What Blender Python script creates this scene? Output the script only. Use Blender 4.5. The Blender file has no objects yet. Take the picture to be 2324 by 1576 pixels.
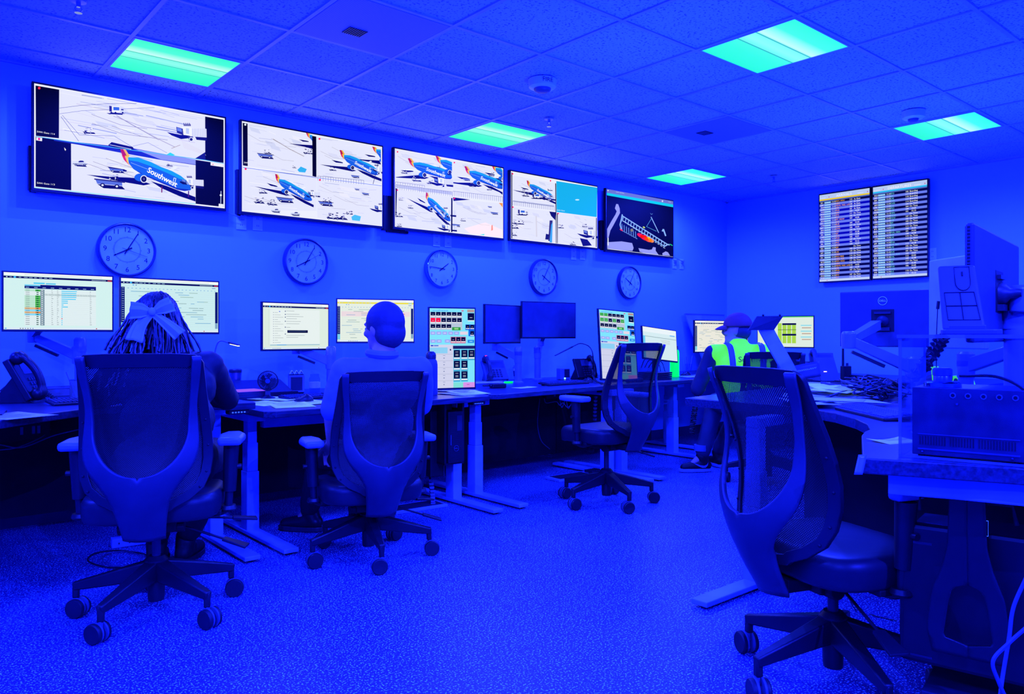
import bpy, bmesh, math, random
import numpy as np
from mathutils import Vector, Matrix, Euler, noise as mnoise
random.seed(7)
R = math.radians
PI = math.pi
sc = bpy.context.scene
col = sc.collection
# ---------------------------------------------------------------- survey of the room (metres); wall with the screens is Y=WY
F, CX, CY, YAW, EYE = 1735.0, 1184.0, 763.0, R(40.8), 1.12
WY, WX, ZC = 5.33, 7.85, 2.714
FW = Vector((math.sin(YAW), math.cos(YAW), 0)); RT = Vector((math.cos(YAW), -math.sin(YAW), 0))
EYEP = Vector((0, 0, EYE))

def at(px, py, x=None, y=None, z=None, d=None):
    v = FW + RT * ((px - CX) / F) + Vector((0, 0, (CY - py) / F))
    if x is not None: t = x / v.x
    elif y is not None: t = y / v.y
    elif z is not None: t = (z - EYE) / v.z
    else: t = d
    return EYEP + v * t

def lin(c):
    return tuple((v / 12.92 if v <= .04045 else ((v + .055) / 1.055) ** 2.4) for v in c[:3])

# ---------------------------------------------------------------- materials (all node based)
MATS = {}
def mat(name, c, rough=.5, metal=0., bump=0., bscale=200., var=.12, vscale=9., emit=None, es=0., trans=0., alpha=1., spec=.28, ior=1.45, coat=0.):
    if name in MATS: return MATS[name]
    m = bpy.data.materials.new(name); m.use_nodes = True
    nt = m.node_tree; N = nt.nodes; L = nt.links
    b = N['Principled BSDF']
    tc = N.new('ShaderNodeTexCoord'); nz = N.new('ShaderNodeTexNoise'); nz.inputs['Scale'].default_value = vscale
    L.new(tc.outputs['Object'], nz.inputs['Vector'])
    rp = N.new('ShaderNodeValToRGB')
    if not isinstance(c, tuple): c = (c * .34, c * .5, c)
    rp.color_ramp.elements[0].position = .3; rp.color_ramp.elements[1].position = .7
    rp.color_ramp.elements[0].color = tuple(v * (1 - var) for v in c) + (1,)
    rp.color_ramp.elements[1].color = tuple(min(1, v * (1 + var)) for v in c) + (1,)
    L.new(nz.outputs['Fac'], rp.inputs['Fac']); L.new(rp.outputs['Color'], b.inputs['Base Color'])
    b.inputs['Roughness'].default_value = rough; b.inputs['Metallic'].default_value = metal
    b.inputs['Specular IOR Level'].default_value = spec; b.inputs['IOR'].default_value = ior
    b.inputs['Transmission Weight'].default_value = trans; b.inputs['Alpha'].default_value = alpha
    b.inputs['Coat Weight'].default_value = coat
    if emit:
        b.inputs['Emission Color'].default_value = tuple(emit) + (1,); b.inputs['Emission Strength'].default_value = es
    if bump:
        n2 = N.new('ShaderNodeTexNoise'); n2.inputs['Scale'].default_value = bscale; n2.inputs['Detail'].default_value = 4
        L.new(tc.outputs['Object'], n2.inputs['Vector'])
        bp = N.new('ShaderNodeBump'); bp.inputs['Strength'].default_value = bump; bp.inputs['Distance'].default_value = .002
        L.new(n2.outputs['Fac'], bp.inputs['Height']); L.new(bp.outputs['Normal'], b.inputs['Normal'])
    MATS[name] = m
    return m

def speckle(name, base, dark, light, scale, t0, t1, rough=.6, bump=.1):
    m = mat(name, base, rough, bump=bump, bscale=scale * .8, var=.05, vscale=1.5)
    nt = m.node_tree; N = nt.nodes; L = nt.links; b = N['Principled BSDF']
    src = b.inputs['Base Color'].links[0].from_socket
    tc = [n for n in N if n.type == 'TEX_COORD'][0]
    a = N.new('ShaderNodeTexNoise'); a.inputs['Scale'].default_value = scale; a.inputs['Detail'].default_value = 1.5
    L.new(tc.outputs['Object'], a.inputs['Vector'])
    for (lo, hi, c, flip) in ((t0 - .03, t0, dark, True), (t1, t1 + .03, light, False)):
        r = N.new('ShaderNodeValToRGB'); r.color_ramp.elements[0].position = lo; r.color_ramp.elements[1].position = hi
        if flip:
            r.color_ramp.elements[0].color = (1, 1, 1, 1); r.color_ramp.elements[1].color = (0, 0, 0, 1)
        L.new(a.outputs['Fac'], r.inputs['Fac'])
        mx = N.new('ShaderNodeMixRGB'); mx.inputs[2].default_value = (c * .34, c * .5, c, 1) if not isinstance(c, tuple) else c + (1,)
        L.new(r.outputs['Color'], mx.inputs[0]); L.new(src, mx.inputs[1]); src = mx.outputs[0]
    L.new(src, b.inputs['Base Color'])
    return m

def wood(name, base, rough=.35):
    m = mat(name, base, rough, var=.1, vscale=3)
    nt = m.node_tree; N = nt.nodes; L = nt.links; b = N['Principled BSDF']
    tc = [n for n in N if n.type == 'TEX_COORD'][0]
    mp = N.new('ShaderNodeMapping'); mp.inputs['Scale'].default_value = (2, 40, 40); L.new(tc.outputs['Object'], mp.inputs['Vector'])
    nz = N.new('ShaderNodeTexNoise'); nz.inputs['Scale'].default_value = 2.5; nz.inputs['Detail'].default_value = 5; L.new(mp.outputs['Vector'], nz.inputs['Vector'])
    r = N.new('ShaderNodeValToRGB'); r.color_ramp.elements[0].color = (base * .2, base * .3, base * .6, 1); r.color_ramp.elements[1].color = (base * .4, base * .6, base * 1.4, 1)
    r.color_ramp.elements[0].position = .35; r.color_ramp.elements[1].position = .65
    L.new(nz.outputs['Fac'], r.inputs['Fac']); L.new(r.outputs['Color'], b.inputs['Base Color'])
    return m

def mesh_fabric(name, c, cell=260., open_=.5):
    m = bpy.data.materials.new(name); m.use_nodes = True
    nt = m.node_tree; N = nt.nodes; L = nt.links; b = N['Principled BSDF']; out = N['Material Output']
    b.inputs['Base Color'].default_value = (c, c, c, 1); b.inputs['Roughness'].default_value = .6
    tc = N.new('ShaderNodeTexCoord'); sp = N.new('ShaderNodeSeparateXYZ'); L.new(tc.outputs['Object'], sp.inputs[0])
    vals = []
    for i, s in ((0, 1), (2, 1)):
        mu = N.new('ShaderNodeMath'); mu.operation = 'MULTIPLY'; mu.inputs[1].default_value = cell * 2 * PI / 2
        L.new(sp.outputs[i], mu.inputs[0])
        sn = N.new('ShaderNodeMath'); sn.operation = 'SINE'; L.new(mu.outputs[0], sn.inputs[0]); vals.append(sn)
    pr = N.new('ShaderNodeMath'); pr.operation = 'MULTIPLY'; L.new(vals[0].outputs[0], pr.inputs[0]); L.new(vals[1].outputs[0], pr.inputs[1])
    gt = N.new('ShaderNodeMath'); gt.operation = 'GREATER_THAN'; gt.inputs[1].default_value = open_; L.new(pr.outputs[0], gt.inputs[0])
    tr = N.new('ShaderNodeBsdfTransparent'); mx = N.new('ShaderNodeMixShader')
    L.new(gt.outputs[0], mx.inputs[0]); L.new(b.outputs[0], mx.inputs[1]); L.new(tr.outputs[0], mx.inputs[2]); L.new(mx.outputs[0], out.inputs[0])
    MATS[name] = m
    return m

def clear(name, tint=(.9, .9, .95), k=.12, rough=.03):
    m = bpy.data.materials.new(name); m.use_nodes = True
    nt = m.node_tree; N = nt.nodes; L = nt.links; out = N['Material Output']
    N.remove(N['Principled BSDF'])
    tr = N.new('ShaderNodeBsdfTransparent'); tr.inputs[0].default_value = tint + (1,)
    gl = N.new('ShaderNodeBsdfGlossy'); gl.inputs['Roughness'].default_value = rough
    lw = N.new('ShaderNodeLayerWeight'); lw.inputs[0].default_value = k
    nz = N.new('ShaderNodeTexNoise'); nz.inputs['Scale'].default_value = 6
    bp = N.new('ShaderNodeBump'); bp.inputs['Strength'].default_value = .02; L.new(nz.outputs['Fac'], bp.inputs['Height']); L.new(bp.outputs['Normal'], gl.inputs['Normal'])
    mn = N.new('ShaderNodeMath'); mn.operation = 'MINIMUM'; mn.inputs[1].default_value = .22; L.new(lw.outputs['Fresnel'], mn.inputs[0]); mx = N.new('ShaderNodeMixShader'); L.new(mn.outputs[0], mx.inputs[0]); L.new(tr.outputs[0], mx.inputs[1]); L.new(gl.outputs[0], mx.inputs[2])
    L.new(mx.outputs[0], out.inputs[0]); MATS[name] = m
    return m

M_black = mat('black_plastic', .012, .38)
M_blk2 = mat('matte_black_plastic', .006, .6)
M_chair = mat('dark_chair_nylon', .013, .38, bump=.15, bscale=900)
M_yoke = mat('grey_chair_shell', .040, .42, bump=.1, bscale=900)
M_pad = mat('grey_arm_pad', .30, .35)
M_seat = mat('dark_vinyl_seat', .017, .42, bump=.1, bscale=500)
M_mesh = mesh_fabric('chair_mesh', .006)
M_tire = mat('caster_rubber', .016, .5)
M_ring = mat('caster_ring', .12, .4)
M_white = mat('white_painted_metal', .5, .35)
M_silver = mat('silver_plastic', .30, .32, spec=.6)
M_silver2 = mat('silver_back_plastic', .115, .38)
M_dgrey = mat('dark_grey_plastic', .032, .4)
M_desk = wood('desk_laminate', .045, .3)
M_edge = wood('desk_edge_band', .035, .4)
M_under = mat('black_panel_fabric', .006, .9, bump=.2, bscale=400)
M_paper = mat('paper', (.5, .55, .6), .7, var=.05)
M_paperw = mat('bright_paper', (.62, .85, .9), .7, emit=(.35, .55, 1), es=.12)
M_cable = mat('black_cable', .015, .45)
M_cablew = mat('white_cable', .25, .45)
M_chrome = mat('chrome', .6, .12, metal=1.)
M_steel = mat('brushed_steel', .35, .3, metal=.9)
M_green = mat('fluorescent_green_paint', (.003, .4, .003), .4, emit=(.0, 1., .17), es=.9, spec=.2)  # emission added: the green glows though it is no lamp
M_vest = mat('fluorescent_vest_fabric', (.05, .5, .01), .8, bump=.3, bscale=200, emit=(.11, 1., .06), es=.8, spec=.1)  # self-glow put in by emission; the vest is no light source
M_reflect = mat('vest_reflective_tape', .25, .4)
M_clear = clear('clear_acrylic', (.86, .88, .96), .12)
M_glass = clear('clock_glass', (.92, .94, 1.), .08, .02)
M_skin = mat('skin', (.36, .20, .17), .55)
M_skin2 = mat('dark_skin', (.12, .07, .05), .5)
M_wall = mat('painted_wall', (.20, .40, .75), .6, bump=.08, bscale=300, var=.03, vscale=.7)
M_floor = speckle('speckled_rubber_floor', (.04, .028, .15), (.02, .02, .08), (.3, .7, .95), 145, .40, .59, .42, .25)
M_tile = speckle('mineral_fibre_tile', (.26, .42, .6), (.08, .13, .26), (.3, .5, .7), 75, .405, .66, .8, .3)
M_grid = mat('ceiling_grid_metal', .62, .4)
M_ink = mat('printed_ink', .01, .6)
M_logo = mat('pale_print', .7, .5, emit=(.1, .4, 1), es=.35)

# ---------------------------------------------------------------- mesh collector
class MB:
    def __init__(s): s.v = []; s.f = []; s.M = Matrix.Identity(4)
    def add(s, vs, fs):
        n = len(s.v); s.v += [s.M @ Vector(v) for v in vs]; s.f += [tuple(i + n for i in f) for f in fs]; return s
    def box(s, x0, x1, y0, y1, z0, z1, taper=1.):
        cx, cy = (x0 + x1) / 2, (y0 + y1) / 2
        t = [(cx + (x - cx) * taper, cy + (y - cy) * taper, z1) for x, y in ((x0, y0), (x1, y0), (x1, y1), (x0, y1))]
        return s.add([(x0, y0, z0), (x1, y0, z0), (x1, y1, z0), (x0, y1, z0)] + t, [(3, 2, 1, 0), (4, 5, 6, 7), (0, 1, 5, 4), (1, 2, 6, 5), (2, 3, 7, 6), (3, 0, 4, 7)])
    def cbox(s, c, sz): return s.box(c[0] - sz[0] / 2, c[0] + sz[0] / 2, c[1] - sz[1] / 2, c[1] + sz[1] / 2, c[2] - sz[2] / 2, c[2] + sz[2] / 2)
    def bar(s, p0, p1, w, h, w1=None, h1=None, up=(0, 0, 1)):
        p0, p1 = Vector(p0), Vector(p1); d = (p1 - p0).normalized(); u = Vector(up)
        if abs(d.dot(u)) > .99: u = Vector((0, 1, 0))
        r = d.cross(u).normalized(); u = r.cross(d).normalized(); w1 = w if w1 is None else w1; h1 = h if h1 is None else h1
        vs = [p + r * a * ww / 2 + u * b * hh / 2 for p, ww, hh in ((p0, w, h), (p1, w1, h1)) for a, b in ((-1, -1), (1, -1), (1, 1), (-1, 1))]
        return s.add(vs, [(0, 1, 2, 3), (7, 6, 5, 4), (1, 0, 4, 5), (2, 1, 5, 6), (3, 2, 6, 7), (0, 3, 7, 4)])
    def tube(s, pts, r, n=8, r1=None, closed=False):
        pts = [Vector(p) for p in pts]; k = len(pts); vs = []; fs = []; pu = None
        for i, p in enumerate(pts):
            if closed: d = pts[(i + 1) % k] - pts[i - 1]
            else: d = pts[min(i + 1, k - 1)] - pts[max(i - 1, 0)]
            if d.length < 1e-9: d = Vector((0, 0, 1))
            d.normalize()
            u = pu if pu else (Vector((0, 0, 1)) if abs(d.z) < .9 else Vector((1, 0, 0)))
            u = (u - d * u.dot(d))
            if u.length < 1e-6: u = d.orthogonal()
            u.normalize(); pu = u; w = d.cross(u)
            rr = (r[i] if isinstance(r, (list, tuple)) else (r if r1 is None else r + (r1 - r) * i / (k - 1)))
            vs += [p + (u * math.cos(a) + w * math.sin(a)) * rr for a in [2 * PI * j / n for j in range(n)]]
        for i in range(k if closed else k - 1):
            a, b = i * n, ((i + 1) % k) * n
            fs += [(a + j, a + (j + 1) % n, b + (j + 1) % n, b + j) for j in range(n)]
        if not closed: fs += [tuple(range(n - 1, -1, -1)), tuple(range((k - 1) * n, k * n))]
        return s.add(vs, fs)
    def lathe(s, prof, c=(0, 0, 0), n=24, axis=None):
        vs = []; fs = []; k = len(prof); Q = Matrix.Identity(3)
        if axis is not None: Q = Vector((0, 0, 1)).rotation_difference(Vector(axis)).to_matrix()
        c = Vector(c)
        for (r, z) in prof: vs += [c + Q @ Vector((r * math.cos(2 * PI * j / n), r * math.sin(2 * PI * j / n), z)) for j in range(n)]
        for i in range(k - 1): fs += [(i * n + j, i * n + (j + 1) % n, (i + 1) * n + (j + 1) % n, (i + 1) * n + j) for j in range(n)]
        fs += [tuple(range(n - 1, -1, -1)), tuple(range((k - 1) * n, k * n))]
        return s.add(vs, fs)
    def cyl(s, c, r, z0, z1, n=20, axis=None): return s.lathe([(r, z0), (r, z1)], c, n, axis)
    def prism(s, poly, z0, z1):
        n = len(poly)
        return s.add([(x, y, z0) for x, y in poly] + [(x, y, z1) for x, y in poly], [tuple(range(n - 1, -1, -1)), tuple(range(n, 2 * n))] + [(i, (i + 1) % n, (i + 1) % n + n, i + n) for i in range(n)])
    def ball(s, c, r, n=12, m=8, Q=None):
        if not isinstance(r, (tuple, list)): r = (r, r, r)
        c = Vector(c); vs = []; fs = []
        P = lambda v: c + ((Q @ v) if Q else v)
        vs.append(P(Vector((0, 0, -r[2]))))
        for i in range(1, m):
            t = -PI / 2 + PI * i / m
            vs += [P(Vector((r[0] * math.cos(t) * math.cos(2 * PI * j / n), r[1] * math.cos(t) * math.sin(2 * PI * j / n), r[2] * math.sin(t)))) for j in range(n)]
        vs.append(P(Vector((0, 0, r[2])))); top = len(vs) - 1
        fs += [(0, 1 + (j + 1) % n, 1 + j) for j in range(n)]
        for i in range(m - 2): fs += [(1 + i * n + j, 1 + i * n + (j + 1) % n, 1 + (i + 1) * n + (j + 1) % n, 1 + (i + 1) * n + j) for j in range(n)]
        b = 1 + (m - 2) * n; fs += [(b + j, b + (j + 1) % n, top) for j in range(n)]
        return s.add(vs, fs)
    def cone2(s, p0, r0, p1, r1, n=14):
        s.ball(p0, r0, n, 8); s.ball(p1, r1, n, 8); return s.tube([p0, p1], [r0, r1], n)
    def grid(s, fn, nu, nv, closed_u=False):
        vs = [fn(i / nu, j / nv) for j in range(nv + 1) for i in range(nu + 1)]; w = nu + 1
        return s.add(vs, [(j * w + i, j * w + i + 1, (j + 1) * w + i + 1, (j + 1) * w + i) for j in range(nv) for i in range(nu)])
    def build(s, name, m, parent=None, smooth=False, bevel=0, loc=None, rot=None, solid=0, sub=0):
        me = bpy.data.meshes.new(name); me.from_pydata([tuple(v) for v in s.v], [], s.f); me.validate(); me.update()
        if smooth:
            me.polygons.foreach_set('use_smooth', [True] * len(me.polygons))
            try: me.set_sharp_from_angle(angle=R(40))
            except Exception: pass
        me.materials.append(m); o = bpy.data.objects.new(name, me); col.objects.link(o)
        if parent: o.parent = parent
        if loc is not None: o.location = loc
        if rot is not None: o.rotation_euler = rot
        if solid: q = o.modifiers.new('s', 'SOLIDIFY'); q.thickness = solid; q.offset = 0
        if bevel: q = o.modifiers.new('b', 'BEVEL'); q.width = bevel; q.segments = 2; q.limit_method = 'ANGLE'
        if sub: q = o.modifiers.new('u', 'SUBSURF'); q.levels = sub; q.render_levels = sub
        return o

def tag(o, label, cat, group=None, kind=None):
    if label: o['label'] = label
    if cat: o['category'] = cat
    if group: o['group'] = group
    if kind: o['kind'] = kind
    return o
def thing(name, label, cat, loc=(0, 0, 0), rz=0., group=None, rot=None):
    o = bpy.data.objects.new(name, None); o.empty_display_size = .1; col.objects.link(o)
    o.location = loc; o.rotation_euler = rot if rot else (0, 0, rz)
    return tag(o, label, cat, group)
def struct(name, mb, m, **k):
    o = mb.build(name, m, **k); o['kind'] = 'structure'; return o
def arc(pts, n=12):
    """smooth curve through points (Catmull-Rom)"""
    pts = [Vector(p) for p in pts]; P = [pts[0] * 2 - pts[1]] + pts + [pts[-1] * 2 - pts[-2]]; out = []
    for i in range(1, len(P) - 2):
        for k in range(n):
            t = k / n; a, b, c, d = P[i - 1], P[i], P[i + 1], P[i + 2]
            out.append(.5 * ((2 * b) + (c - a) * t + (2 * a - 5 * b + 4 * c - d) * t * t + (3 * b - a - 3 * c + d) * t ** 3))
    out.append(pts[-1]); return out
def interp(tab, x):
    xs = [a for a, b in tab]; ys = [b for a, b in tab]
    return float(np.interp(x, xs, ys))
def sinterp(tab, x):
    """smooth interpolation of a small table"""
    s = 0; h = .02
    for k in (-2, -1, 0, 1, 2): s += interp(tab, x + k * h)
    return s / 5
def rrect(w, h, r, n=5, cx=0, cy=0):
    o = []
    for (sx, sy, a0) in ((1, 1, 0), (-1, 1, 90), (-1, -1, 180), (1, -1, 270)):
        for k in range(n + 1):
            a = R(a0 + 90 * k / n); o.append((cx + sx * (w / 2 - r) + r * math.cos(a), cy + sy * (h / 2 - r) + r * math.sin(a)))
    return o

# ---------------------------------------------------------------- flat pictures on screens
def screen_mat(name, k=1.0):
    m = bpy.data.materials.new(name); m.use_nodes = True; nt = m.node_tree; N = nt.nodes; L = nt.links
    b = N['Principled BSDF']; a = N.new('ShaderNodeAttribute'); a.attribute_name = 'Col'
    b.inputs['Base Color'].default_value = (.002, .002, .002, 1); b.inputs['Roughness'].default_value = .7; b.inputs['Specular IOR Level'].default_value = .05
    b.inputs['Emission Strength'].default_value = k; L.new(a.outputs['Color'], b.inputs['Emission Color'])
    return m
M_screen = screen_mat('lit_screen', 1.0)
M_print = None
PENDING = []
class Canvas:
    def __init__(s, W, H, quad=None):
        s.W, s.H = W, H; s.p = []; s.t = []; s.step = .0003
        if quad:
            A = []; B = []
            for (x, y), (u, v) in zip(quad, ((0, 0), (1, 0), (1, 1), (0, 1))):
                A.append([x, y, 1, 0, 0, 0, -u * x, -u * y]); B.append(u); A.append([0, 0, 0, x, y, 1, -v * x, -v * y]); B.append(v)
            s.h = np.linalg.solve(np.array(A, float), np.array(B, float))
    def m(s, p):
        h = s.h; x, y = p; w = h[6] * x + h[7] * y + 1
        return ((h[0] * x + h[1] * y + h[2]) / w, (h[3] * x + h[4] * y + h[5]) / w)
    def uvpoly(s, uv, c, L=1): s.p.append(([(u, v) for u, v in uv], c, L))
    def uv(s, u0, v0, u1, v1, c, L=1): s.uvpoly([(u0, v0), (u1, v0), (u1, v1), (u0, v1)], c, L)
    def poly(s, pts, c, L=1): s.uvpoly([s.m(p) for p in pts], c, L)
    def line(s, pts, w, c, L=1):
        for a, b in zip(pts, pts[1:]):
            dx, dy = b[0] - a[0], b[1] - a[1]; l = math.hypot(dx, dy) or 1; nx, ny = -dy / l * w / 2, dx / l * w / 2
            s.poly([(a[0] + nx, a[1] + ny), (b[0] + nx, b[1] + ny), (b[0] - nx, b[1] - ny), (a[0] - nx, a[1] - ny)], c, L)
    def ell(s, cx, cy, rx, ry, c, L=1, rot=0, n=18):
        ca, sa = math.cos(rot), math.sin(rot)
        s.poly([(cx + rx * math.cos(t) * ca - ry * math.sin(t) * sa, cy + rx * math.cos(t) * sa + ry * math.sin(t) * ca) for t in [2 * PI * k / n for k in range(n)]], c, L)
    def text(s, str_, x, y, h, c, L=5, ang=0, sx=1., align='LEFT'): s.t.append((str_, x, y, h, c, L, ang, sx, align, True, 1))
    def tuv(s, str_, u, v, h, c, L=5, sx=1., align='LEFT', ls=1.): s.t.append((str_, u, v, h, c, L, 0, sx, align, False, ls))
    def place(s, name, parent, y=-.0012, z0=0., mtl=None, x0=0.):
        me = bpy.data.meshes.new(name); o = bpy.data.objects.new(name, me); col.objects.link(o); o.parent = parent; me.materials.append(mtl or M_screen)
        PENDING.append((s, o, y, z0, x0)); return o
def flush_canvases():
    tmp = []
    for s, o, y, z0, x0 in PENDING:
        for t in s.t:
            cu = bpy.data.curves.new('t', 'FONT'); cu.body = t[0]; cu.resolution_u = 2; cu.align_x = t[8]; cu.space_line = t[10]; cu.fill_mode = 'FRONT'
            ob = bpy.data.objects.new('t', cu); col.objects.link(ob); tmp.append(ob)
    dg = bpy.context.evaluated_depsgraph_get(); dg.update(); k = 0
    for s, o, y, z0, x0 in PENDING:
        V = []; Fc = []; C = []
        def put(uvs, faces, c, L):
            n = len(V); V.extend([((u - .5) * s.W + x0, y - L * s.step, (.5 - v) * s.H + z0) for u, v in uvs])
            for f in faces: Fc.append(tuple(i + n for i in f)); C.append(lin(c) + (1,))
        for uv, c, L in s.p:
            if max(p[0] for p in uv) < 0 or min(p[0] for p in uv) > 1: continue
            uv = [(min(max(u, 0), 1), min(max(v, 0), 1)) for u, v in uv]
            put(uv, [tuple(range(len(uv)))], c, L)
        for (st, x, yy, h, c, L, ang, sx, al, px, ls) in s.t:
            me = bpy.data.meshes.new_from_object(tmp[k].evaluated_get(dg)); k += 1
            if not me or not me.vertices: continue
            ca, sa = math.cos(ang), math.sin(ang); uvs = []
            for v in me.vertices:
                a, b = v.co.x * h * sx * 1.4, v.co.y * h * 1.4
                if px: uvs.append(s.m((x + a * ca + b * sa, yy + a * sa - b * ca)))
                else: uvs.append((x + a * s.H / s.W, yy - b))
            uvs = [(min(max(u, 0), 1), min(max(v, 0), 1)) for u, v in uvs]
            put(uvs, [tuple(p.vertices) for p in me.polygons], c, L)
            bpy.data.meshes.remove(me)
        me = o.data; me.from_pydata(V, [], Fc)
        at_ = me.color_attributes.new('Col', 'FLOAT_COLOR', 'CORNER')
        buf = []
        for i, f in enumerate(Fc): buf += list(C[i]) * len(f)
        at_.data.foreach_set('color', buf); me.update()
    for ob in tmp:
        cu = ob.data; bpy.data.objects.remove(ob); bpy.data.curves.remove(cu)

def text_mesh(str_, h, name, m, parent, loc, rot=(0, 0, 0), align='CENTER', sx=1., kern=1.):
    """one line of raised lettering turned into a mesh"""
    cu = bpy.data.curves.new('t', 'FONT'); cu.body = str_; cu.resolution_u = 3; cu.align_x = align; cu.align_y = 'CENTER'; cu.extrude = .0004 / h; cu.space_character = kern
    ob = bpy.data.objects.new('t', cu); col.objects.link(ob)
    dg = bpy.context.evaluated_depsgraph_get(); dg.update(); me = bpy.data.meshes.new_from_object(ob.evaluated_get(dg))
    for v in me.vertices: v.co.x *= h * 1.4 * sx; v.co.y *= h * 1.4; v.co.z *= h
    bpy.data.objects.remove(ob); bpy.data.curves.remove(cu)
    me.name = name; me.materials.clear(); me.materials.append(m); o = bpy.data.objects.new(name, me); col.objects.link(o)
    if parent: o.parent = parent
    o.location = loc; o.rotation_euler = rot; return o
LAMP_E = 900; UP_E = 220
# ================================================================ the room
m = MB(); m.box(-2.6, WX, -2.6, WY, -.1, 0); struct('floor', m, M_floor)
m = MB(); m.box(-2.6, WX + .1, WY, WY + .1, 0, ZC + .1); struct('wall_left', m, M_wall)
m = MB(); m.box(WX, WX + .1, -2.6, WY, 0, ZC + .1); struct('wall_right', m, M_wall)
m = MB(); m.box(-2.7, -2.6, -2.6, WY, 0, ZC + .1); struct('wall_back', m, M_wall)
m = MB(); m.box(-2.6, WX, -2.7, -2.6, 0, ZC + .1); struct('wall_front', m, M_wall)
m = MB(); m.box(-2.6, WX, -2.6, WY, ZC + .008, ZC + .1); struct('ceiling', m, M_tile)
M_base = mat('baseboard_vinyl', .10, .5)
m = MB(); m.box(-2.6, WX - .012, WY - .012, WY, 0, .1); struct('baseboard_left', m, M_base)
m = MB(); m.box(WX - .012, WX, -2.6, WY - .012, 0, .1); struct('baseboard_right', m, M_base)
T = .6096; GX, GY = 1.0875, 4.4275
m = MB()
for k in range(-7, 13):
    x = GX + k * T
    if -2.6 < x < WX: m.box(x - .011, x + .011, -2.6, WY, ZC, ZC + .012)
for k in range(-12, 2):
    y = GY + k * T
    if -2.6 < y < WY: m.box(-2.6, WX, y - .011, y + .011, ZC + .0005, ZC + .0125)
m.box(-2.6, WX, WY - .022, WY, ZC - .001, ZC + .012); m.box(WX - .022, WX, -2.6, WY, ZC - .001, ZC + .012)
struct('trim_1', m, M_grid)['label'] = 'pale metal grid bars of the tiled ceiling'

def diffuser_mat():
    mm = bpy.data.materials.new('green_diffuser'); mm.use_nodes = True; nt = mm.node_tree; N = nt.nodes; L = nt.links; b = N['Principled BSDF']
    tc = N.new('ShaderNodeTexCoord'); sp = N.new('ShaderNodeSeparateXYZ'); L.new(tc.outputs['Object'], sp.inputs[0])
    mr = N.new('ShaderNodeMapRange'); mr.inputs[1].default_value = -.28; mr.inputs[2].default_value = .28; L.new(sp.outputs[1], mr.inputs[0])
    rp = N.new('ShaderNodeValToRGB'); cr = rp.color_ramp
    stops = [(0, (.03, 1, .50)), (.2, (.06, 1, .6)), (.36, (.55, 1, .82)), (.385, (.30, 1, .66)), (.39, (.02, .45, .33)), (.40, (.02, .55, .42)), (.405, (.20, 1, .70)), (.5, (.26, 1, .74)), (.585, (.14, 1, .66)),
             (.59, (.02, .45, .33)), (.60, (.02, .5, .4)), (.605, (.06, 1, .58)), (.75, (.035, 1, .55)), (1, (.02, .98, .50))]
    while len(cr.elements) < len(stops): cr.elements.new(.5)
    for e, (p, c) in zip(cr.elements, stops): e.position = p; e.color = c + (1,)
    L.new(mr.outputs[0], rp.inputs[0]); L.new(rp.outputs[0], b.inputs['Emission Color']); b.inputs['Emission Strength'].default_value = 1.0
    b.inputs['Base Color'].default_value = (.02, .02, .02, 1); b.inputs['Specular IOR Level'].default_value = .1
    return mm
M_diff = diffuser_mat()
LP = [(0, 0, 'square green-glowing ceiling light above the largest wall screen, leftmost of five'),
      (1, 0, 'square green-glowing ceiling light above the third wall screen and third clock'),
      (2, 0, 'small green-glowing ceiling light nearest the far room corner, above the map screen'),
      (1, 1, 'largest nearest green-glowing ceiling light, upper right with two dark dividing lines'),
      (2, 1, 'green-glowing ceiling light at far right, beside the round smoke detector')]
for i, j, lab in LP:
    cx, cy = 1.11 + i * 4 * T + .2826, 4.45 - j * 4 * T + .2826
    t = thing('ceiling_light', lab, 'light', (cx, cy, ZC), 0, 'green ceiling light panels')
    m = MB(); s = .2935
    for a in ((-s, s, -s, -.2826), (-s, s, .2826, s), (-s, -.2826, -.2826, .2826), (.2826, s, -.2826, .2826)): m.box(*a, -.0015, .008)
    m.build('frame', M_grid, t)
    m = MB(); m.box(-.2826, .2826, -.2826, .2826, .002, .008); m.build('diffuser', M_diff, t)

# perforated return-air panels
M_vent = mat('vent_panel_metal', .42, .5)
def vent_mat():
    mm = mat('perforated_vent', .40, .5); nt = mm.node_tree; N = nt.nodes; L = nt.links; b = N['Principled BSDF']
    v = N.new('ShaderNodeTexVoronoi'); v.inputs['Scale'].default_value = 95; v.inputs['Randomness'].default_value = 0
    tc = [n for n in N if n.type == 'TEX_COORD'][0]; L.new(tc.outputs['Object'], v.inputs['Vector'])
    r = N.new('ShaderNodeValToRGB'); r.color_ramp.elements[0].position = .25; r.color_ramp.elements[1].position = .35
    r.color_ramp.elements[0].color = (.03, .06, .15, 1); r.color_ramp.elements[1].color = (.14, .22, .5, 1)
    L.new(v.outputs['Distance'], r.inputs[0]); L.new(r.outputs[0], b.inputs['Base Color']); return mm
M_perf = vent_mat()
def cell(px, py):
    p = at(px, py, z=ZC); i = math.floor((p.x - GX) / T); j = math.floor((p.y - GY) / T); return GX + (i + .5) * T, GY + (j + .5) * T
for (px, py, lab) in ((850, 60, 'perforated square air return panel in the ceiling, nearer one at top left'),
                      (1630, 296, 'perforated square air return panel in the ceiling, farther one between two lights')):
    cx, cy = cell(px, py); t = thing('ceiling_vent', lab, 'vent', (cx, cy, ZC), 0, 'perforated ceiling air panels')
    m = MB(); m.box(-.29, .29, -.29, .29, -.001, .006); m.build('perforated_panel', M_perf, t)
    m = MB()
    for k in range(9): m.box(-.10 + k * .012, -.094 + k * .012, .04, .13, -.006, -.0005)
    m.build('louvre', M_dgrey, t)

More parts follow.
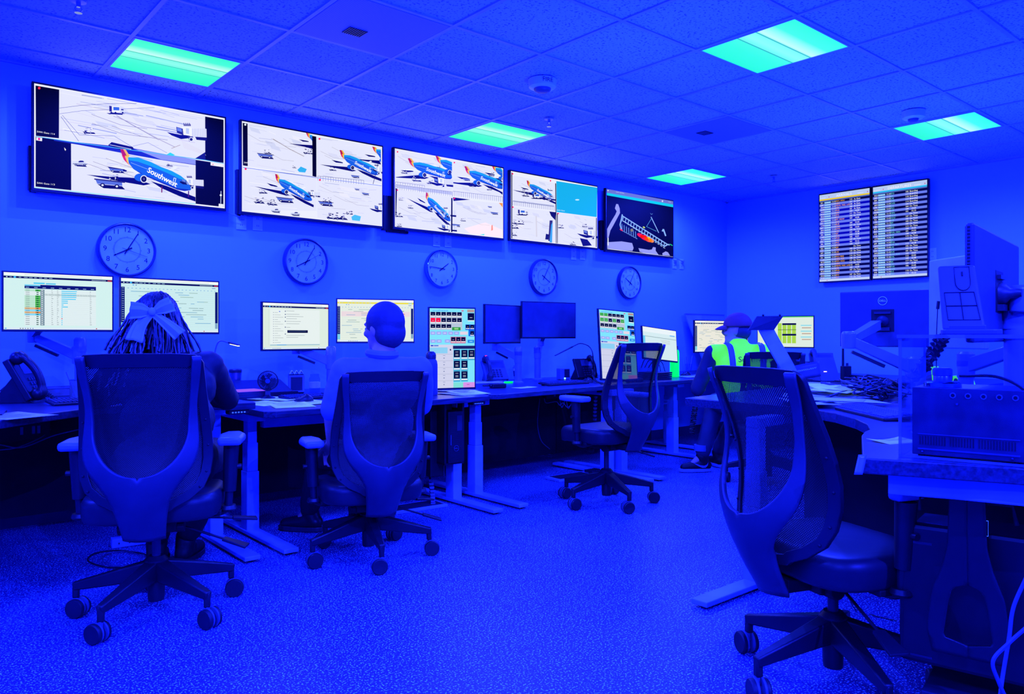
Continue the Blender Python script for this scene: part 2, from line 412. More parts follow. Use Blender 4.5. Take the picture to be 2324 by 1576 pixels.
def smoke(px, py, r, lab, strobe):
    p = at(px, py, z=ZC); t = thing('smoke_detector', lab, 'smoke detector', (p.x, p.y, ZC)); t.rotation_euler = (0, 0, R(25))
    m = MB(); m.lathe([(r, 0), (r, -.02), (r * .96, -.045), (r * .86, -.052), (r * .3, -.055)], n=32); m.build('housing', mat('detector_plastic', (.4, .6, .9), .35), t, smooth=True)
    if strobe:
        m = MB(); m.lathe([(r * .62, -.05), (r * .6, -.062), (r * .5, -.072), (r * .36, -.076)], n=24); m.build('sensor_ring', M_silver2, t, smooth=True)
        m = MB(); m.ball((0, 0, -.074), (r * .34, r * .34, .022), 14, 8); m.build('strobe_lens', M_clear, t, smooth=True)
        text_mesh('FIRE', .028, 'lettering', M_ink, t, (-r * .72, -r * .72, -.024), (R(90), 0, R(-45)))
    else:
        m = MB(); m.lathe([(r * .5, -.05), (r * .45, -.068), (r * .3, -.074)], n=20); m.build('sensor_dome', M_silver2, t, smooth=True)
smoke(1231, 182, .088, 'round white fire alarm with a strobe lens, centre of the ceiling', True)
smoke(2073, 253, .075, 'plain round smoke detector on the ceiling beside the far right light', False)
def sprinkler(px, py, lab):
    p = at(px, py, z=ZC); t = thing('fire_sprinkler', lab, 'sprinkler', (p.x, p.y, ZC), 0, 'ceiling sprinklers')
    m = MB(); m.lathe([(.038, 0), (.034, -.006), (.012, -.008)], n=24); m.build('escutcheon', M_white, t, smooth=True)
    m = MB(); m.lathe([(.011, -.006), (.009, -.03)]); m.tube([(.009, 0, -.028), (.016, 0, -.04), (.004, 0, -.055)], .0025); m.tube([(-.009, 0, -.028), (-.016, 0, -.04), (-.004, 0, -.055)], .0025)
    m.build('sprinkler_body', M_chrome, t, smooth=True)
    m = MB(); m.lathe([(.017, -.055), (.017, -.058)]); m.build('deflector', M_chrome, t)
sprinkler(1246, 270, 'small chrome sprinkler head hanging below the round fire alarm')
sprinkler(178, 2, 'small chrome sprinkler head at the top left edge of the ceiling')
sprinkler(1756, 400, 'tiny sprinkler head on the ceiling left of the flight boards')

# ================================================================ pictures for the screens
WHT = (.93, .94, 1.); TAR = (.90, .91, .99)
def tarmac(cv, pts, n=40, seed=1, lo=.74):
    """pale apron with seams inside the quadrilateral pts (TL TR BR BL, crop px)"""
    rr = random.Random(seed); cv.poly(pts, TAR, 1)
    TL, TR, BR, BL = pts
    def P(u, v):
        return tuple((TL[k] * (1 - u) + TR[k] * u) * (1 - v) + (BL[k] * (1 - u) + BR[k] * u) * v for k in (0, 1))
    sc_ = abs(TR[0] - TL[0]) / 1600
    for k in range(n):
        v = rr.random(); u = rr.random() * .8; l = .05 + rr.random() * .25; c = rr.choice([(.78, .79, .93), (.70, .72, .90), (.97, .97, 1.), (.84, .82, .90), (.62, .66, .85)])
        dv = rr.uniform(-.03, .05)
        cv.line([P(u, v), P(min(1, u + l), min(1, max(0, v + dv)))], max(.8, rr.choice([2, 3, 6]) * sc_ * 1.6), c, 2)
    for k in range(5):
        u = rr.random() * .7; v = rr.random() * .8
        cv.poly([P(u, v), P(u + .14, v + .02), P(u + .18, v + .12), P(u + .03, v + .09)], rr.choice([(.86, .87, .97), (.93, .93, .99), (.83, .85, .96)]), 2)
    for k in range(4):
        u = rr.random() * .6; v = .1 + rr.random() * .6
        cv.line([P(u, v), P(u + .2, v + .12), P(u + .38, v + .11)], max(1, 5 * sc_), (.60, .58, .62), 3)

def plane(cv, ox, oy, s, ang=0, clip=None, dark=False, txt=True):
    """blue airliner seen from above-front; origin at the middle of the fuselage (crop px), s = scale"""
    ca, sa = math.cos(ang), math.sin(ang)
    def Q(x, y): x -= 1440; y -= 1110; return (ox + (x * ca - y * sa) * s, oy + (x * sa + y * ca) * s)
    def pg(pts, c, L):
        q = [Q(*p) for p in pts]
        if clip:
            q2 = [(min(max(a, clip[0]), clip[2]), min(max(b, clip[1]), clip[3])) for a, b in q]; q = q2
        cv.poly(q, c, L)
    SH = (.02, .02, .42)
    B1, B2, B3 = ((.10, .62, .93), (.10, .38, .90), (.08, .18, .75)) if not dark else ((.10, .35, .75), (.08, .24, .65), (.05, .12, .5))
    pg([(660, 1130), (900, 1150), (1200, 1165), (1380, 1235), (1300, 1250), (1010, 1200), (800, 1160)], SH, 4)
    pg([(1380, 1200), (1560, 1255), (1880, 1380), (1880, 1430), (1700, 1370), (1500, 1280)], SH, 4)
    pg([(890, 1035), (1010, 1055), (1120, 1075), (1110, 1095), (980, 1085)], SH, 4)
    pg([(880, 1030), (1000, 1028), (1180, 1060), (1385, 1130), (1360, 1150), (1180, 1100), (1040, 1055)], (.93, .95, 1), 5)
    pg([(1575, 1075), (1660, 1030), (1690, 1045), (1620, 1085)], (.93, .95, 1), 5)
    pg([(1130, 930), (1250, 935), (1390, 985), (1500, 1040), (1620, 1085), (1720, 1140), (1790, 1200), (1838, 1280), (1825, 1302), (1760, 1312), (1680, 1298), (1500, 1222), (1300, 1135), (1190, 1065), (1140, 1000)], B2, 6)
    pg([(1130, 930), (1250, 935), (1390, 985), (1500, 1040), (1620, 1085), (1720, 1140), (1790, 1200), (1700, 1172), (1560, 1105), (1380, 1030), (1240, 980), (1140, 965)], B1, 7)
    pg([(1190, 1065), (1300, 1120), (1500, 1205), (1680, 1280), (1830, 1296), (1760, 1312), (1680, 1298), (1500, 1222), (1300, 1135)], B3, 7)
    pg([(1045, 838), (1078, 838), (1120, 915), (1092, 925), (1065, 905)], (.72, .08, .30), 7)
    pg([(1078, 838), (1108, 845), (1150, 915), (1120, 920)], (.95, .72, .15), 7)
    pg([(1060, 905), (1095, 915), (1120, 985), (1150, 1030), (1085, 960)], (.90, .12, .35), 7)
    pg([(1095, 912), (1150, 915), (1128, 945), (1140, 1000), (1165, 1040), (1118, 985)], (.95, .78, .10), 7)
    for k in range(22):
        x = 1165 + k * 14; y = 990 + k * 5.6
        pg([(x, y), (x + 6, y + 2), (x + 6, y + 9), (x, y + 7)], (.75, .9, 1), 8)
    el = [(1270 + 72 * math.cos(a), 1160 + 46 * math.sin(a)) for a in [2 * PI * k / 16 for k in range(16)]]; pg(el, B2, 8)
    for (r1, r2, c, L) in ((40, 44, (.93, .95, 1), 9), (31, 35, (.03, .03, .25), 10), (12, 14, (.3, .3, .6), 11)):
        pg([(1305 + r1 * math.cos(a), 1178 + r2 * math.sin(a)) for a in [2 * PI * k / 16 for k in range(16)]], c, L)
    pg([(1640, 1160), (1668, 1168), (1650, 1235), (1624, 1225)], (.9, .95, 1), 8); pg([(1645, 1168), (1660, 1172), (1645, 1226), (1631, 1220)], B2, 9)
    pg([(1708, 1200), (1745, 1208), (1780, 1225), (1790, 1240), (1740, 1235), (1708, 1215)], (.04, .05, .35), 8)
    if txt:
        q = Q(1335, 1092); cv.text('Southwest', q[0], q[1], 62 * s, (1, 1, 1), 9, ang + .49, 1.0)
        q = Q(1337, 1094)
        cv.text('Southwest', q[0] + 1.2 * s, q[1] + 3 * s, 62 * s, (1, 1, 1), 9, ang + .49, 1.0)
def vehicle(cv, x, y, s, kind=0, seed=0):
    rr = random.Random(seed * 7 + kind); D = (.03, .03, .35)
    q = lambda pts, c, L: cv.poly([(x + a * s, y + b * s) for a, b in pts], c, L)
    q([(-60, 14), (60, 24), (75, 40), (-30, 34)], D, 4)
    if kind == 0:   # belt loader / low truck with wheels
        q([(-70, -10), (60, 0), (62, 22), (-60, 12)], (.35, .45, .85), 5); q([(-75, -14), (75, 2), (75, 8), (-75, -8)], (.15, .15, .45), 6)
        for wx in (-35, 35): cv.ell(x + wx * s, y + (22 + wx * .08) * s, 12 * s, 10 * s, (.05, .05, .3), 6); cv.ell(x + wx * s, y + (22 + wx * .08) * s, 6 * s, 5 * s, (.9, .92, 1), 7)
    elif kind == 1:  # box truck
        q([(-60, -50), (45, -46), (45, 15), (-60, 12)], (.95, .96, 1), 5); q([(-60, -50), (-35, -46), (-35, 10), (-60, 6)], (.15, .15, .5), 6)
        q([(-20, -38), (38, -35), (38, -4), (-20, -6)], (.2, .4, .85), 6); q([(48, -20), (90, -14), (92, 14), (48, 14)], (.85, .88, 1), 5); q([(55, -18), (80, -14), (80, -4), (55, -6)], (.1, .1, .4), 6)
        for wx in (-40, 0, 70): cv.ell(x + wx * s, y + 18 * s, 9 * s, 8 * s, D, 6)
        q([(-90, 22), (95, 26), (90, 30), (-60, 34)], D, 5)
    elif kind == 2:  # pickup
        q([(-80, -20), (-20, -22), (0, -30), (40, -28), (60, -8), (80, 0), (78, 20), (-78, 18)], (.85, .88, 1), 5); q([(-15, -20), (5, -28), (35, -26), (45, -10), (-15, -8)], (.1, .1, .45), 6)
        q([(-78, 4), (78, 8), (78, 14), (-78, 10)], D, 6)
        for wx in (-45, 50): cv.ell(x + wx * s, y + 18 * s, 13 * s, 12 * s, D, 7); cv.ell(x + wx * s, y + 18 * s, 6 * s, 5 * s, (.8, .85, 1), 8)
    else:           # tug with clutter
        for k in range(16):
            a, b = rr.uniform(-50, 50), rr.uniform(-36, 30); w = rr.uniform(8, 26); h = rr.uniform(4, 16)
            q([(a, b), (a + w, b + 2), (a + w, b + h), (a, b + h - 2)], rr.choice([D, D, (.1, .1, .4), (.5, .5, .75), (.95, .95, 1)]), 5 + k % 3)
        for wx in (-28, 24): cv.ell(x + wx * s, y + 30 * s, 11 * s, 10 * s, D, 8); cv.ell(x + wx * s, y + 30 * s, 5 * s, 4 * s, (.8, .85, 1), 9)
def bridge(cv, x, y, s):
    q = lambda pts, c, L: cv.poly([(x + a * s, y + b * s) for a, b in pts], c, L); D = (.03, .03, .42)
    q([(-330, 60), (-230, 80), (-130, 100), (10, 110), (10, 150), (-120, 165), (-260, 110)], D, 4)
    q([(-190, -20), (-90, 10), (-80, 110), (-180, 70)], (.12, .14, .5), 6); q([(-180, -10), (-110, 12), (-105, 60), (-175, 40)], (.4, .5, .85), 7)
    q([(-100, -30), (40, -10), (40, 120), (-90, 100)], (.95, .96, 1), 6)
    q([(40, 0), (260, 10), (260, 140), (40, 120)], (.93, .94, 1), 6)
    for k in range(9): q([(50 + k * 24, 5), (56 + k * 24, 5), (56 + k * 24, 135), (50 + k * 24, 130)], (.55, .6, .85), 7)
    q([(-45, 0), (0, 6), (0, 90), (-45, 80)], (.75, .8, .97), 7); q([(-20, 120), (60, 125), (50, 200), (0, 200)], (.2, .2, .5), 6)
    cv.ell(x + 30 * s, y + 170 * s, 34 * s, 34 * s, (.9, .92, 1), 7); cv.ell(x + 30 * s, y + 170 * s, 22 * s, 22 * s, (.1, .1, .4), 8)
    q([(90, 130), (260, 140), (260, 190), (110, 175)], (.06, .06, .4), 6)
    for k in range(12): q([(-80 + k * 9, -80 + (k % 3) * 12), (-70 + k * 9, -78 + (k % 3) * 12), (-72 + k * 9, -30), (-78 + k * 9, -30)], (.2, .2, .5), 6)
def rec_dot(cv, x, y, r, c=(1, .1, .35)): cv.ell(x, y, r, r, c, 9)
def fence(cv, x0, y0, x1, y1, n, h, c=(.35, .37, .6)):
    for k in range(n + 1):
        t = k / n; x, y = x0 + (x1 - x0) * t, y0 + (y1 - y0) * t; cv.line([(x, y), (x, y + h)], 1.6, c, 6)
    cv.line([(x0, y0), (x1, y1)], 2, c, 6)

# ---- wall screen 1 (crop [60,170,530,490] at 4.926x)
Q1 = [(90, 92), (2222, 488), (2205, 1506), (68, 1283)]
cv1 = Canvas(1.085, .612, Q1); c = cv1
c.uv(0, 0, 1, 1, WHT, 0)
tarmac(c, [(365, 160), (2005, 465), (2000, 960), (360, 720)], 46, 3)
tarmac(c, [(495, 780), (1888, 1010), (1880, 1460), (487, 1310)], 40, 5)
c.poly([(105, 118), (371, 165), (358, 718), (98, 690)], (.005, .005, .06), 3)
c.poly([(2003, 468), (2208, 505), (2200, 992), (1996, 962)], (.005, .005, .06), 3)
c.poly([(95, 700), (494, 760), (486, 1308), (84, 1268)], (.01, .01, .22), 3)
c.poly([(1888, 958), (2198, 1005), (2190, 1490), (1880, 1455)], (.005, .005, .06), 5)
c.line([(92, 696), (500, 758), (2000, 962), (2205, 1000)], 7, (.3, .75, 1), 6)
c.line([(70, 1278), (1880, 1458)], 8, (.5, .9, 1), 6)
c.poly([(300, 735), (700, 775), (1200, 830), (1600, 905), (1888, 955), (1888, 1018), (1500, 960), (1050, 880), (600, 795), (300, 745)], (.10, .16, .75), 4)
c.poly([(1200, 835), (1600, 905), (1888, 955), (1888, 1012), (1500, 955)], (.55, .6, .95), 5)
c.line([(1010, 460), (1180, 560), (1480, 725), (1660, 815)], 9, (.72, .70, .72), 4); c.line([(1020, 462), (1190, 566), (1480, 735)], 3, (.35, .35, .5), 5)
c.line([(385, 470), (580, 750)], 5, (.45, .47, .7), 4); c.line([(400, 455), (590, 680), (980, 690), (1190, 820)], 5, (.5, .52, .72), 4)
c.line([(1190, 805), (1360, 765), (1570, 880)], 4, (.5, .52, .72), 4); c.line([(370, 375), (600, 345), (900, 325), (1240, 322)], 4, (.3, .33, .6), 4)
c.line([(370, 440), (620, 405), (900, 392), (1200, 378), (1440, 368)], 4, (.4, .43, .7), 4); c.line([(1620, 830), (1720, 790)], 6, (.7, .62, .5), 4)
vehicle(c, 1000, 405, 1.15, 1, 1); vehicle(c, 690, 625, 1.1, 3, 2); bridge(c, 1820, 600, .75)
c.poly([(910, 795), (950, 760), (1190, 815), (1200, 845), (1060, 850)], (.04, .04, .35), 5); c.line([(930, 790), (1170, 840)], 6, (.85, .87, 1), 6)
c.poly([(1565, 900), (1605, 875), (1660, 905), (1620, 915)], (.2, .85, .9), 6); c.poly([(1880, 945), (1998, 870), (1998, 958)], (.08, .1, .5), 5)
for k in range(14): c.line([(1740 + k * 18, 740 + k * 9), (1770 + k * 18, 830 + k * 6)], 3, (.85, .8, .75), 4)
plane(c, 1440, 1110, 1.0)
bridge(c, 1830, 1180, .55); vehicle(c, 590, 1000, 1.05, 2, 1); vehicle(c, 960, 1155, .95, 3, 5); vehicle(c, 920, 1205, 2.3, 0, 1); vehicle(c, 1000, 1065, 1.2, 0, 3); vehicle(c, 1590, 1010, .6, 3, 8)
c.line([(1505, 1270), (1503, 1330)], 12, (.5, .1, .35), 7); c.ell(1507, 1262, 8, 8, (.2, .1, .3), 8); c.line([(1803, 1310), (1800, 1380)], 12, (.3, .1, .5), 10)
c.text('SAN Gate 114', 108, 650, 19, (1, 1, 1), 8, .15, 1.3); c.text('SAN Gate 113', 98, 1234, 19, (1, 1, 1), 8, .10, 1.3)
rec_dot(c, 145, 148, 15, (.95, .15, .25)); c.poly([(102, 705), (168, 714), (166, 752), (100, 742)], (.95, .95, 1), 7); rec_dot(c, 133, 727, 14, (1, .1, .55))
c.poly([(2055, 985), (2196, 1005), (2195, 1040), (2054, 1020)], (.95, .95, 1), 7); rec_dot(c, 2080, 1010, 6, (1, .2, .3))
c.poly([(415, 822), (437, 848), (428, 850), (432, 860), (426, 858), (420, 850)], (1, 1, 1), 8)
c.line([(2165, 1310), (2160, 1450)], 7, (.8, .85, 1), 7); c.ell(2162, 1357, 12, 12, (.9, .95, 1), 8); c.poly([(2138, 1452), (2188, 1458), (2187, 1490), (2136, 1484)], (.93, .94, 1), 7)

# ---- wall screen 2 (crop [0,150,900,660] at 2.582x)
cv2 = Canvas(1.085, .612, [(1422, 328), (2240, 470), (2238, 940), (1413, 855)]); c = cv2
c.uv(0, 0, 1, 1, WHT, 0)
tarmac(c, [(1450, 335), (1830, 405), (1828, 640), (1448, 590)], 22, 11); tarmac(c, [(1855, 415), (2238, 475), (2236, 690), (1855, 650)], 22, 12)
tarmac(c, [(1422, 605), (1852, 655), (1850, 850), (1416, 850)], 22, 13); tarmac(c, [(1856, 665), (2236, 705), (2236, 938), (1855, 890)], 22, 14)
c.poly([(1426, 338), (1454, 343), (1451, 590), (1423, 586)], (.005, .005, .06), 3); c.poly([(1829, 410), (1853, 414), (1851, 650), (1828, 645)], (.005, .005, .06), 6)
plane(c, 2105, 575, .30, .02); plane(c, 2290, 535, .28, .0, (1855, 470, 2232, 940), txt=False); plane(c, 1715, 725, .29, .1); plane(c, 1893, 450, .26, 0, (1600, 380, 1829, 800), txt=False)
c.line([(1600, 430), (1700, 490), (1780, 530)], 3, (.6, .55, .55), 4)
for (x, y, s, k) in ((1565, 505, .35, 3), (1555, 522, .65, 0), (1800, 500, .45, 3), (1720, 592, .2, 3), (1945, 600, .35, 3), (2080, 642, .35, 0), (1535, 735, .4, 3), (1510, 790, .5, 3), (1585, 800, .5, 3), (1665, 778, .7, 0),
                     (1725, 868, .35, 2), (1610, 850, .35, 2), (1910, 785, .45, 3), (1905, 800, .6, 0), (1935, 880, .5, 3), (1990, 880, .6, 3), (2040, 858, .35, 3), (2140, 745, .3, 0), (2090, 720, .2, 0)): vehicle(c, x, y, s, k, x)
c.poly([(1740, 610), (1760, 590), (1795, 605), (1785, 625), (1750, 622)], (.2, .7, .95), 6); c.poly([(2055, 885), (2075, 872), (2112, 882), (2105, 910), (2060, 905)], (.3, .75, .95), 6)
fence(c, 1860, 645, 2130, 668, 18, 26); fence(c, 1430, 600, 1850, 650, 5, 3); c.line([(2215, 570), (2185, 690)], 3, (.1, .1, .4), 6); bridge(c, 2212, 590, .22); bridge(c, 2235, 820, .22)
bridge(c, 1830, 740, .16); rec_dot(c, 1440, 349, 6, (.9, .95, 1)); rec_dot(c, 1438, 607, 6); rec_dot(c, 1871, 427, 6); rec_dot(c, 1871, 668, 6)
c.text('SAN', 1428, 573, 9, (1, 1, 1), 8, .1, 1.2); c.line([(1854, 410), (1853, 855)], 3, (.9, .93, 1), 7); c.line([(1422, 598), (1852, 655), (2236, 700)], 3, (.4, .5, .95), 7)

# ---- wall screen 3 (crop [860,250,1660,720] at 2.905x)
cv3 = Canvas(1.085, .612, [(108, 258), (820, 380), (818, 845), (110, 770)]); c = cv3
c.uv(0, 0, 1, 1, WHT, 0)
tarmac(c, [(112, 265), (480, 330), (480, 560), (114, 520)], 24, 21); tarmac(c, [(485, 335), (815, 385), (815, 600), (485, 560)], 24, 22)
tarmac(c, [(114, 525), (476, 575), (476, 800), (112, 768)], 18, 23); tarmac(c, [(485, 585), (815, 615), (815, 842), (485, 800)], 6, 24)
plane(c, 345, 400, .36, -.14, (112, 258, 480, 520)); plane(c, 510, 385, .34, -.05, (330, 258, 480, 420), txt=False); plane(c, 700, 455, .34, -.05, (485, 330, 815, 600)); plane(c, 860, 430, .3, 0, (485, 330, 815, 600), txt=False)
plane(c, 385, 650, .27, .35, (114, 530, 474, 800), txt=True)
c.poly([(112, 495), (480, 540), (480, 560), (112, 515)], (.75, .77, .9), 6); fence(c, 112, 495, 480, 540, 26, 32); fence(c, 485, 535, 815, 570, 24, 34); fence(c, 112, 478, 300, 500, 12, 14)
for (x, y, s, k) in ((165, 410, .35, 3), (245, 455, .5, 3), (335, 475, .4, 3), (390, 375, .3, 3), (610, 490, .4, 3), (740, 420, .35, 3), (575, 452, .35, 0), (725, 515, .3, 3), (145, 590, .25, 3), (208, 640, .3, 3), (130, 690, .45, 3),
                     (135, 760, .3, 3), (550, 722, .3, 3), (730, 635, .2, 0), (760, 675, .35, 0), (505, 755, .4, 0)): vehicle(c, x, y, s, k, x)
bridge(c, 415, 455, .28); bridge(c, 445, 660, .24); bridge(c, 455, 760, .22)
c.poly([(486, 575), (600, 590), (490, 600)], (.05, .05, .4), 5); c.poly([(790, 610), (815, 612), (815, 640)], (.95, .6, .1), 5)
c.poly([(740, 760), (748, 755), (750, 790), (738, 795)], (1, .6, .5), 5); c.poly([(560, 780), (700, 740), (815, 790), (815, 842), (600, 815)], (1, .93, .95), 3)
c.poly([(660, 820), (695, 816), (690, 825)], (.3, .9, .9), 5); c.poly([(474, 580), (483, 581), (482, 805), (473, 804)], (.005, .005, .06), 8); c.poly([(112, 520), (122, 521), (118, 690), (113, 690)], (.02, .02, .1), 8)
for p in ((124, 281), (495, 346), (124, 532), (495, 583)): rec_dot(c, p[0], p[1], 5)

# ---- wall screen 4
cv4 = Canvas(1.085, .612, [(870, 400), (1438, 503), (1436, 918), (866, 852)]); c = cv4
c.uv(0, 0, 1, 1, WHT, 0)
tarmac(c, [(880, 430), (1160, 480), (1160, 665), (880, 630)], 20, 31); tarmac(c, [(880, 640), (1160, 672), (1158, 880), (875, 850)], 14, 32); tarmac(c, [(1170, 675), (1430, 712), (1428, 912), (1168, 880)], 14, 33)
c.poly([(1166, 465), (1438, 508), (1434, 708), (1166, 673)], (.09, .70, .93), 4); c.ell(1304, 591, 14, 5, (.75, .93, 1), 5); c.text('SAN Gate', 1168, 664, 9, (.8, .95, 1), 6, .1)
plane(c, 1060, 535, .24, .08, (878, 410, 1160, 640)); bridge(c, 1110, 560, .2); fence(c, 880, 600, 1150, 635, 20, 28); c.poly([(880, 595), (1150, 628), (1150, 640), (880, 605)], (.75, .77, .9), 5)
for (x, y, s, k) in ((960, 555, .4, 3), (940, 530, .3, 3), (1035, 570, .45, 1), (1120, 520, .3, 3), (940, 680, .45, 1), (895, 740, .4, 3), (925, 742, .4, 3), (890, 770, .4, 3), (882, 820, .35, 3), (1270, 885, .35, 3), (1190, 770, .35, 3), (1350, 765, .3, 3)): vehicle(c, x, y, s, k, x)
bridge(c, 1400, 800, .3); c.poly([(1320, 850), (1370, 860), (1400, 900), (1340, 905)], (.06, .06, .45), 5); c.poly([(1118, 670), (1160, 675), (1158, 730), (1130, 700)], (.06, .06, .4), 6)
c.poly([(1130, 760), (1140, 740), (1135, 880), (1118, 878)], (.25, .65, .95), 6); c.poly([(1120, 730), (1140, 730), (1125, 870), (1110, 868)], (.2, .2, .5), 5); c.poly([(1095, 820), (1118, 825), (1110, 860), (1090, 858)], (.1, .1, .45), 5)
c.poly([(872, 410), (878, 411), (874, 850), (868, 849)], (.02, .02, .1), 8); c.poly([(1158, 480), (1164, 481), (1164, 885), (1160, 884)], (.01, .01, .08), 8); c.poly([(1168, 680), (1174, 681), (1172, 885), (1168, 884)], (.01, .01, .08), 8); c.poly([(1428, 712), (1433, 713), (1431, 912), (1426, 911)], (.01, .01, .08), 8)
c.line([(1032, 700), (1034, 840)], 8, (.85, .84, .88), 4)
for p in ((880, 419), (1127, 464), (880, 641), (1176, 684)): rec_dot(c, p[0], p[1], 5)

# ---- wall screen 5: airfield map
cv5 = Canvas(1.07, .612, [(1502, 520), (1938, 600), (1938, 968), (1500, 932)]); c = cv5
c.uv(0, 0, 1, 1, (.01, .01, .12), 0)
c.poly([(1502, 518), (1940, 600), (1940, 625), (1502, 545)], (.42, .47, .82), 2); c.poly([(1502, 545), (1940, 622), (1940, 640), (1502, 562)], (.05, .82, .93), 3)
c.ell(1510, 530, 4, 4, (.9, .95, 1), 4); c.ell(1869, 600, 5, 6, (.85, .9, 1), 4); c.text('UNIT DETAIL', 1562, 543, 7, (.8, .85, 1), 4, .17); c.text('12:05', 1905, 606, 6, (.8, .85, 1), 4, .17)
LAV = (.60, .62, .96); PB = (.55, .72, .98)
c.poly([(1565, 620), (1578, 622), (1588, 650), (1590, 680), (1545, 765), (1525, 800), (1512, 850), (1503, 850), (1503, 790), (1530, 740), (1560, 690), (1568, 670), (1556, 650)], LAV, 2)
c.poly([(1503, 880), (1600, 872), (1670, 882), (1680, 915), (1672, 935), (1600, 932), (1520, 925), (1503, 920)], LAV, 2)
c.poly([(1712, 915), (1780, 925), (1800, 922), (1808, 905), (1825, 908), (1825, 930), (1845, 958), (1760, 952), (1720, 938)], LAV, 2); c.poly([(1868, 945), (1890, 932), (1905, 938), (1918, 960), (1870, 958)], LAV, 2)
c.line([(1605, 700), (1900, 885)], 7, PB, 3); c.line([(1612, 735), (1885, 900)], 6, PB, 3); c.line([(1605, 690), (1600, 720), (1590, 760), (1598, 790)], 8, PB, 3)
for k in range(16):
    x = 1612 + k * 18; y = 704 + k * 11.6; c.line([(x, y), (x - 6, y + 32)], 5, PB, 3)
    c.line([(x - 4, y + 30), (x + 4, y + 34)], 2, (.9, .95, 1), 4)
for k in range(7): x = 1602 + k * 15; y = 755 + k * 8; c.line([(x, y), (x + 2, y + 45), (x + 12, y + 50)], 5, (.4, .55, .85), 3)
c.line([(1795, 705), (1845, 810)], 5, PB, 3); c.line([(1800, 712), (1765, 770), (1830, 800)], 3, (.3, .6, .8), 3); c.line([(1868, 800), (1875, 785), (1890, 830)], 9, PB, 3); c.line([(1880, 900), (1905, 885), (1915, 890)], 8, PB, 3); c.line([(1790, 680), (1798, 690), (1806, 682)], 2, (.4, .6, .8), 4)
for (x, y, rx, ry, cc) in ((1725, 830, 24, 12, (1, .08, .1)), (1750, 845, 30, 14, (1, .05, .05)), (1775, 855, 28, 15, (1, .3, .05)), (1795, 862, 20, 12, (.98, .55, .1)), (1755, 835, 14, 8, (1, .12, .05)), (1780, 845, 10, 6, (.95, .85, .2)), (1748, 775, 8, 5, (.8, .9, .3)), (1598, 795, 12, 5, (.9, .2, .2)), (1925, 888, 12, 3, (.1, .8, .5)), (1668, 795, 10, 10, (.5, .5, .3))):
    c.ell(x, y, rx, ry, cc, 5, .5)
c.poly([(1505, 850), (1512, 850), (1512, 902), (1505, 901)], (.93, .95, 1), 4); c.line([(1503, 925), (1700, 944), (1937, 968)], 3, (.9, .93, 1), 4)

def tv(lab, L, Rr, cv, yf=5.245, cat='screen', name='wall_television', mount=True):
    a = at(L[0], (L[1] + L[2]) / 2, y=yf); b = at(Rr[0], (Rr[1] + Rr[2]) / 2, y=yf)
    zt = (at(L[0], L[1], y=yf).z + at(Rr[0], Rr[1], y=yf).z) / 2; zb = (at(L[0], L[2], y=yf).z + at(Rr[0], Rr[2], y=yf).z) / 2
    w = b.x - a.x; h = zt - zb; t = thing(name, lab, cat, ((a.x + b.x) / 2, yf, (zt + zb) / 2), 0, 'row of large screens on the long wall')
    m = MB(); m.box(-w / 2, w / 2, 0, .035, -h / 2, h / 2); m.box(-w * .4, w * .4, .035, .055, -h * .38, h * .38); m.build('housing', M_black, t, bevel=.003)
    bz = .012; cv.W, cv.H = w - 2 * bz, h - 2 * bz - .006; cv.place('screen', t, z0=.003)
    if mount:
        m = MB(); m.box(-.2, .2, .055, WY - yf, -.15, .15); m.build('wall_bracket', M_dgrey, t)
    return t, w, h
tvs = [tv('largest-looking wall screen at far left split between two gate camera views', (72, 183, 433), (514, 266, 480), cv1),
       tv('second wall screen from the left showing four apron camera views', (545, 270, 488), (870, 331, 517), cv2),
       tv('third wall screen showing two parked jets above and two apron views below', (893, 334, 522), (1144, 379, 544), cv3),
       tv('fourth wall screen with a plain cyan tile in its upper right quarter', (1157, 385, 546), (1357, 422, 568), cv4),
       tv('fifth wall screen by the corner showing a dark airfield map', (1375, 425, 573), (1529, 456, 586), cv5)]
# small signal boxes fixed to the wall beside the screens
M_led = mat('strip_led', (.3, .35, .9), .4, emit=(.25, .3, 1), es=.7)
for (px0, px1, py0, py1, lab, led) in ((870, 919, 443, 527, 'black signal box on the wall between the second and third screens', 1), (1364, 1380, 500, 566, 'black signal box on the wall beside the map screen', 0),
                                  (537, 552, 384, 486, 'slim black signal box peeking out left of the second screen', 0), (64, 80, 330, 432, 'slim black signal box peeking out left of the first screen', 0)):
    a = at(px0, py0, y=WY - .04); b = at(px1, py1, y=WY - .04); cx = (a.x + b.x) / 2; cz = (a.z + b.z) / 2; w = b.x - a.x; h = a.z - b.z
    t = thing('signal_box', lab, 'box', (cx, WY - .001, cz), 0, 'black boxes beside the wall screens')
    m = MB(); m.box(-w / 2, w / 2, -.045, 0, -h / 2, h / 2); m.box(-w * .3, w * .7, -.03, -.005, -h / 2 - .012, -h / 2 + .01); m.build('casing', M_black, t, bevel=.004)
    if led: m = MB(); m.box(w * .0, w * .1, -.047, -.044, -h * .1, h * .35); m.build('front_strip', M_led, t)
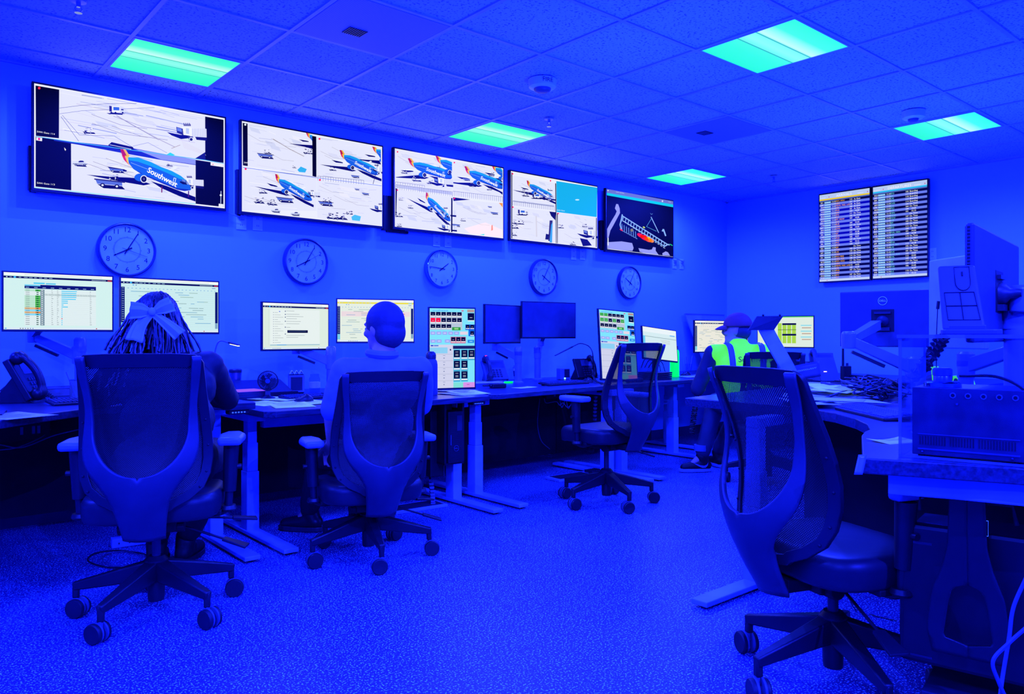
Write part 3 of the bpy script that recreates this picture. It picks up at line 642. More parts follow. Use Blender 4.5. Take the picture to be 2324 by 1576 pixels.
# wall sockets
def outlet(px, py, lab, yz=None, plug=False, right=False):
    w, h = .072, .115
    if right:
        p = at(px, py, x=WX); t = thing('wall_outlet', lab, 'outlet', (p.x - .001, p.y, p.z), R(-90), 'wall sockets')
    else:
        p = at(px, py, y=WY); t = thing('wall_outlet', lab, 'outlet', (p.x, p.y - .001, p.z), 0, 'wall sockets')
    m = MB(); m.box(-w / 2, w / 2, -.006, 0, -h / 2, h / 2); m.build('cover_plate', mat('socket_plate', (.4, .62, .95), .35), t, bevel=.002)
    m = MB()
    for z in (-.025, .025):
        for x in (-.007, .005): m.box(x, x + .003, -.0068, -.0055, z - .006, z + .006)
    m.build('socket', M_blk2, t)
    if plug:
        m = MB(); m.cbox((0, -.02, .025), (.03, .03, .03)); m.tube(arc([(0, -.03, .02), (-.06, -.05, .03), (-.15, -.03, .06)], 6), .004); m.build('plug', M_white, t, smooth=True)
outlet(547, 503, 'left of the two wall sockets under the second screen', plug=True); outlet(584, 505, 'right of the two wall sockets under the second screen')
outlet(990, 544, 'left of the two wall sockets under the third screen'); outlet(1016, 546, 'right of the two wall sockets under the third screen')
outlet(1301, 577, 'left of the two wall sockets under the fourth screen'); outlet(1321, 577, 'right of the two wall sockets under the fourth screen')
outlet(1530, 599, 'left wall socket with a plug under the map screen', plug=True); outlet(1546, 600, 'right wall socket with a plug under the map screen', plug=True)
outlet(2117, 577, 'wall socket right of the departures board', right=True)

# ---- clocks
M_clockrim = mat('clock_rim', .07, .3)
def clock(px, py, r, lab, hour, minute, sec=None, rim=M_clockrim, wide=.016, ring24=True):
    yb = WY - .001; p = at(px, py, y=yb - .045); t = thing('wall_clock', lab, 'clock', (p.x, yb, p.z), 0, 'round clocks under the wall screens')
    m = MB(); m.lathe([(r * .9, 0), (r, .006), (r, .035), (r - .004, .045), (r - wide * .6, .048), (r - wide, .040), (r - wide - .001, .03), (r * .8, .03)], axis=(0, -1, 0), n=48); m.build('rim', rim, t, smooth=True)
    ri = r - wide
    m = MB(); m.lathe([(ri, .030), (ri, .032)], axis=(0, -1, 0), n=48); m.build('dial', mat('clock_dial', (.5, .72, .95), .5), t)
    H = r * .185; parts = []
    cu_strs = []
    for k in range(1, 13):
        a = 2 * PI * k / 12; rr = ri * .81
        parts.append(text_mesh(str(k), H, 'n', M_ink, None, (0, 0, 0)))
        o = parts[-1]
        for v in o.data.vertices: x, z = v.co.x, v.co.y; v.co = Vector((x + rr * math.sin(a), -.0325 - v.co.z, z + rr * math.cos(a)))
    m = MB()
    for o in parts: m.add([tuple(v.co) for v in o.data.vertices], [tuple(q.vertices) for q in o.data.polygons]); me = o.data; bpy.data.objects.remove(o); bpy.data.meshes.remove(me)
    if ring24:
        for k in range(60):
            a = 2 * PI * k / 60; r0, r1 = ri * .47, ri * (.52 if k % 5 else .54); ww = .0012
            dx, dz = math.sin(a), math.cos(a); nx, nz = dz * ww, -dx * ww
            m.add([(dx * r0 + nx, -.0328, dz * r0 + nz), (dx * r1 + nx, -.0328, dz * r1 + nz), (dx * r1 - nx, -.0328, dz * r1 - nz), (dx * r0 - nx, -.0328, dz * r0 - nz)], [(0, 1, 2, 3)])
    m.build('numerals', M_ink, t)
    for nm, a, l, ww, y in (('hour_hand', 2 * PI * hour / 12, ri * .56, .0075, -.035), ('minute_hand', 2 * PI * minute / 60, ri * .78, .006, -.0365)) + ((('second_hand', 2 * PI * sec / 60, ri * .8, .0022, -.038),) if sec is not None else ()):
        dx, dz = math.sin(a), math.cos(a); m = MB(); m.bar((-dx * .2 * ri, y, -dz * .2 * ri), (dx * l, y, dz * l), ww * 1.2, .0012, ww * .7, .0012, up=(0, -1, 0)); m.cyl((0, y, 0), .006, -.001, .002, 10, axis=(0, -1, 0)); m.build(nm, M_ink, t)
    m = MB(); m.lathe([(ri, .041), (ri * .7, .043), (ri * .01, .044)], axis=(0, -1, 0), n=36); m.build('glass', M_glass, t, smooth=True)
clock(290, 567, .172, 'largest-looking dark rimmed wall clock, reading five past eight, left end of row', 8.1, 5, 18)
clock(697, 594, .172, 'dark rimmed wall clock below the second screen, second from left', 8.1, 5, 10)
clock(1005, 610, .158, 'chrome rimmed wall clock reading quarter to two, between two dark rimmed clocks', 1.8, 46, None, M_chrome, .012, False)
clock(1237, 629, .172, 'dark rimmed wall clock reading five past four below the fourth screen', 4.1, 5, None)
clock(1432, 642, .172, 'dark rimmed wall clock reading five past ten, right end of the clock row', 10.1, 5, 21)

# ---- flight boards on the right wall
def board(lab, title, L, Rr, acc, rows, seed, dest):
    xf = WX - .075; a = at(L[0], L[1], x=xf); b = at(Rr[0], Rr[1], x=xf); a2 = at(L[0], L[2], x=xf); b2 = at(Rr[0], Rr[2], x=xf)
    w = a.y - b.y; zt = (a.z + b.z) / 2; zb = (a2.z + b2.z) / 2; h = zt - zb
    t = thing('flight_board', lab, 'screen', (xf, (a.y + b.y) / 2, (zt + zb) / 2), R(-90), 'pair of flight boards on the right wall')
    m = MB(); m.box(-w / 2, w / 2, 0, .04, -h / 2, h / 2); m.box(-w * .3, w * .3, .04, .074, -h * .3, h * .3); m.build('housing', M_black, t, bevel=.003)
    cv = Canvas(w - .022, h - .026)
    cv.uv(0, 0, 1, 1, (.01, .01, .30), 0); rr = random.Random(seed)
    cv.uv(0, 0, 1, .052, (.72, .80, .96), 1); cv.uv(0, .052, 1, .068, acc, 2); cv.uv(0, .068, 1, .082, (.30, .40, .75), 2); cv.uv(0, .975, 1, 1, (.75, .82, .97), 2)
    cv.tuv(title, .5, .045, .027, (.97, .98, 1), 4, align='CENTER', sx=1.1)
    cv.tuv('Southwest', .02, .043, .011, (1, 1, 1), 4); cv.tuv('Southwest', .77, .043, .011, (1, 1, 1), 4); cv.uv(.19, .03, .205, .04, (.8, .1, .4), 4); cv.uv(.955, .03, .97, .04, (.8, .1, .4), 4); cv.uv(.15, .985, .165, .993, (.8, .1, .4), 4)
    y0, y1 = .082, .975; dh = (y1 - y0) / rows
    for k in range(rows):
        if k % 2: cv.uv(0, y0 + k * dh, 1, y0 + (k + 1) * dh, (.40, .48, .95), 1)
        else: cv.uv(0, y0 + k * dh, 1, y0 + (k + 1) * dh, ((.01, .01, .28) if title[0] == 'D' or k > 18 or k < 2 else (.02, .02, .75)), 1)
        cv.uv(.1, y0 + (k + .16) * dh, .235, y0 + (k + .84) * dh, (.42, .70, .95), 2)
        bl = y0 + (k + .80) * dh; hh = dh * .62
        cv.tuv(str(rr.choice([rr.randint(110, 999), rr.randint(1010, 4990)])), .02, bl, hh, (1, 1, 1), 3, 1.0)
        cv.tuv('Southwest', .105, bl, hh * .8, (.95, 1, 1), 3, .95)
        cv.tuv('%d:%02d' % (12 + k * 5 // rows, rr.choice(range(0, 60, 5))), .25, bl, hh, (.85, .92, 1), 3)
        cv.tuv(dest[k % len(dest)], .335, bl, hh, ((1, .70, .12) if title[0] == 'A' else (.45, .85, .95)), 3)
        if not (k % 11 == 9): cv.tuv(str(rr.randint(101, 118)), .61, bl, hh, (1, 1, 1), 3)
        cv.tuv(rr.choice(['On Time', 'On Time', '14:%02d' % rr.randint(10, 59), '15:%02d' % rr.randint(10, 59)]) if k > 4 else ('At Gate' if title[0] == 'A' else 'Boarding'), .76, bl, hh, (1, 1, 1), 3, align='CENTER')
    cv.place('screen', t)
board('left flight board with a yellow band headed ARRIVALS', 'ARRIVALS', (1858, 441, 643), (1976, 424, 636), (.93, .80, .12), 34, 4,
      ['MSY, HOU', 'DEN', 'MDW, MKE, LAS', 'SMF', 'PHX', 'SMF', 'SFO', 'SLC', 'PIT, MDW', 'DAL', 'BUR', 'OAK', 'DMH', 'LAS', 'SJC', 'AUS', 'PHX', 'SMF', 'MCI', 'RNO', 'SJD', 'OAK', 'LAS', 'ABQ', 'MCI, MKE', 'ABQ, TUS'])
board('right flight board with a cyan band headed DEPARTURES', 'DEPARTURES', (1979, 424, 636), (2107, 404, 628), (.15, .75, .97), 34, 9,
      ['SFO', 'SJC', 'LAS', 'PHX', 'OAK', 'SLC', 'MCI', 'SMF', 'DEN', 'MDW', 'HOU', 'SMF', 'SJC', 'RNO', 'SFO', 'SCK', 'PHX, DEN', 'SMF', 'LAS', 'SJC', 'BNA', 'SMF, SLC', 'LAS', 'TUS', 'AUS', 'PHX, AUS', 'DAL'])
# ================================================================ office chairs (local: sitter faces +Y, column at origin)
WO = [(.36, .068), (.40, .073), (.45, .081), (.50, .090), (.53, .098), (.56, .114), (.585, .137), (.61, .160), (.65, .184), (.70, .194), (.74, .193), (.80, .186), (.88, .184), (.96, .198), (1.045, .208)]
YY = [(.34, -.225), (.40, -.262), (.46, -.300), (.53, -.328), (.60, -.338), (.68, -.325), (.76, -.305), (.84, -.302), (.94, -.325), (1.05, -.372)]
WMm = [(.455, .02), (.463, .10), (.49, .165), (.53, .205), (.58, .228), (.65, .236), (.74, .232), (.85, .222), (.95, .216), (1.05, .212)]
YM = [(.44, -.265), (.50, -.262), (.58, -.245), (.66, -.232), (.74, -.236), (.84, -.262), (.94, -.305), (1.05, -.352)]
ZL = sorted([.36 + .685 * k / 40 for k in range(41)] + [.61 + .0001 + .09 * (k / 14) ** 2 for k in range(15)])
def BL(u, z, zb):
    s = min(1, max(0, (z - zb + .02) / .12)); s = s * s * (3 - 2 * s)
    return (1 - u * u) * (1 - s) + 4 * u * (1 - u) * s
def ZROW(v): return ZL[int(round(v * (len(ZL) - 1)))]
def make_chair(label, loc, az, base_rot=0, dz=0., arms=(-1, 1), pad_s=1.):
    t = thing('office_chair', label, 'chair', (loc[0], loc[1], 0), -R(az), 'mesh back swivel chairs')
    # five-star base
    br = R(base_rot + az)
    m = MB(); m.lathe([(.030, .055), (.032, .07), (.034, .19), (.044, .195), (.044, .22), (.030, .235)], n=20); m.build('base_hub', M_chair, t, smooth=True)
    for k in range(5):
        a = br + 2 * PI * k / 5; u = Vector((math.cos(a), math.sin(a), 0)); m = MB()
        m.bar(u * .025 + Vector((0, 0, .178)), u * .315 + Vector((0, 0, .122)), .056, .078, .028, .032)
        m.bar(u * .305 + Vector((0, 0, .135)), u * .305 + Vector((0, 0, .076)), .024, .024)
        m.build('base_leg', M_chair, t, bevel=.006, smooth=True)
        c = u * .308; ca = a + 1.1 + k * 1.7; ax = Vector((math.cos(ca), math.sin(ca), 0)); side = ax.cross(Vector((0, 0, 1)))
        o = c + side * .012; cs = thing('caster', None, None); cs.parent = t
        m = MB()
        for s in (-1, 1): m.lathe([(.012, -.010), (.035, -.010), (.038, -.006), (.038, .006), (.034, .010), (.008, .008)], o + ax * s * .020 + Vector((0, 0, .038)), 20, ax)
        m.build('wheel', M_tire, cs, smooth=True)
        m = MB()
        for s in (-1, 1): m.lathe([(.0385, -.0035), (.0395, 0), (.0385, .0035)], o + ax * s * .0115 + Vector((0, 0, .0396)), 20, ax)
        m.lathe([(.010, 0), (.010, .03)], c + Vector((0, 0, .05)), 10); m.build('hood', M_ring, cs, smooth=True)
    ls = MB(); ls.lathe([(.017, .22), (.017, .40 + dz)], n=16); ls.build('gas_lift', M_dgrey, t, smooth=True)
    # mechanism
    m = MB(); m.box(-.09, .09, -.13, .12, .355 + dz, .41 + dz, 1.1); m.box(-.05, .05, -.22, -.1, .36 + dz, .40 + dz); m.lathe([(.03, -.12), (.03, .12)], (0, -.09, .375 + dz), 14, (1, 0, 0)); m.box(-.25, .25, -.06, .02, .392 + dz, .412 + dz)
    m.lathe([(.022, 0), (.026, .02), (.022, .04)], (-.05, .1, .315 + dz), 14)
    m.build('tilt_mechanism', M_blk2, t, bevel=.004)
    for (p0, p1) in (((.08, -.04, .365 + dz), (.27, -.08, .30 + dz)), ((.08, .06, .37 + dz), (.29, .10, .345 + dz))):
        m = MB(); m.tube([p0, p1], .0055); d = Vector(p1) - Vector(p0); d.normalize(); m.bar(Vector(p1) - d * .01, Vector(p1) + d * .09, .036, .012, .058, .009); m.build('lever', M_black, t, bevel=.003)
    # seat cushion
    def seat(u, v):
        a = 2 * PI * u; n = .50
        c, s = math.cos(a), math.sin(a); x = .252 * math.copysign(abs(c) ** n, c); y = .235 * math.copysign(abs(s) ** n, s) + .02
        tb = [(0, .0, .408), (.08, .55, .402), (.16, .9, .402), (.24, .985, .412), (.40, 1.0, .445), (.55, 1.0, .48), (.66, .95, .503), (.8, .8, .508), (.9, .5, .503), (1, .0, .500)]
        k = interp([(p[0], p[1]) for p in tb], v); z = interp([(p[0], p[2]) for p in tb], v)
        zz = z + dz; q = y * k + .02 * (1 - k)
        if q > .12: zz -= (q - .12) ** 2 * 1.4
        return (x * k, q, zz)
    m = MB(); m.grid(seat, 48, 22); m.build('seat', M_seat, t, smooth=True)
    # yoke (Y shaped shell)
    def arm(side):
        def fn(u, v):
            z = ZROW(v); wo = sinterp(WO, z)
            wi = 0
            zb = .61
            if z > zb: wi = min(wo - .022, .158 * math.sqrt(max(0, 1 - max(0, (.78 - z) / (.78 - zb)) ** 2)) + max(0, z - .80) * .09)
            x = wi + (wo - wi) * u; y = sinterp(YY, z) + .9 * x * x * (1 if z > .5 else 2) - .030 * (1 - (x / wo) ** 2)
            if wi == 0 and z > .55: y += .0
            return (side * x, y, z + dz)
        return fn
    m = MB(); m.grid(arm(1), 8, len(ZL) - 1); m.grid(arm(-1), 8, len(ZL) - 1)
    o = m.build('back_shell', M_yoke, t, smooth=True, solid=.014)
    bm = bmesh.new(); bm.from_mesh(o.data); bmesh.ops.remove_doubles(bm, verts=bm.verts, dist=.0006); bmesh.ops.recalc_face_normals(bm, faces=bm.faces); bm.to_mesh(o.data); bm.free()
    # mesh frame band
    def ym(x, z): return sinterp(YM, z) + .95 * x * x
    pts = []
    zs = [.463, .475, .50, .54, .59, .65, .72, .79, .86, .93, .99, 1.02]
    right = [(sinterp(WMm, z), z) for z in zs] + [(.203, 1.04), (.185, 1.052), (.12, 1.056), (0, 1.057)]
    full = [(0, .455), (.06, .456)] + right; full = full + [(-x, z) for x, z in reversed(full[1:-1])]
    n = len(full); vs = []; fs = []
    for i, (x, z) in enumerate(full):
        a = full[i - 1]; b = full[(i + 1) % n]; dx, dz_ = b[0] - a[0], b[1] - a[1]; l = math.hypot(dx, dz_); nx, nz = dz_ / l, -dx / l
        if nx * x + nz * (z - .75) < 0: nx, nz = -nx, -nz
        wd = .034 if z < 1.03 else .052
        for (k, off) in ((0, .008), (0, -.008), (-wd, -.006), (-wd, .006)):
            X, Z = x + nx * k, z + nz * k; vs.append((X, ym(X, Z) + off - (.004 if k else 0), Z + dz))
    for i in range(n):
        j = (i + 1) % n; fs += [(i * 4 + q, i * 4 + (q + 1) % 4, j * 4 + (q + 1) % 4, j * 4 + q) for q in range(4)]
    m = MB(); m.add(vs, fs); m.build('back_frame', M_chair, t, smooth=True, bevel=.002)
    m = MB()
    for sgn in (-1, 1):
        for z in (.545, .60, .70, .80):
            x = sgn * (sinterp(WMm, z) - .016); m.ball((x, ym(x, z) - .011, z + dz), .0045, 8, 6)
    m.build('rivets', M_ink, t)
    def fab(u, v):
        z = .462 + .58 * v; x = (2 * u - 1) * max(.02, sinterp(WMm, z) - .02); return (x, ym(x, z), z + dz)
    m = MB(); m.grid(fab, 16, 30); m.build('mesh_panel', M_mesh, t, smooth=True)
    # arms
    for s in arms:
        a = thing('armrest', None, None); a.parent = t
        m = MB(); m.tube(arc([(s * .10, .0, .40 + dz), (s * .22, 0, .39 + dz), (s * .275, .0, .41 + dz)], 5), .016, 8); m.tube([(s * .272, 0, .395 + dz), (s * .278, -.002, .50 + dz)], .016, 10); m.tube([(s * .277, 0, .48 + dz), (s * .285, 0, .675 + dz)], [.026, .031], 12)
        m.lathe([(.03, 0), (.036, .008), (.03, .022)], (s * .272, 0, .40 + dz), 14); m.lathe([(.010, 0), (.010, .02)], (s * .305, 0, .58 + dz), 10, (s, 0, 0)); m.build('arm_post', M_chair, a, smooth=True)
        m = MB(); ox = []
        pl = [(-.045, -.10), (.045, -.10), (.052, .05), (.03, .13), (-.03, .13), (-.052, .05)]
        m.prism([(x * pad_s + s * .285, y * pad_s) for x, y in pl], .678 + dz, .712 + dz); m.build('arm_pad', M_pad, a, bevel=.012, smooth=True)
    return t
make_chair('large mesh back office chair at lower left holding the woman with a bow', (.90, 3.30), 25, 2, .0)
make_chair('mesh back office chair holding the man in a light shirt', (1.95, 3.45), 15, 36, -.10)
make_chair('empty mesh back office chair in the middle distance, left of the green bottle', (3.77, 3.50), 1, 35, .02, (-1, 1))
make_chair('empty mesh back office chair in the right foreground at the curved desk', (2.37, 1.21), 110, 91, -.03, (1,), pad_s=.5)
make_chair('far mesh back office chair holding the person in a green vest', (5.22, 3.18), 50, 55, -.05)

# ================================================================ sit-stand desks
def desk(label, poly, z, legs, panel=None, keypad=None, th=.035, rails=None):
    t = thing('standing_desk', label, 'desk', (0, 0, 0), 0, 'height adjustable desks')
    m = MB(); m.prism(poly, z - th, z); tp = m.build('desktop', M_desk, t, bevel=.004)
    n = len(poly); m = MB()
    for (x, y, fy0, fy1, ax) in legs:
        lg = thing('leg', None, None); lg.parent = t
        m = MB(); m.box(x - .035, x + .035, y - .045, y + .045, .03, .36); m.box(x - .030, x + .030, y - .040, y + .040, .36, .52); m.box(x - .026, x + .026, y - .035, y + .035, .5, z - th - .002); m.build('column', M_white, lg, bevel=.004)
        m = MB()
        if ax == 'y': m.box(x - .04, x + .04, fy0, fy1, .012, .034)
        else: m.box(fy0, fy1, y - .04, y + .04, .012, .034)
        m.build('foot', M_white, lg, bevel=.004); m = MB()
        if ax == 'y': m.box(x - .05, x + .05, y - .1, y + .42, z - th - .05, z - th)
        else: m.box(x - .03, x + .48, y - .03, y + .03, z - th - .045, z - th)
        m.build('support_bar', M_white, lg, bevel=.004)
        m = MB()
        for e in (fy0 + .04, fy1 - .04):
            c = (x, e) if ax == 'y' else (e, y); m.cyl((c[0], c[1], 0), .018, 0.0005, .014, 12)
        m.build('glide', M_blk2, lg)
    if rails:
        m = MB()
        for r in rails: m.box(*r)
        m.build('cross_rail', M_white, t, bevel=.003)
    if panel:
        m = MB(); m.box(*panel); m.build('modesty_panel', M_under, t)
    if keypad:
        x, y = keypad; m = MB(); m.box(x - .05, x + .05, y, y + .06, z - th - .022, z - th - .001); k = m.build('height_keypad', M_black, t, bevel=.003)
        m = MB()
        for i in range(5): m.box(x - .038 + i * .015, x - .03 + i * .015, y - .001, y + .001, z - th - .015, z - th - .009)
        m.build('keypad_button', M_logo, k)
    return t
# A : curved, far left (slightly raised)
A = [(-.5, 5.3), (-.5, 3.35), (.05, 3.42), (.30, 3.58), (.45, 3.73), (.60, 3.88), (.80, 4.05), (1.0, 4.14), (1.2, 4.12), (1.33, 4.0), (1.40, 3.86), (1.53, 3.86), (1.53, 5.3)]
desk('long curved dark desk at far left where the woman with the bow sits', A, .78, [(1.46, 4.27, 3.72, 4.75, 'y'), (-.3, 4.4, 3.6, 4.9, 'y')], panel=(-.5, 1.55, 4.86, 4.885, .15, .74), keypad=(1.45, 3.87))
desk('dark desk in front of the man with scattered bright papers on it', [(1.57, 5.3), (1.57, 3.86), (1.62, 3.82), (3.10, 3.92), (3.14, 3.98), (3.14, 5.3)], .73, [(1.66, 4.27, 3.72, 4.8, 'y'), (3.02, 4.2, 3.72, 4.8, 'y')], panel=(1.56, 3.14, 4.86, 4.885, .095, .69), keypad=(3.03, 3.93), rails=[(1.72, 2.96, 4.22, 4.28, .60, .66)])
desk('dark desk below the two switched-off monitors', [(3.17, 5.3), (3.17, 4.02), (3.22, 3.97), (4.58, 4.13), (4.58, 5.3)], .73, [(3.24, 4.25, 3.73, 4.8, 'y'), (4.53, 4.2, 3.75, 4.8, 'y')], panel=(3.15, 4.59, 4.86, 4.885, .095, .69), keypad=(4.45, 4.13))
desk('dark desk carrying the bright green bottle', [(4.61, 5.3), (4.61, 4.13), (5.83, 4.19), (5.88, 4.25), (5.88, 5.3)], .73, [(4.67, 4.18, 3.75, 4.8, 'y'), (5.75, 4.5, 4.2, 4.95, 'y')], panel=(4.60, 5.88, 4.86, 4.885, .095, .69))
desk('far corner desk in front of the person in the green vest', [(5.92, 5.3), (5.92, 4.35), (6.35, 4.1), (6.55, 3.6), (6.6, 2.2), (7.8, 2.2), (7.8, 5.3)], .73, [(7.0, 2.6, 6.7, 7.6, 'x'), (6.2, 4.9, 4.4, 5.2, 'y')], panel=(7.78, 7.81, 2.2, 5.2, .06, .69))
# R : big island in the right foreground with a concave corner
Rp = [(3.22, 2.44), (3.20, 1.86), (3.16, 1.72), (3.06, 1.55), (2.92, 1.40), (2.78, 1.29), (2.62, 1.205), (2.55, 1.19), (2.44, 1.15), (1.99, .935), (1.99, .93), (2.12, .62), (2.35, -.2), (3.9, -.2), (4.6, .8), (4.85, 2.3), (4.6, 2.62)]
desk('large curved dark desk island in the right foreground', Rp, .80, [(3.02, 1.90, 2.60, 3.55, 'x'), (2.75, .55, 2.35, 3.2, 'x')], th=.042, panel=(3.62, 3.645, .1, 2.0, .04, .752))
m = MB(); ztop = .755
ap = [(2.06, .90), (2.12, .76), (2.40, -.15), (3.0, -.15), (3.0, .9), (2.25, .95)]
m.prism(ap, .70, .757)
bk = m.build('under_frame', M_white, [o for o in col.objects if o.get('label', '').startswith('large curved dark')][0], bevel=.004)

# ================================================================ monitors
def monitor(label, L, Rr, yL=None, yR=None, dL=None, dR=None, cv=None, tilt=0, bz=.008, th=.02, off=False, hh=None, name='computer_monitor', group='desk monitors', roll=0, bulge=True, shell=None):
    pl = at(L[0], (L[1] + L[2]) / 2, y=yL, d=dL); pr = at(Rr[0], (Rr[1] + Rr[2]) / 2, y=yR, d=dR)
    kL = dict(y=yL) if yL else dict(d=dL); kR = dict(y=yR) if yR else dict(d=dR)
    zt = (at(L[0], L[1], **kL).z + at(Rr[0], Rr[1], **kR).z) / 2; zb = (at(L[0], L[2], **kL).z + at(Rr[0], Rr[2], **kR).z) / 2
    w = math.hypot(pr.x - pl.x, pr.y - pl.y); h = (zt - zb) / math.cos(tilt); rz = math.atan2(pr.y - pl.y, pr.x - pl.x)
    t = thing(name, label, 'monitor', ((pl.x + pr.x) / 2, (pl.y + pr.y) / 2, (zt + zb) / 2), 0, group, rot=Euler((-tilt, roll, rz), 'XYZ'))
    m = MB(); m.box(-w / 2, w / 2, 0, th, -h / 2, h / 2)
    if bulge: m.box(-w * .3, w * .3, th, th + .02, -h * .32, h * .3)
    m.build('housing', shell or M_black, t, bevel=.002)
    m = MB(); m.box(-.05, .05, th + .02, th + .035, -.05, .05); m.build('mount_plate', M_silver, t)
    if cv: cv.W, cv.H = w - 2 * bz, h - 2 * bz - .004; cv.place('screen', t, z0=.002)
    else: m = MB(); m.box(-w / 2 + bz, w / 2 - bz, -.001, .002, -h / 2 + bz + .006, h / 2 - bz); m.build('screen', mat('dark_screen_glass', .07, .25, spec=.6), t)
    t['w'] = w; t['h'] = h
    return t
CRM = (.88, .94, .90); INK = (.45, .50, .50); NAV = (.03, .04, .30); CYN = (.25, .75, .95)
def browser(cv, band=NAV, base=CRM, seed=0, red=True, cyan=True):
    cv.uv(0, 0, 1, 1, base, 0); cv.uv(0, 0, 1, .045, (.96, .98, .97), 1); cv.uv(.18, .02, .9, .035, (.86, .90, .88), 2); cv.uv(0, .06, 1, .095, band, 2)
    rr = random.Random(seed)
    for k in range(7): x = .13 + k * .045; cv.uv(x, .073, x + rr.uniform(.018, .035), .082, (.6, .75, .9), 3)
    cv.uv(.02, .07, .032, .085, (.8, .9, 1), 3); cv.uv(.05, .074, .07, .082, (.6, .7, .9), 3)
    if cyan: cv.uv(.085, .062, .105, .093, (.2, .7, .95), 3)
    if red:
        cv.uv(.955, .068, .995, .09, (.75, .15, .2), 3)
        for k in range(10): cv.uv(.80 + k * .014, .072, .808 + k * .014, .086, (.7, .8, .9), 3)
    cv.uv(0, .965, 1, 1, (.86, .92, .95), 2); cv.uv(.01, .972, .025, .99, (.3, .7, .95), 3)
    for k in range(6): cv.uv(.14 + k * .022, .975, .148 + k * .022, .99, rr.choice([(.2, .2, .3), (.3, .4, .7), (.5, .4, .1)]), 3)
    cv.uv(.84, .972, .85, .99, (.7, .1, .1), 3)
    return cv
# table of services
m1 = browser(Canvas(1, 1), base=(.83, .95, .92), seed=1)
m1.uv(.26, .16, .36, .185, (.30, .80, .95), 3); m1.uv(.37, .165, .46, .19, (.35, .78, .92), 3)
m1.uv(.18, .20, .32, .225, (.45, .82, .95), 3); m1.uv(.32, .20, .84, .235, (.05, .09, .45), 3); m1.uv(.18, .225, .84, .27, (.04, .07, .40), 4)
for k in range(9): m1.uv(.19 + k * .075, .245, .22 + k * .075, .255, (.6, .75, .9), 5)
m1.uv(.18, .285, .84, .93, (.88, .94, .93), 2); rr = random.Random(3)
for k in range(18):
    y = .285 + k * .0358; g = k in (0, 3, 4, 5, 6, 7, 8); orn = k in (9, 11)
    cc = (.25, .72, .12) if g else ((.93, .55, .10) if orn else ((.35, .80, .92) if k in (10, 12) else (.86, .93, .92)))
    m1.uv(.18, y, .275, y + .034, (.72, .90, .78) if g else ((.90, .72, .45) if orn else ((.55, .85, .95) if k in (10, 12) else (.87, .93, .92))), 3)
    m1.uv(.275, y, .32, y + .034, cc, 3); m1.uv(.32, y, .358, y + .034, (.45, .55, .58), 3); m1.uv(.328, y + .01, .345, y + .022, (.85, .9, .9), 4)
    m1.uv(.32, y + .033, .84, y + .0345, (.78, .84, .83), 4); m1.uv(.19, y + .012, .225, y + .02, INK, 4); m1.uv(.285, y + .01, .305, y + .024, (.1, .3, .1), 4)
    if k == 2: m1.uv(.18, y, .84, y + .034, (.70, .77, .80), 2)
    L_ = [.145, .14, .14, .14, .135, .06, .06, .02, .06, .01, .01, .01, .01, .01, .01, .01, .01, .01][k]
    m1.uv(.512, y + .008, .512 + L_, y + .024, (.28, .80, .95) if k != 14 else (.8, .15, .3), 5)
    for x in (.42, .47, .78): m1.uv(x, y + .012, x + rr.uniform(.006, .02), y + .019, INK, 4)
def timeline(cv, seed, col2=(.83, .93, .92), bars=40):
    cv.uv(.0, .16, .035, .82, (.04, .12, .42), 3); cv.uv(0, .82, .035, .95, (.45, .8, .9), 3)
    for k in range(16): cv.uv(.008, .18 + k * .04, .028, .187 + k * .04, (.7, .8, .95), 4)
    for k in range(24): cv.uv(.06 + k * .039, .175, .075 + k * .039, .185, (.45, .65, .85), 4)
    cv.uv(.965, .20, .995, .82, (.04, .10, .40), 3); cv.uv(.965, .82, .995, .93, (.5, .65, .75), 3); cv.uv(.11, .11, .125, .13, (.4, .7, .95), 4); cv.uv(.14, .115, .15, .13, (.3, .35, .7), 4); cv.uv(.93, .12, .97, .135, (.45, .6, .8), 4)
    rr = random.Random(seed)
    for k in range(17): cv.uv(.04, .22 + k * .042, .96, .222 + k * .042, (.74, .82, .84), 2)
    for k in range(bars):
        x = rr.uniform(.05, .8); y = .215 + rr.randint(0, 16) * .042; l = rr.uniform(.03, .14)
        cv.uv(x, y + .018, x + l, y + .027, rr.choice([(.45, .58, .60), (.5, .62, .6), (.35, .62, .80), (.55, .68, .6)]), 5)
m2 = browser(Canvas(1, 1), base=(.80, .93, .92), seed=2); timeline(m2, 5, bars=60)
m3 = browser(Canvas(1, 1), base=(.87, .93, .86), seed=3)
m3.uv(.10, .13, .86, .90, (.91, .95, .92), 2); m3.uv(.08, .10, .085, .92, (.8, .85, .85), 3); m3.uv(.10, .90, .86, .92, (.6, .75, .8), 3); m3.uv(.20, .90, .34, .915, (.3, .65, .9), 4)
for y, w_ in ((.16, .12), (.23, .2), (.28, .26), (.33, .16), (.39, .22), (.44, .2), (.52, .06), (.70, .28), (.74, .18)): m3.uv(.34, y, .34 + w_, y + .006, INK, 4); m3.ell
for y in (.17, .24, .3, .39, .52, .67): m3.uv(.318, y - .01, .332, y + .012, (.3, .36, .5), 4)
for k in range(14): m3.uv(.145, .2 + k * .05, .155, .212 + k * .05, (.45, .48, .6), 4); m3.uv(.165, .203 + k * .05, .165 + .05 + .04 * (k % 3), .208 + k * .05, INK, 4)
m3.uv(.355, .585, .67, .645, (.02, .04, .12), 4); m3.uv(.37, .605, .64, .613, (.3, .4, .5), 5); m3.uv(.23, .17, .25, .19, (.4, .5, .9), 4)
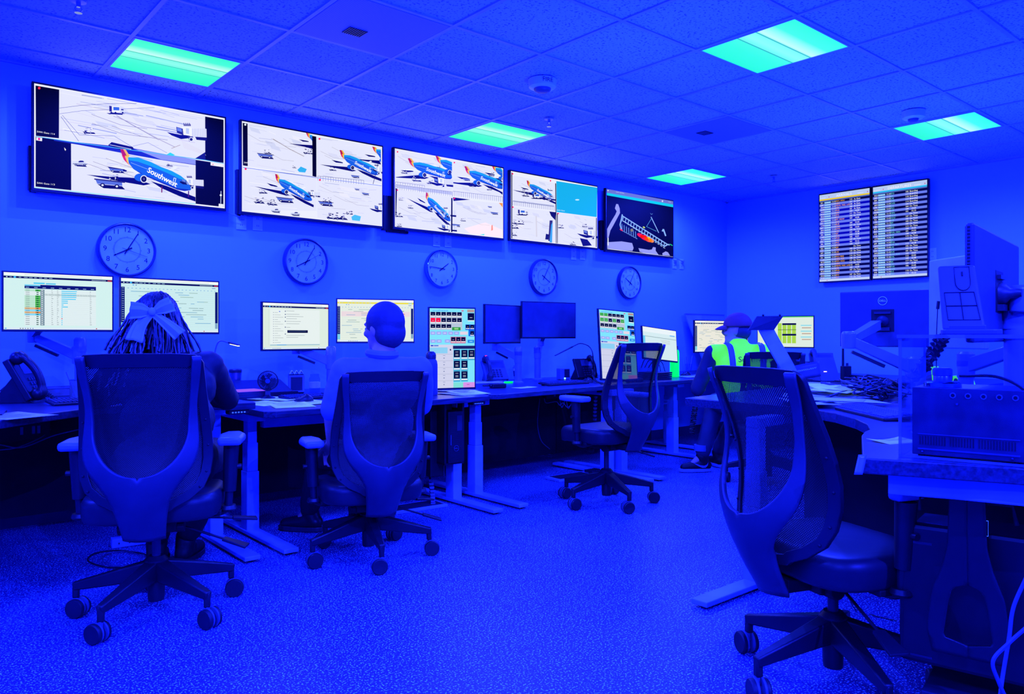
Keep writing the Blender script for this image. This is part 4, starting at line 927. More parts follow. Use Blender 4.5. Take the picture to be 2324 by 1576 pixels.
m4 = Canvas(1, 1); browser(m4, band=(.93, .87, .08), base=(.90, .94, .87), seed=4, red=False, cyan=False); timeline(m4, 8, bars=46); m4.uv(.05, .28, .95, .40, (.93, .86, .86), 2); m4.uv(.80, .26, .87, .275, (.2, .6, .2), 6); m4.uv(.83, .33, .88, .345, (.85, .2, .3), 6); m4.uv(.93, .065, .98, .09, (.6, .85, .85), 3)
monitor('wide lit monitor at far left showing a table with green cells', (4, 613, 752), (258, 627, 755), 4.75, 4.75, cv=m1)
monitor('lit monitor behind the woman with the bow, showing a bar timeline', (271, 626, 758), (498, 640, 760), 4.68, 4.68, cv=m2)
monitor('lit monitor showing a message page with one black strip, left of the man', (594, 684, 796), (747, 690, 797), 4.62, 4.68, cv=m3)
monitor('lit monitor with a yellow top band directly behind the man in the shirt', (763, 677, 780), (941, 680, 779), 4.8, 4.6, cv=m4)

def touchboard(red):
    cv = Canvas(1, 1); K = (.015, .02, .06); cv.uv(0, 0, 1, 1, (.50, .90, 1.0), 0)
    cv.tuv('southwest', .06, .035, .020, (.15, .45, .9), 4, sx=1.75); cv.uv(.70, .022, .75, .033, (.9, .1, .3), 4); cv.uv(.83, .01, .99, .045, (.7, .6, .55), 4)
    cv.uv(.0, .045, .72, .27, (.72, .78, .84), 1)
    def key(x, y, w, h, c=K, foot=True):
        cv.uv(x, y, x + w, y + h, c, 3); cv.uv(x + w * .3, y + h * .6, x + w * .7, y + h * .68, (.7, .75, .8), 4)
        if foot: cv.uv(x, y + h + .002, x + w, y + h + .012, (.95, .93, .92), 3)
    for k in range(6): key(.02 + k * .117, .045, .10, .045)
    GRN = (.25, .68, .2)
    for k in range(6):
        cc = K
        if red and k < 2: cc = (1, .02, .12)
        if not red and k in (0, 1, 3, 5): cc = GRN
        key(.02 + k * .117, .12, .10, .05, cc)
    if not red: cv.uv(.02, .045, .12, .09, GRN, 5); cv.uv(.137, .045, .237, .09, GRN, 5)
    for k in range(4): key(.02 + k * .117, .20, .10, .045)
    cv.uv(.49, .235, .68, .275, (.18, .62, .10), 4); cv.uv(.54, .245, .63, .265, (.6, .85, .5), 5)
    key(.84, .055, .15, .09); cv.uv(.79, .20, 1, .27, (.05, .35, .85), 1); key(.80, .205, .085, .04); key(.90, .205, .085, .04); cv.uv(.86, .27, 1, .35, (.08, .4, .88), 1); key(.90, .285, .085, .045)
    for k in range(5): cv.uv(.015 + k * .13, .29, .125 + k * .13, .33, (.62, .66, .95), 3); cv.uv(.04 + k * .13, .305, .10 + k * .13, .315, (.85, .87, 1), 4)
    cv.uv(.67, .29, .84, .33, (.90, .84, .88), 3)
    for x in (.015, .145, .33): cv.uv(x, .39, x + .115, .43, (.62, .66, .95), 3); cv.uv(x + .03, .405, x + .09, .415, (.85, .87, 1), 4)
    cv.uv(.455, .355, .80, .44, (.80, .50, .60), 2)
    for k in range(3): key(.47 + k * .112, .362, .095, .05)
    cv.uv(.84, .395, .99, .435, (.15, .55, .90), 3); cv.uv(.88, .41, .95, .42, (.6, .85, 1), 4)
    cv.uv(0, .455, .52, 1, (.82, .83, .91), 2); cv.uv(.02, .46, .08, .475, (.1, .25, .8), 3); cv.uv(.09, .46, .19, .475, (.3, .5, .85), 3); cv.uv(.0, .49, .39, .565, (.55, .82, .94), 3)
    cv.uv(.44, .51, .47, .53, (.15, .2, .35), 3)
    for k in range(5): cv.uv(0, .575 + k * .083, .51, .578 + k * .083, (.65, .67, .75), 3); cv.uv(.30, .62 + k * .083, .325, .63 + k * .083, (.4, .45, .6), 4); cv.uv(.29, .59 + k * .083, .34, .595 + k * .083, (.5, .55, .7), 4)
    cv.uv(.51, .47, 1, .51, (.10, .12, .35), 3)
    for (x, y) in ((.53, .525), (.70, .525), (.86, .525), (.53, .66), (.70, .66), (.53, .795), (.70, .795)):
        cv.uv(x - .008, y - .008, x + .145, y + .13, (.28, .68, .82), 2); cv.uv(x, y, x + .135, y + .09, K, 3); cv.uv(x, y + .095, x + .135, y + .11, (.97, .93, .93), 3)
        for q in (.02, .05, .065): cv.uv(x + .035, y + q, x + .10, y + q + .007, (.65, .7, .75), 4)
    cv.uv(.52, .935, .74, 1, (.50, .88, .82), 4); cv.uv(.74, .935, 1, 1, (.85, .58, .90), 4); cv.uv(.82, .96, .88, .967, (.7, .3, .6), 5)
    return cv
monitor('upright portrait monitor with red keys on its touch board, right of the man', (972, 695, 885), (1080, 700, 885), 4.5, 4.4, cv=touchboard(True), bz=.01)
monitor('switched-off dark monitor, narrower left one of the dark pair', (1100, 692, 783), (1182, 692, 778), 4.81, 4.89)
monitor('switched-off dark monitor, wider right one of the dark pair', (1184, 684, 770), (1307, 687, 768), 4.85, 4.80)
monitor('leaning portrait monitor with green keys on its touch board behind the empty chair', (1361, 704, 860), (1444, 703, 868), dL=6.5, dR=6.72, cv=touchboard(False), tilt=R(9), bz=.01, roll=R(3.5))
m9 = Canvas(1, 1); m9.uv(0, 0, 1, 1, (.84, .93, .93), 0); m9.uv(0, .0, 1, .16, (.92, .96, .96), 1); m9.uv(.80, .17, .95, .2, (.4, .7, .95), 2); m9.uv(0, .29, .06, 1, (.4, .8, .95), 2); m9.uv(.06, .29, 1, .31, (.62, .72, .72), 2)
for k in range(5): m9.uv(.5 + .02 * k, .36 + k * .03, .8, .365 + k * .03, (.7, .65, .5), 2); m9.uv(.4, .6 + k * .06, .48, .62 + k * .06, (.7, .45, .4), 2)
monitor('small tilted monitor with a pale page just left of the green bottle', (1458, 745, 820), (1537, 744, 818), dL=6.9, dR=7.15, cv=m9, tilt=R(10), roll=R(6))
m10 = Canvas(1, 1); browser(m10, base=(.93, .92, .85), seed=10, red=False); timeline(m10, 14, bars=50)
monitor('lit monitor with a listing, in front of the face of the capped person', (1576, 728, 800), (1698, 727, 801), dL=7.4, dR=7.8, cv=m10)
m11 = Canvas(1, 1); m11.uv(0, 0, 1, 1, (.87, .93, .87), 0); m11.uv(0, 0, 1, .03, (.3, .8, .35), 1); m11.uv(0, .04, .36, .97, (.85, .92, .82), 1)
for k in range(4): m11.uv(.37 + k * .085, .22, .44 + k * .085, .88, (.66, .85, .20), 2)
m11.uv(.45, .22, .70, .28, (.03, .05, .25), 3); m11.uv(.45, .57, .70, .63, (.03, .05, .25), 3); m11.uv(.37, .43, .70, .445, (.1, .15, .2), 3)
for k in range(3): m11.uv(.78, .28 + k * .19, .97, .31 + k * .19, (.5, .85, .92), 3); m11.uv(.80, .36 + k * .19, .96, .39 + k * .19, (.75, .62, .52), 3)
m11.uv(.2, .6, .22, .64, (.9, .6, .2), 3)
monitor('lit monitor with yellow-green blocks near the corner, under the flight boards', (1718, 718, 790), (1848, 716, 791), dL=7.5, dR=7.2, cv=m11)

# monitors of the island seen from behind
def back_monitor(label, L, Rr, dL, dR, shell, logo=None, vents=False, group='monitors seen from behind on the island'):
    pl = at(L[0], (L[1] + L[2]) / 2, d=dL); pr = at(Rr[0], (Rr[1] + Rr[2]) / 2, d=dR); zt = (at(L[0], L[1], d=dL).z + at(Rr[0], Rr[1], d=dR).z) / 2; zb = (at(L[0], L[2], d=dL).z + at(Rr[0], Rr[2], d=dR).z) / 2
    w = math.hypot(pr.x - pl.x, pr.y - pl.y); h = zt - zb
    t = thing('computer_monitor', label, 'monitor', ((pl.x + pr.x) / 2, (pl.y + pr.y) / 2, (zt + zb) / 2), math.atan2(pr.y - pl.y, pr.x - pl.x), group)
    m = MB(); m.box(-w / 2, w / 2, .0, .022, -h / 2, h / 2); m.build('housing', shell, t, bevel=.006)
    m = MB(); m.box(-w / 2 + .008, w / 2 - .008, .022, .024, -h / 2 + .012, h / 2 - .008); m.build('screen', mat('dark_screen_glass', .07, .25), t)
    if vents:
        m = MB()
        for k in range(34): z = h / 2 - .012 - k * .0095; m.box(-w / 2 - .0008, -w / 2 + .006, .010, .017, z - .003, z + .003)
        m.build('vent_slots', M_ink, t)
    m = MB(); m.box(-.062, .062, -.001, .004, -.075, .055); r_ = m.build('mount_recess', M_blk2, t)
    m = MB(); m.lathe([(.035, 0), (.03, .02), (.018, .03), (.012, .06)], (0, 0, -.015), 20, (0, -1, 0)); m.cbox((.0, -.008, -.06), (.08, .02, .02)); m.cbox((.0, -.006, .035), (.09, .012, .012)); m.build('swivel_joint', M_dgrey, t, smooth=True)
    if logo:
        m = MB(); m.tube([(.024 * math.cos(a), -.0015, .105 + .024 * math.sin(a)) for a in [2 * PI * k / 40 for k in range(40)]], .0012, 6, closed=True); m.build('logo_ring', M_logo, t)
        text_mesh('DELL', .0115, 'logo_lettering', M_logo, t, (0, -.0012, .105), (R(90), 0, 0), sx=1.05)
    return t
M_mb = mat('monitor_back_blue_grey', .07, .45)
back_monitor('blue-grey monitor seen from behind with a round DELL logo, below the flight boards', (1906, 665, 788), (2107, 655, 788), 4.6, 4.3, M_mb, 'DELL')
M_pale = mat('pale_monitor_back', .75, .45)
back_monitor('pale monitor back between the one with a round logo and the big dark one', (2108, 598, 785), (2236, 566, 800), 3.6, 3.25, M_pale)
back_monitor('big dark monitor at the right edge seen obliquely from behind with side vent slots', (2211, 506, 785), (2313, 558, 770), 2.12, 2.68, M_mb, None, True)

# ---- monitor arms (clamp pole, lower link, gas-spring link, head)
def mon_arm(label, base, zt, elbow, elbow2, head, group='white monitor arms', tray=True, r=.03, m1_=None, zb=.73):
    t = thing('articulated_mount', label, 'monitor arm', (0, 0, 0), 0, group)
    mm = m1_ or M_silver
    m = MB(); m.lathe([(r * 1.5, 0), (r * 1.5, .012), (r * .95, .02), (r * .95, zt - zb)], (base[0], base[1], zb), 20); m.build('pole', mm, t, smooth=True)
    b = Vector((base[0], base[1], zt))
    m = MB(); m.lathe([(r * 1.05, 0), (r * 1.1, .01), (r * 1.1, .07), (r * .8, .082)], b + Vector((0, 0, -.03)), 20)
    if (Vector(elbow) - b).length > .05: m.bar(b, elbow, .045, .04)
    m.lathe([(r * 1.05, -.045), (r * 1.1, 0), (r * 1.1, .05), (r * .8, .06)], elbow, 20); m.build('lower_link', mm, t, smooth=True)
    m = MB(); m.bar(elbow, elbow2, .044, .056, .04, .044); m.lathe([(r * .9, -.04), (r * .95, 0), (r * .95, .035), (r * .7, .045)], elbow2, 20); m.build('spring_link', mm, t, smooth=True, bevel=.004)
    e, f = Vector(elbow), Vector(elbow2); d = (f - e)
    if tray: m = MB(); m.bar(e + d * .45 + Vector((0, 0, -.05)), e + d * .95 + Vector((0, 0, -.05)), .02, .016); m.build('cable_clip', M_black, t)
    if (Vector(head) - f).length > .04:
        m = MB(); m.bar(f, head, .035, .035, .05, .05); m.build('head_link', mm, t, smooth=True)
    return t
def loc_of(px, py, d): p = at(px, py, d=d); return (p.x, p.y, p.z)
mon_arm('white monitor arm rising left to the far left monitor', loc_of(182, 800, 4.35)[:2], 1.06, loc_of(178, 808, 4.35), loc_of(75, 762, 4.32), (at(131, 690, y=4.80)), zb=.78)
mon_arm('white monitor arm with hanging cables behind the message page monitor', loc_of(751, 815, 5.05)[:2], 1.0, loc_of(750, 822, 5.05), loc_of(672, 790, 5.0), at(672, 745, y=4.72))
mon_arm('white monitor arm under the narrower switched-off monitor', loc_of(1176, 812, 6.3)[:2], .98, loc_of(1176, 812, 6.3), loc_of(1124, 785, 6.35), at(1140, 740, y=4.90), zb=.73)
mon_arm('white upright monitor arm under the wider switched-off monitor', loc_of(1220, 805, 6.75)[:2], .98, loc_of(1220, 802, 6.75), loc_of(1228, 775, 6.75), at(1240, 740, y=4.88), tray=False)
mon_arm('pale jointed monitor arm holding the monitor with the round logo', loc_of(2096, 850, 3.7)[:2], .96, loc_of(2074, 838, 3.72), loc_of(1926, 773, 3.75), loc_of(1988, 738, 4.3), zb=.80, r=.036)
mon_arm('pale jointed monitor arm inside view of the acrylic case, sloping up right', loc_of(2192, 845, 3.1)[:2], .98, loc_of(2192, 832, 3.1), loc_of(2320, 790, 2.9), loc_of(2300, 775, 2.95), zb=.80, tray=False)
mon_arm('thick pale monitor arm post at the right edge with a black ring', loc_of(2306, 760, 2.45)[:2], 1.14, loc_of(2303, 715, 2.45), loc_of(2318, 680, 2.4), loc_of(2296, 660, 2.42), zb=.80, tray=False, r=.036)
m = MB(); p = at(2303, 702, d=2.45); m.lathe([(.0415, -.004), (.0415, .004)], p, 24); m.build('joint_ring', M_ink, [o for o in col.objects if o.get('label', '').startswith('thick pale')][0])
# ================================================================ people
def blob(name, segs, m, parent, voxel=.009, smooth=6, balls=(), disp=0):
    mb = MB()
    for s in segs: mb.cone2(s[0], s[1], s[2], s[3])
    for b in balls: mb.ball(b[0], b[1], 16, 12, b[2] if len(b) > 2 else None)
    o = mb.build(name, m, parent, smooth=True)
    q = o.modifiers.new('r', 'REMESH'); q.mode = 'VOXEL'; q.voxel_size = voxel; q.use_smooth_shade = True
    q = o.modifiers.new('s', 'SMOOTH'); q.iterations = smooth; q.factor = .5
    if disp:
        tx = bpy.data.textures.new(name + '_fold', 'CLOUDS'); tx.noise_scale = .09; tx.noise_depth = 2
        q = o.modifiers.new('d', 'DISPLACE'); q.texture = tx; q.strength = disp; q.mid_level = .5
    return o
def V3(*a): return Vector(a)
def hand(wrist, direc, palm_n, s=1., curl=.5):
    """palm + five bent fingers as capsules"""
    d = Vector(direc).normalized(); n = Vector(palm_n).normalized(); n = (n - d * n.dot(d)).normalized(); sd = d.cross(n); w = Vector(wrist); out = []
    for k in (-1, 0, 1): out.append((w + d * .01 + sd * k * .014, .017 * s, w + d * .085 * s + sd * k * .026 * s, .013 * s))
    for k, (l, o_) in enumerate(((.062, .034), (.074, .012), (.07, -.010), (.055, -.031))):
        a = w + d * .085 * s + sd * o_ * s; b = a + (d * math.cos(curl * .6) + n * math.sin(curl * .6)) * l * .5; c = b + (d * math.cos(curl * 1.6) + n * math.sin(curl * 1.6)) * l * .5
        out += [(a, .0095, b, .0085), (b, .0085, c, .0072)]
    a = w + d * .03 + sd * .03; b = a + (d * .6 + sd * .7 + n * .3) * .04; c = b + (d * .9 + sd * .1 + n * .35) * .03
    out += [(a, .013, b, .011), (b, .0105, c, .0085)]
    return out
def figure(t, J, skin, r, face, voxel=.0085, headr=(.078, .098, .118)):
    """one continuous body. J: joints; r: right vector of the shoulders"""
    H = J['head']; f = Vector(face).normalized(); up = V3(0, 0, 1); rt = f.cross(up).normalized(); up2 = rt.cross(f)
    Q = Matrix((rt, f, up2)).transposed()
    P = lambda x, y, z: H + Q @ Vector((x, y, z))
    balls = [(H + Q @ V3(0, -.005, .015), headr, Q), (P(0, .03, -.06), (.056, .062, .06), Q), (P(0, .095, -.012), (.014, .022, .026), Q), (P(0, .085, .028), (.05, .02, .014), Q), (P(0, .075, -.095), (.026, .022, .018), Q)]
    for s in (-1, 1): balls.append((P(s * .078, -.005, -.005), (.010, .020, .032), Q)); balls.append((P(s * .04, .072, -.02), (.022, .02, .02), Q))
    segs = [(J['neck'], .058, H + Q @ V3(0, -.02, -.05), .052), (J['chest'], .10, J['neck'], .06)]
    segs += [(J['ls'], .05, J['rs'], .05), (J['chest'] - r * .07, .10, J['chest'] + r * .07, .10), (J['belly'] - r * .05, .10, J['belly'] + r * .05, .10), (J['hip'] - r * .07, .10, J['hip'] + r * .07, .10), (J['hip'], .11, J['belly'], .11), (J['belly'], .11, J['chest'], .115)]
    for a in ('l', 'r'):
        segs += [(J[a + 's'], .052, J[a + 'e'], .038), (J[a + 'e'], .038, J[a + 'w'], .026), (J[a + 'h'], .088, J[a + 'k'], .058), (J[a + 'k'], .056, J[a + 'a'], .038), (J[a + 'a'], .036, J[a + 'a'].lerp(V3(J[a + 't'].x, J[a + 't'].y, .045), .5) - V3(0, 0, .03), .024)]
        segs += hand(J[a + 'w'], J[a + 'w'] - J[a + 'e'] + V3(0, 0, -.02), V3(0, 0, -1), 1., .6)
    o = blob('body', segs, skin, t, voxel, 4, balls)
    m = MB()
    for s in (-1, 1): m.ball(P(s * .032, .082, .004), .011, 10, 8)
    m.build('eyes', mat('eye_white', .5, .2), t, smooth=True); m = MB(); m.ball(P(0, .083, -.058), (.024, .008, .006), 10, 6, Q); m.build('mouth', mat('lip', (.3, .1, .1), .5), t, smooth=True)
    return Q, P
def sleeve(J, r, ex, short=False):
    s = [(J['chest'], .118 + ex, J['neck'] - V3(0, 0, .03), .062 + ex), (J['ls'], .058 + ex, J['rs'], .058 + ex), (J['chest'] - r * .08, .112 + ex, J['chest'] + r * .08, .112 + ex), (J['belly'] - r * .07, .11 + ex, J['belly'] + r * .07, .11 + ex), (J['hip'] - r * .08, .105 + ex, J['hip'] + r * .08, .105 + ex),
         (J['chest'], .12 + ex, J['belly'], .12 + ex), (J['belly'], .118 + ex, J['hip'], .118 + ex)]
    for a in ('l', 'r'):
        if short: q = J[a + 's'].lerp(J[a + 'e'], .85); s += [(J[a + 's'], .060 + ex, q, .052 + ex)]
        else: s += [(J[a + 's'], .056 + ex, J[a + 'e'], .047 + ex), (J[a + 'e'], .046 + ex, J[a + 'e'].lerp(J[a + 'w'], .93), .032 + ex)]
    return s
def trousers(J, ex):
    r = (J['rh'] - J['lh']).normalized(); s = [(J['hip'] - r * .09, .112 + ex, J['hip'] + r * .09, .112 + ex)]
    for a in ('l', 'r'): s += [(J[a + 'h'], .094 + ex, J[a + 'k'], .068 + ex), (J[a + 'k'], .066 + ex, J[a + 'a'].lerp(J[a + 'k'], .1), .054 + ex)]
    return s
def shoe(t, a, toe, upper, sole, high=True):
    d = (toe - a); d.z = 0; d.normalize(); z = V3(0, 0, 1); A = V3(a.x, a.y, 0)
    blob('shoe', [(A - d * .045 + z * .055, .038, A + d * .03 + z * .06, .042), (A + d * .03 + z * .055, .042, A + d * .15 + z * .038, .032), (A - d * .03 + z * .06, .042, A + z * .125, .050)], upper, t, .006, 3)
    sd = d.cross(z); m = MB(); P = []
    for k in range(28):
        q = 2 * PI * k / 28; x = .14 * math.cos(q); y = .047 * math.sin(q) * (1 if x > 0 else .85); P.append(A + d * (.055 + x) + sd * y)
    m.prism([(p.x, p.y) for p in P], .004, .03); m.build('shoe_sole', sole, t, bevel=.004)

# ---------- woman with braids and a bow
fw = V3(math.sin(R(20)), math.cos(R(20)), 0); rt_ = V3(math.cos(R(20)), -math.sin(R(20)), 0)
hip = V3(.95, 3.34, .60)
J = dict(hip=hip, belly=V3(.98, 3.42, .76), chest=V3(1.0, 3.50, .90), neck=V3(1.0, 3.57, 1.04), head=V3(.995, 3.64, 1.165), ls=V3(.83, 3.60, .99), rs=V3(1.17, 3.49, .99), le=V3(.80, 3.86, .84), re=V3(1.335, 3.72, .815), lw=V3(.98, 4.02, .85), rw=V3(1.16, 3.95, .85),
         lh=hip - rt_ * .09, rh=hip + rt_ * .09, lk=V3(1.05, 3.85, .57), rk=V3(1.30, 3.70, .56), la=V3(1.08, 3.95, .12), ra=V3(1.22, 3.96, .12), lt=V3(1.15, 4.10, .05), rt=V3(1.32, 4.08, .05))
w = thing('person', 'seated woman with long braids, a big pale bow and dark clothes', 'person')
Q, P = figure(w, J, M_skin2, rt_, (fw.x, fw.y, -.35))
M_jacket = mat('dark_navy_jacket', .014, .65, bump=.3, bscale=60); M_jean = mat('dark_denim', .045, .75, bump=.3, bscale=120)
blob('jacket', sleeve(J, rt_, .008), M_jacket, w, .009, 4, disp=.012); blob('trousers', trousers(J, .006), mat('black_trousers', .008, .7), w, .01, 4, disp=.008)
shoe(w, J['la'], J['lt'], M_blk2, M_black); shoe(w, J['ra'], J['rt'], M_blk2, M_black)
M_hair = mat('dark_braided_hair', .010, .42, bump=.5, bscale=90, spec=.7)
mb = MB(); mb.ball(P(0, -.018, .025), (.090, .108, .112), 24, 16, Q); mb.ball(P(0, -.05, -.05), (.082, .075, .10), 20, 12, Q); mb.build('hair_cap', M_hair, w, smooth=True)
rr = random.Random(4); mb = MB()
for k in range(120):
    a = rr.uniform(-PI * .98, PI * -.02) if k % 4 else rr.uniform(-PI, 0)
    th = rr.uniform(.05, 1.25)
    sx, sy = math.cos(a), math.sin(a)
    pts = [P(.094 * sx * math.sin(q), -.018 + .112 * sy * math.sin(q), .025 + .118 * math.cos(q)) for q in (th * .25, th * .6, th, min(1.75, th + .5))]
    side = 1 if sx > -.15 else -1
    e = pts[-1]; wd = rr.uniform(.0, 1.); L = rr.uniform(.18, .34) + (.34 * rr.random() if side > 0 and sx > .35 else 0)
    back = -fw * rr.uniform(.0, .05)
    for q in (.25, .55, .8, 1.): pts.append(e + rt_ * (sx * (.035 + .11 * wd) * q ** .8 + .012 * rr.uniform(-1, 1)) + back * q - V3(0, 0, L * q) + fw * (-.02 - .05 * q) * (1 if L < .4 else .2))
    c = arc(pts, 5); mb.tube(c, [.0052 * (1 + .28 * math.sin(i * 2.4)) for i in range(len(c))], 6)
mb.build('braids', M_hair, w, smooth=True)['kind'] = 'stuff'
M_bow = mat('pale_satin_bow', .55, .5, bump=.15, bscale=40)
def sheet(pts, wds, th, m, name, par, upv):
    """ribbon through pts with given half-widths"""
    mb = MB(); vs = []; c = arc(pts, 6); n = len(c)
    for i, p in enumerate(c):
        h = float(np.interp(i / (n - 1), [k / (len(wds) - 1) for k in range(len(wds))], wds)); d = (c[min(i + 1, n - 1)] - c[max(i - 1, 0)]).normalized(); s = d.cross(Vector(upv)).normalized()
        for j in range(7): q = (j - 3) / 3; vs.append(p + s * h * q + Vector(upv) * (.010 * math.cos(q * 4.5) * min(1, h / .04)))
    mb.add(vs, [(i * 7 + j, i * 7 + j + 1, (i + 1) * 7 + j + 1, (i + 1) * 7 + j) for i in range(n - 1) for j in range(6)]); return mb.build(name, m, par, smooth=True, solid=.002)
B = P(-.005, -.165, -.0); bk = -(Q @ V3(0, 1, 0)); sx = Q @ V3(1, 0, 0); sz = Q @ V3(0, 0, 1)
bow = thing('hair_bow', None, None); bow.parent = w
sheet([B, B - sx * .04 + sz * .004 + bk * .014, B - sx * .085 + sz * .006 + bk * .012], [.010, .034, .040], 1, M_bow, 'loop', bow, bk)
sheet([B, B + sx * .04 + sz * .02 + bk * .014, B + sx * .078 + sz * .038 + bk * .012], [.010, .032, .036], 1, M_bow, 'loop', bow, bk)
sheet([B, B - sx * .045 - sz * .06 + bk * .006, B - sx * .065 - sz * .13 + bk * .01], [.012, .026, .034], 1, M_bow, 'tail', bow, bk)
sheet([B, B + sx * .055 - sz * .05 + bk * .006, B + sx * .11 - sz * .105 + bk * .012], [.012, .022, .030], 1, M_bow, 'tail', bow, bk)
mb = MB(); mb.ball(B + bk * .012, (.016, .010, .018), 14, 10); mb.build('knot', M_bow, bow, smooth=True)

# ---------- man in a light shirt
fw = V3(math.sin(R(16)), math.cos(R(16)), 0); rt_ = V3(math.cos(R(16)), -math.sin(R(16)), 0)
hip = V3(1.99, 3.46, .50)
J = dict(hip=hip, belly=V3(1.98, 3.42, .68), chest=V3(1.975, 3.38, .85), neck=V3(1.99, 3.385, 1.02), head=V3(2.005, 3.40, 1.155), ls=V3(1.80, 3.42, .945), rs=V3(2.17, 3.32, .945), le=at(752, 945, d=3.74), re=V3(2.30, 3.50, .72), lw=at(752, 1003, d=3.86), rw=V3(2.22, 3.72, .74),
         lh=hip - rt_ * .09, rh=hip + rt_ * .09, lk=V3(1.86, 3.80, .49), rk=V3(2.2, 3.86, .50), la=at(702, 1158, d=4.38), ra=V3(2.22, 4.0, .12), lt=V3(1.86, 4.22, .05), rt=V3(2.24, 4.14, .05))
w = thing('person', 'seated man with short hair in a light short-sleeved shirt, seen from behind', 'person')
Q, P = figure(w, J, M_skin, rt_, (fw.x - .55, fw.y, -.05))
M_shirt = mat('light_blue_shirt', .26, .7, bump=.3, bscale=40)
blob('shirt', sleeve(J, rt_, .012, True), M_shirt, w, .009, 4, disp=.012); blob('trousers', trousers(J, .006), mat('dark_trousers', .015, .7), w, .01, 4, disp=.008)
shoe(w, J['la'], J['lt'], M_black, M_dgrey); shoe(w, J['ra'], J['rt'], M_black, M_dgrey)
mb = MB(); mb.tube([J['neck'] + V3(.066 * math.cos(a), .062 * math.sin(a) + .0, .012 + .008 * math.sin(a)) for a in [2 * PI * k / 20 for k in range(20)]], .021, 8, closed=True); mb.build('collar', M_shirt, w, smooth=True)
M_hair2 = mat('short_dark_hair', .05, .7, bump=.5, bscale=150)
blob('hair', [], M_hair2, w, .006, 3, [(P(0, -.018, .034), (.089, .108, .108), Q), (P(0, -.045, -.018), (.086, .076, .085), Q)])

# ---------- person in cap and vest
fw = V3(math.sin(R(38)), math.cos(R(38)), 0); rt_ = V3(math.cos(R(38)), -math.sin(R(38)), 0)
hip = V3(5.17, 3.30, .60)
J = dict(hip=hip, belly=V3(5.19, 3.34, .74), chest=V3(5.20, 3.39, .89), neck=V3(5.23, 3.44, 1.06), head=V3(5.24, 3.47, 1.165), ls=V3(5.02, 3.54, .985), rs=V3(5.40, 3.27, .985), le=V3(4.99, 3.66, .70), re=V3(5.62, 3.42, .72), lw=V3(5.22, 3.80, .70), rw=V3(5.76, 3.62, .78),
         lh=hip - rt_ * .09, rh=hip + rt_ * .09, lk=V3(5.35, 3.74, .57), rk=V3(5.5, 3.58, .57), la=V3(5.24, 3.80, .13), ra=V3(5.55, 3.86, .12), lt=V3(5.10, 3.90, .05), rt=V3(5.62, 4.0, .05))
w = thing('person', 'seated person in a dark cap and a bright green reflective vest, facing left', 'person')
Q, P = figure(w, J, M_skin, rt_, (fw.x - 1.0, fw.y, -.02))
M_sl = mat('navy_sweater', .035, .75, bump=.3, bscale=60)
blob('sweater', sleeve(J, rt_, .008), M_sl, w, .010, 4, disp=.01)
vs_ = [(J['chest'], .142, J['neck'] - V3(0, 0, .03), .085), (J['ls'] + rt_ * .015, .072, J['rs'] - rt_ * .015, .072), (J['chest'] - rt_ * .09, .128, J['chest'] + rt_ * .09, .128), (J['belly'] - rt_ * .08, .126, J['belly'] + rt_ * .08, .126), (J['chest'], .135, J['belly'], .135)]
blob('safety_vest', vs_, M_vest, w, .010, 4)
for s in (-1, 1):
    c = [J['chest'] + rt_ * s * .115 - fw * .142 + V3(0, 0, -.06), J['chest'] + rt_ * s * .12 - fw * .128 + V3(0, 0, .06), J['chest'] + rt_ * s * .125 - fw * .085 + V3(0, 0, .15), J['chest'] + rt_ * s * .13 + fw * .0 + V3(0, 0, .178)]
    sheet(c, [.024, .024, .024, .024], 1, M_reflect, 'reflective_stripe', w, (-fw + V3(0, 0, .6)).normalized())
text_mesh('Southwest', .042, 'vest_lettering', M_ink, w, J['chest'] - fw * .163 + rt_ * .05 + V3(0, 0, .05), (R(90), 0, -R(38)), sx=1.1)
blob('jeans', trousers(J, .010), mat('blue_jeans', .045, .8, bump=.3, bscale=90), w, .010, 4, disp=.012)
mb = MB(); mb.lathe([(.062, 0), (.064, .02), (.062, .05)], J['la'] + V3(0, 0, .045), 18); mb.build('jeans_cuff', mat('light_denim_cuff', .16, .8), w, smooth=True)
shoe(w, J['la'], J['lt'], M_blk2, mat('white_sole', .45, .5)); shoe(w, J['ra'], J['rt'], M_blk2, MATS['white_sole'])
# swoosh on the near shoe
d = (J['lt'] - J['la']); d.z = 0; d.normalize(); sdv = d.cross(V3(0, 0, 1)); sdv = sdv if sdv.dot(V3(0, -1, 0)) > 0 else -sdv
o_ = V3(J['la'].x, J['la'].y, 0) + sdv * .047
sw = [(-.05, .085), (-.02, .062), (.02, .055), (.06, .066), (.11, .084), (.05, .058), (.01, .040), (-.025, .042), (-.045, .058)]
mb = MB(); mb.add([o_ + d * a * .9 + V3(0, 0, b) - sdv * max(0, a) * .10 for a, b in [(-.045, .088), (-.03, .066), (-.005, .058), (.03, .062), (.10, .085), (.05, .056), (.01, .040), (-.02, .042), (-.04, .060)]], [tuple(range(9))]); mb.build('shoe_emblem', M_reflect, w)
M_cap = mat('dark_red_cap', (.10, .03, .05), .7, bump=.2, bscale=200)
cap = thing('baseball_cap', None, None); cap.parent = w
mb = MB(); vs = []
mb.grid(lambda u, v: P(.092 * math.cos(2 * PI * u) * math.sin(.03 + v * 1.62), -.012 + .112 * math.sin(2 * PI * u) * math.sin(.03 + v * 1.62), .035 + .105 * math.cos(.03 + v * 1.62)), 32, 12); mb.build('crown', M_cap, cap, smooth=True, solid=.003)
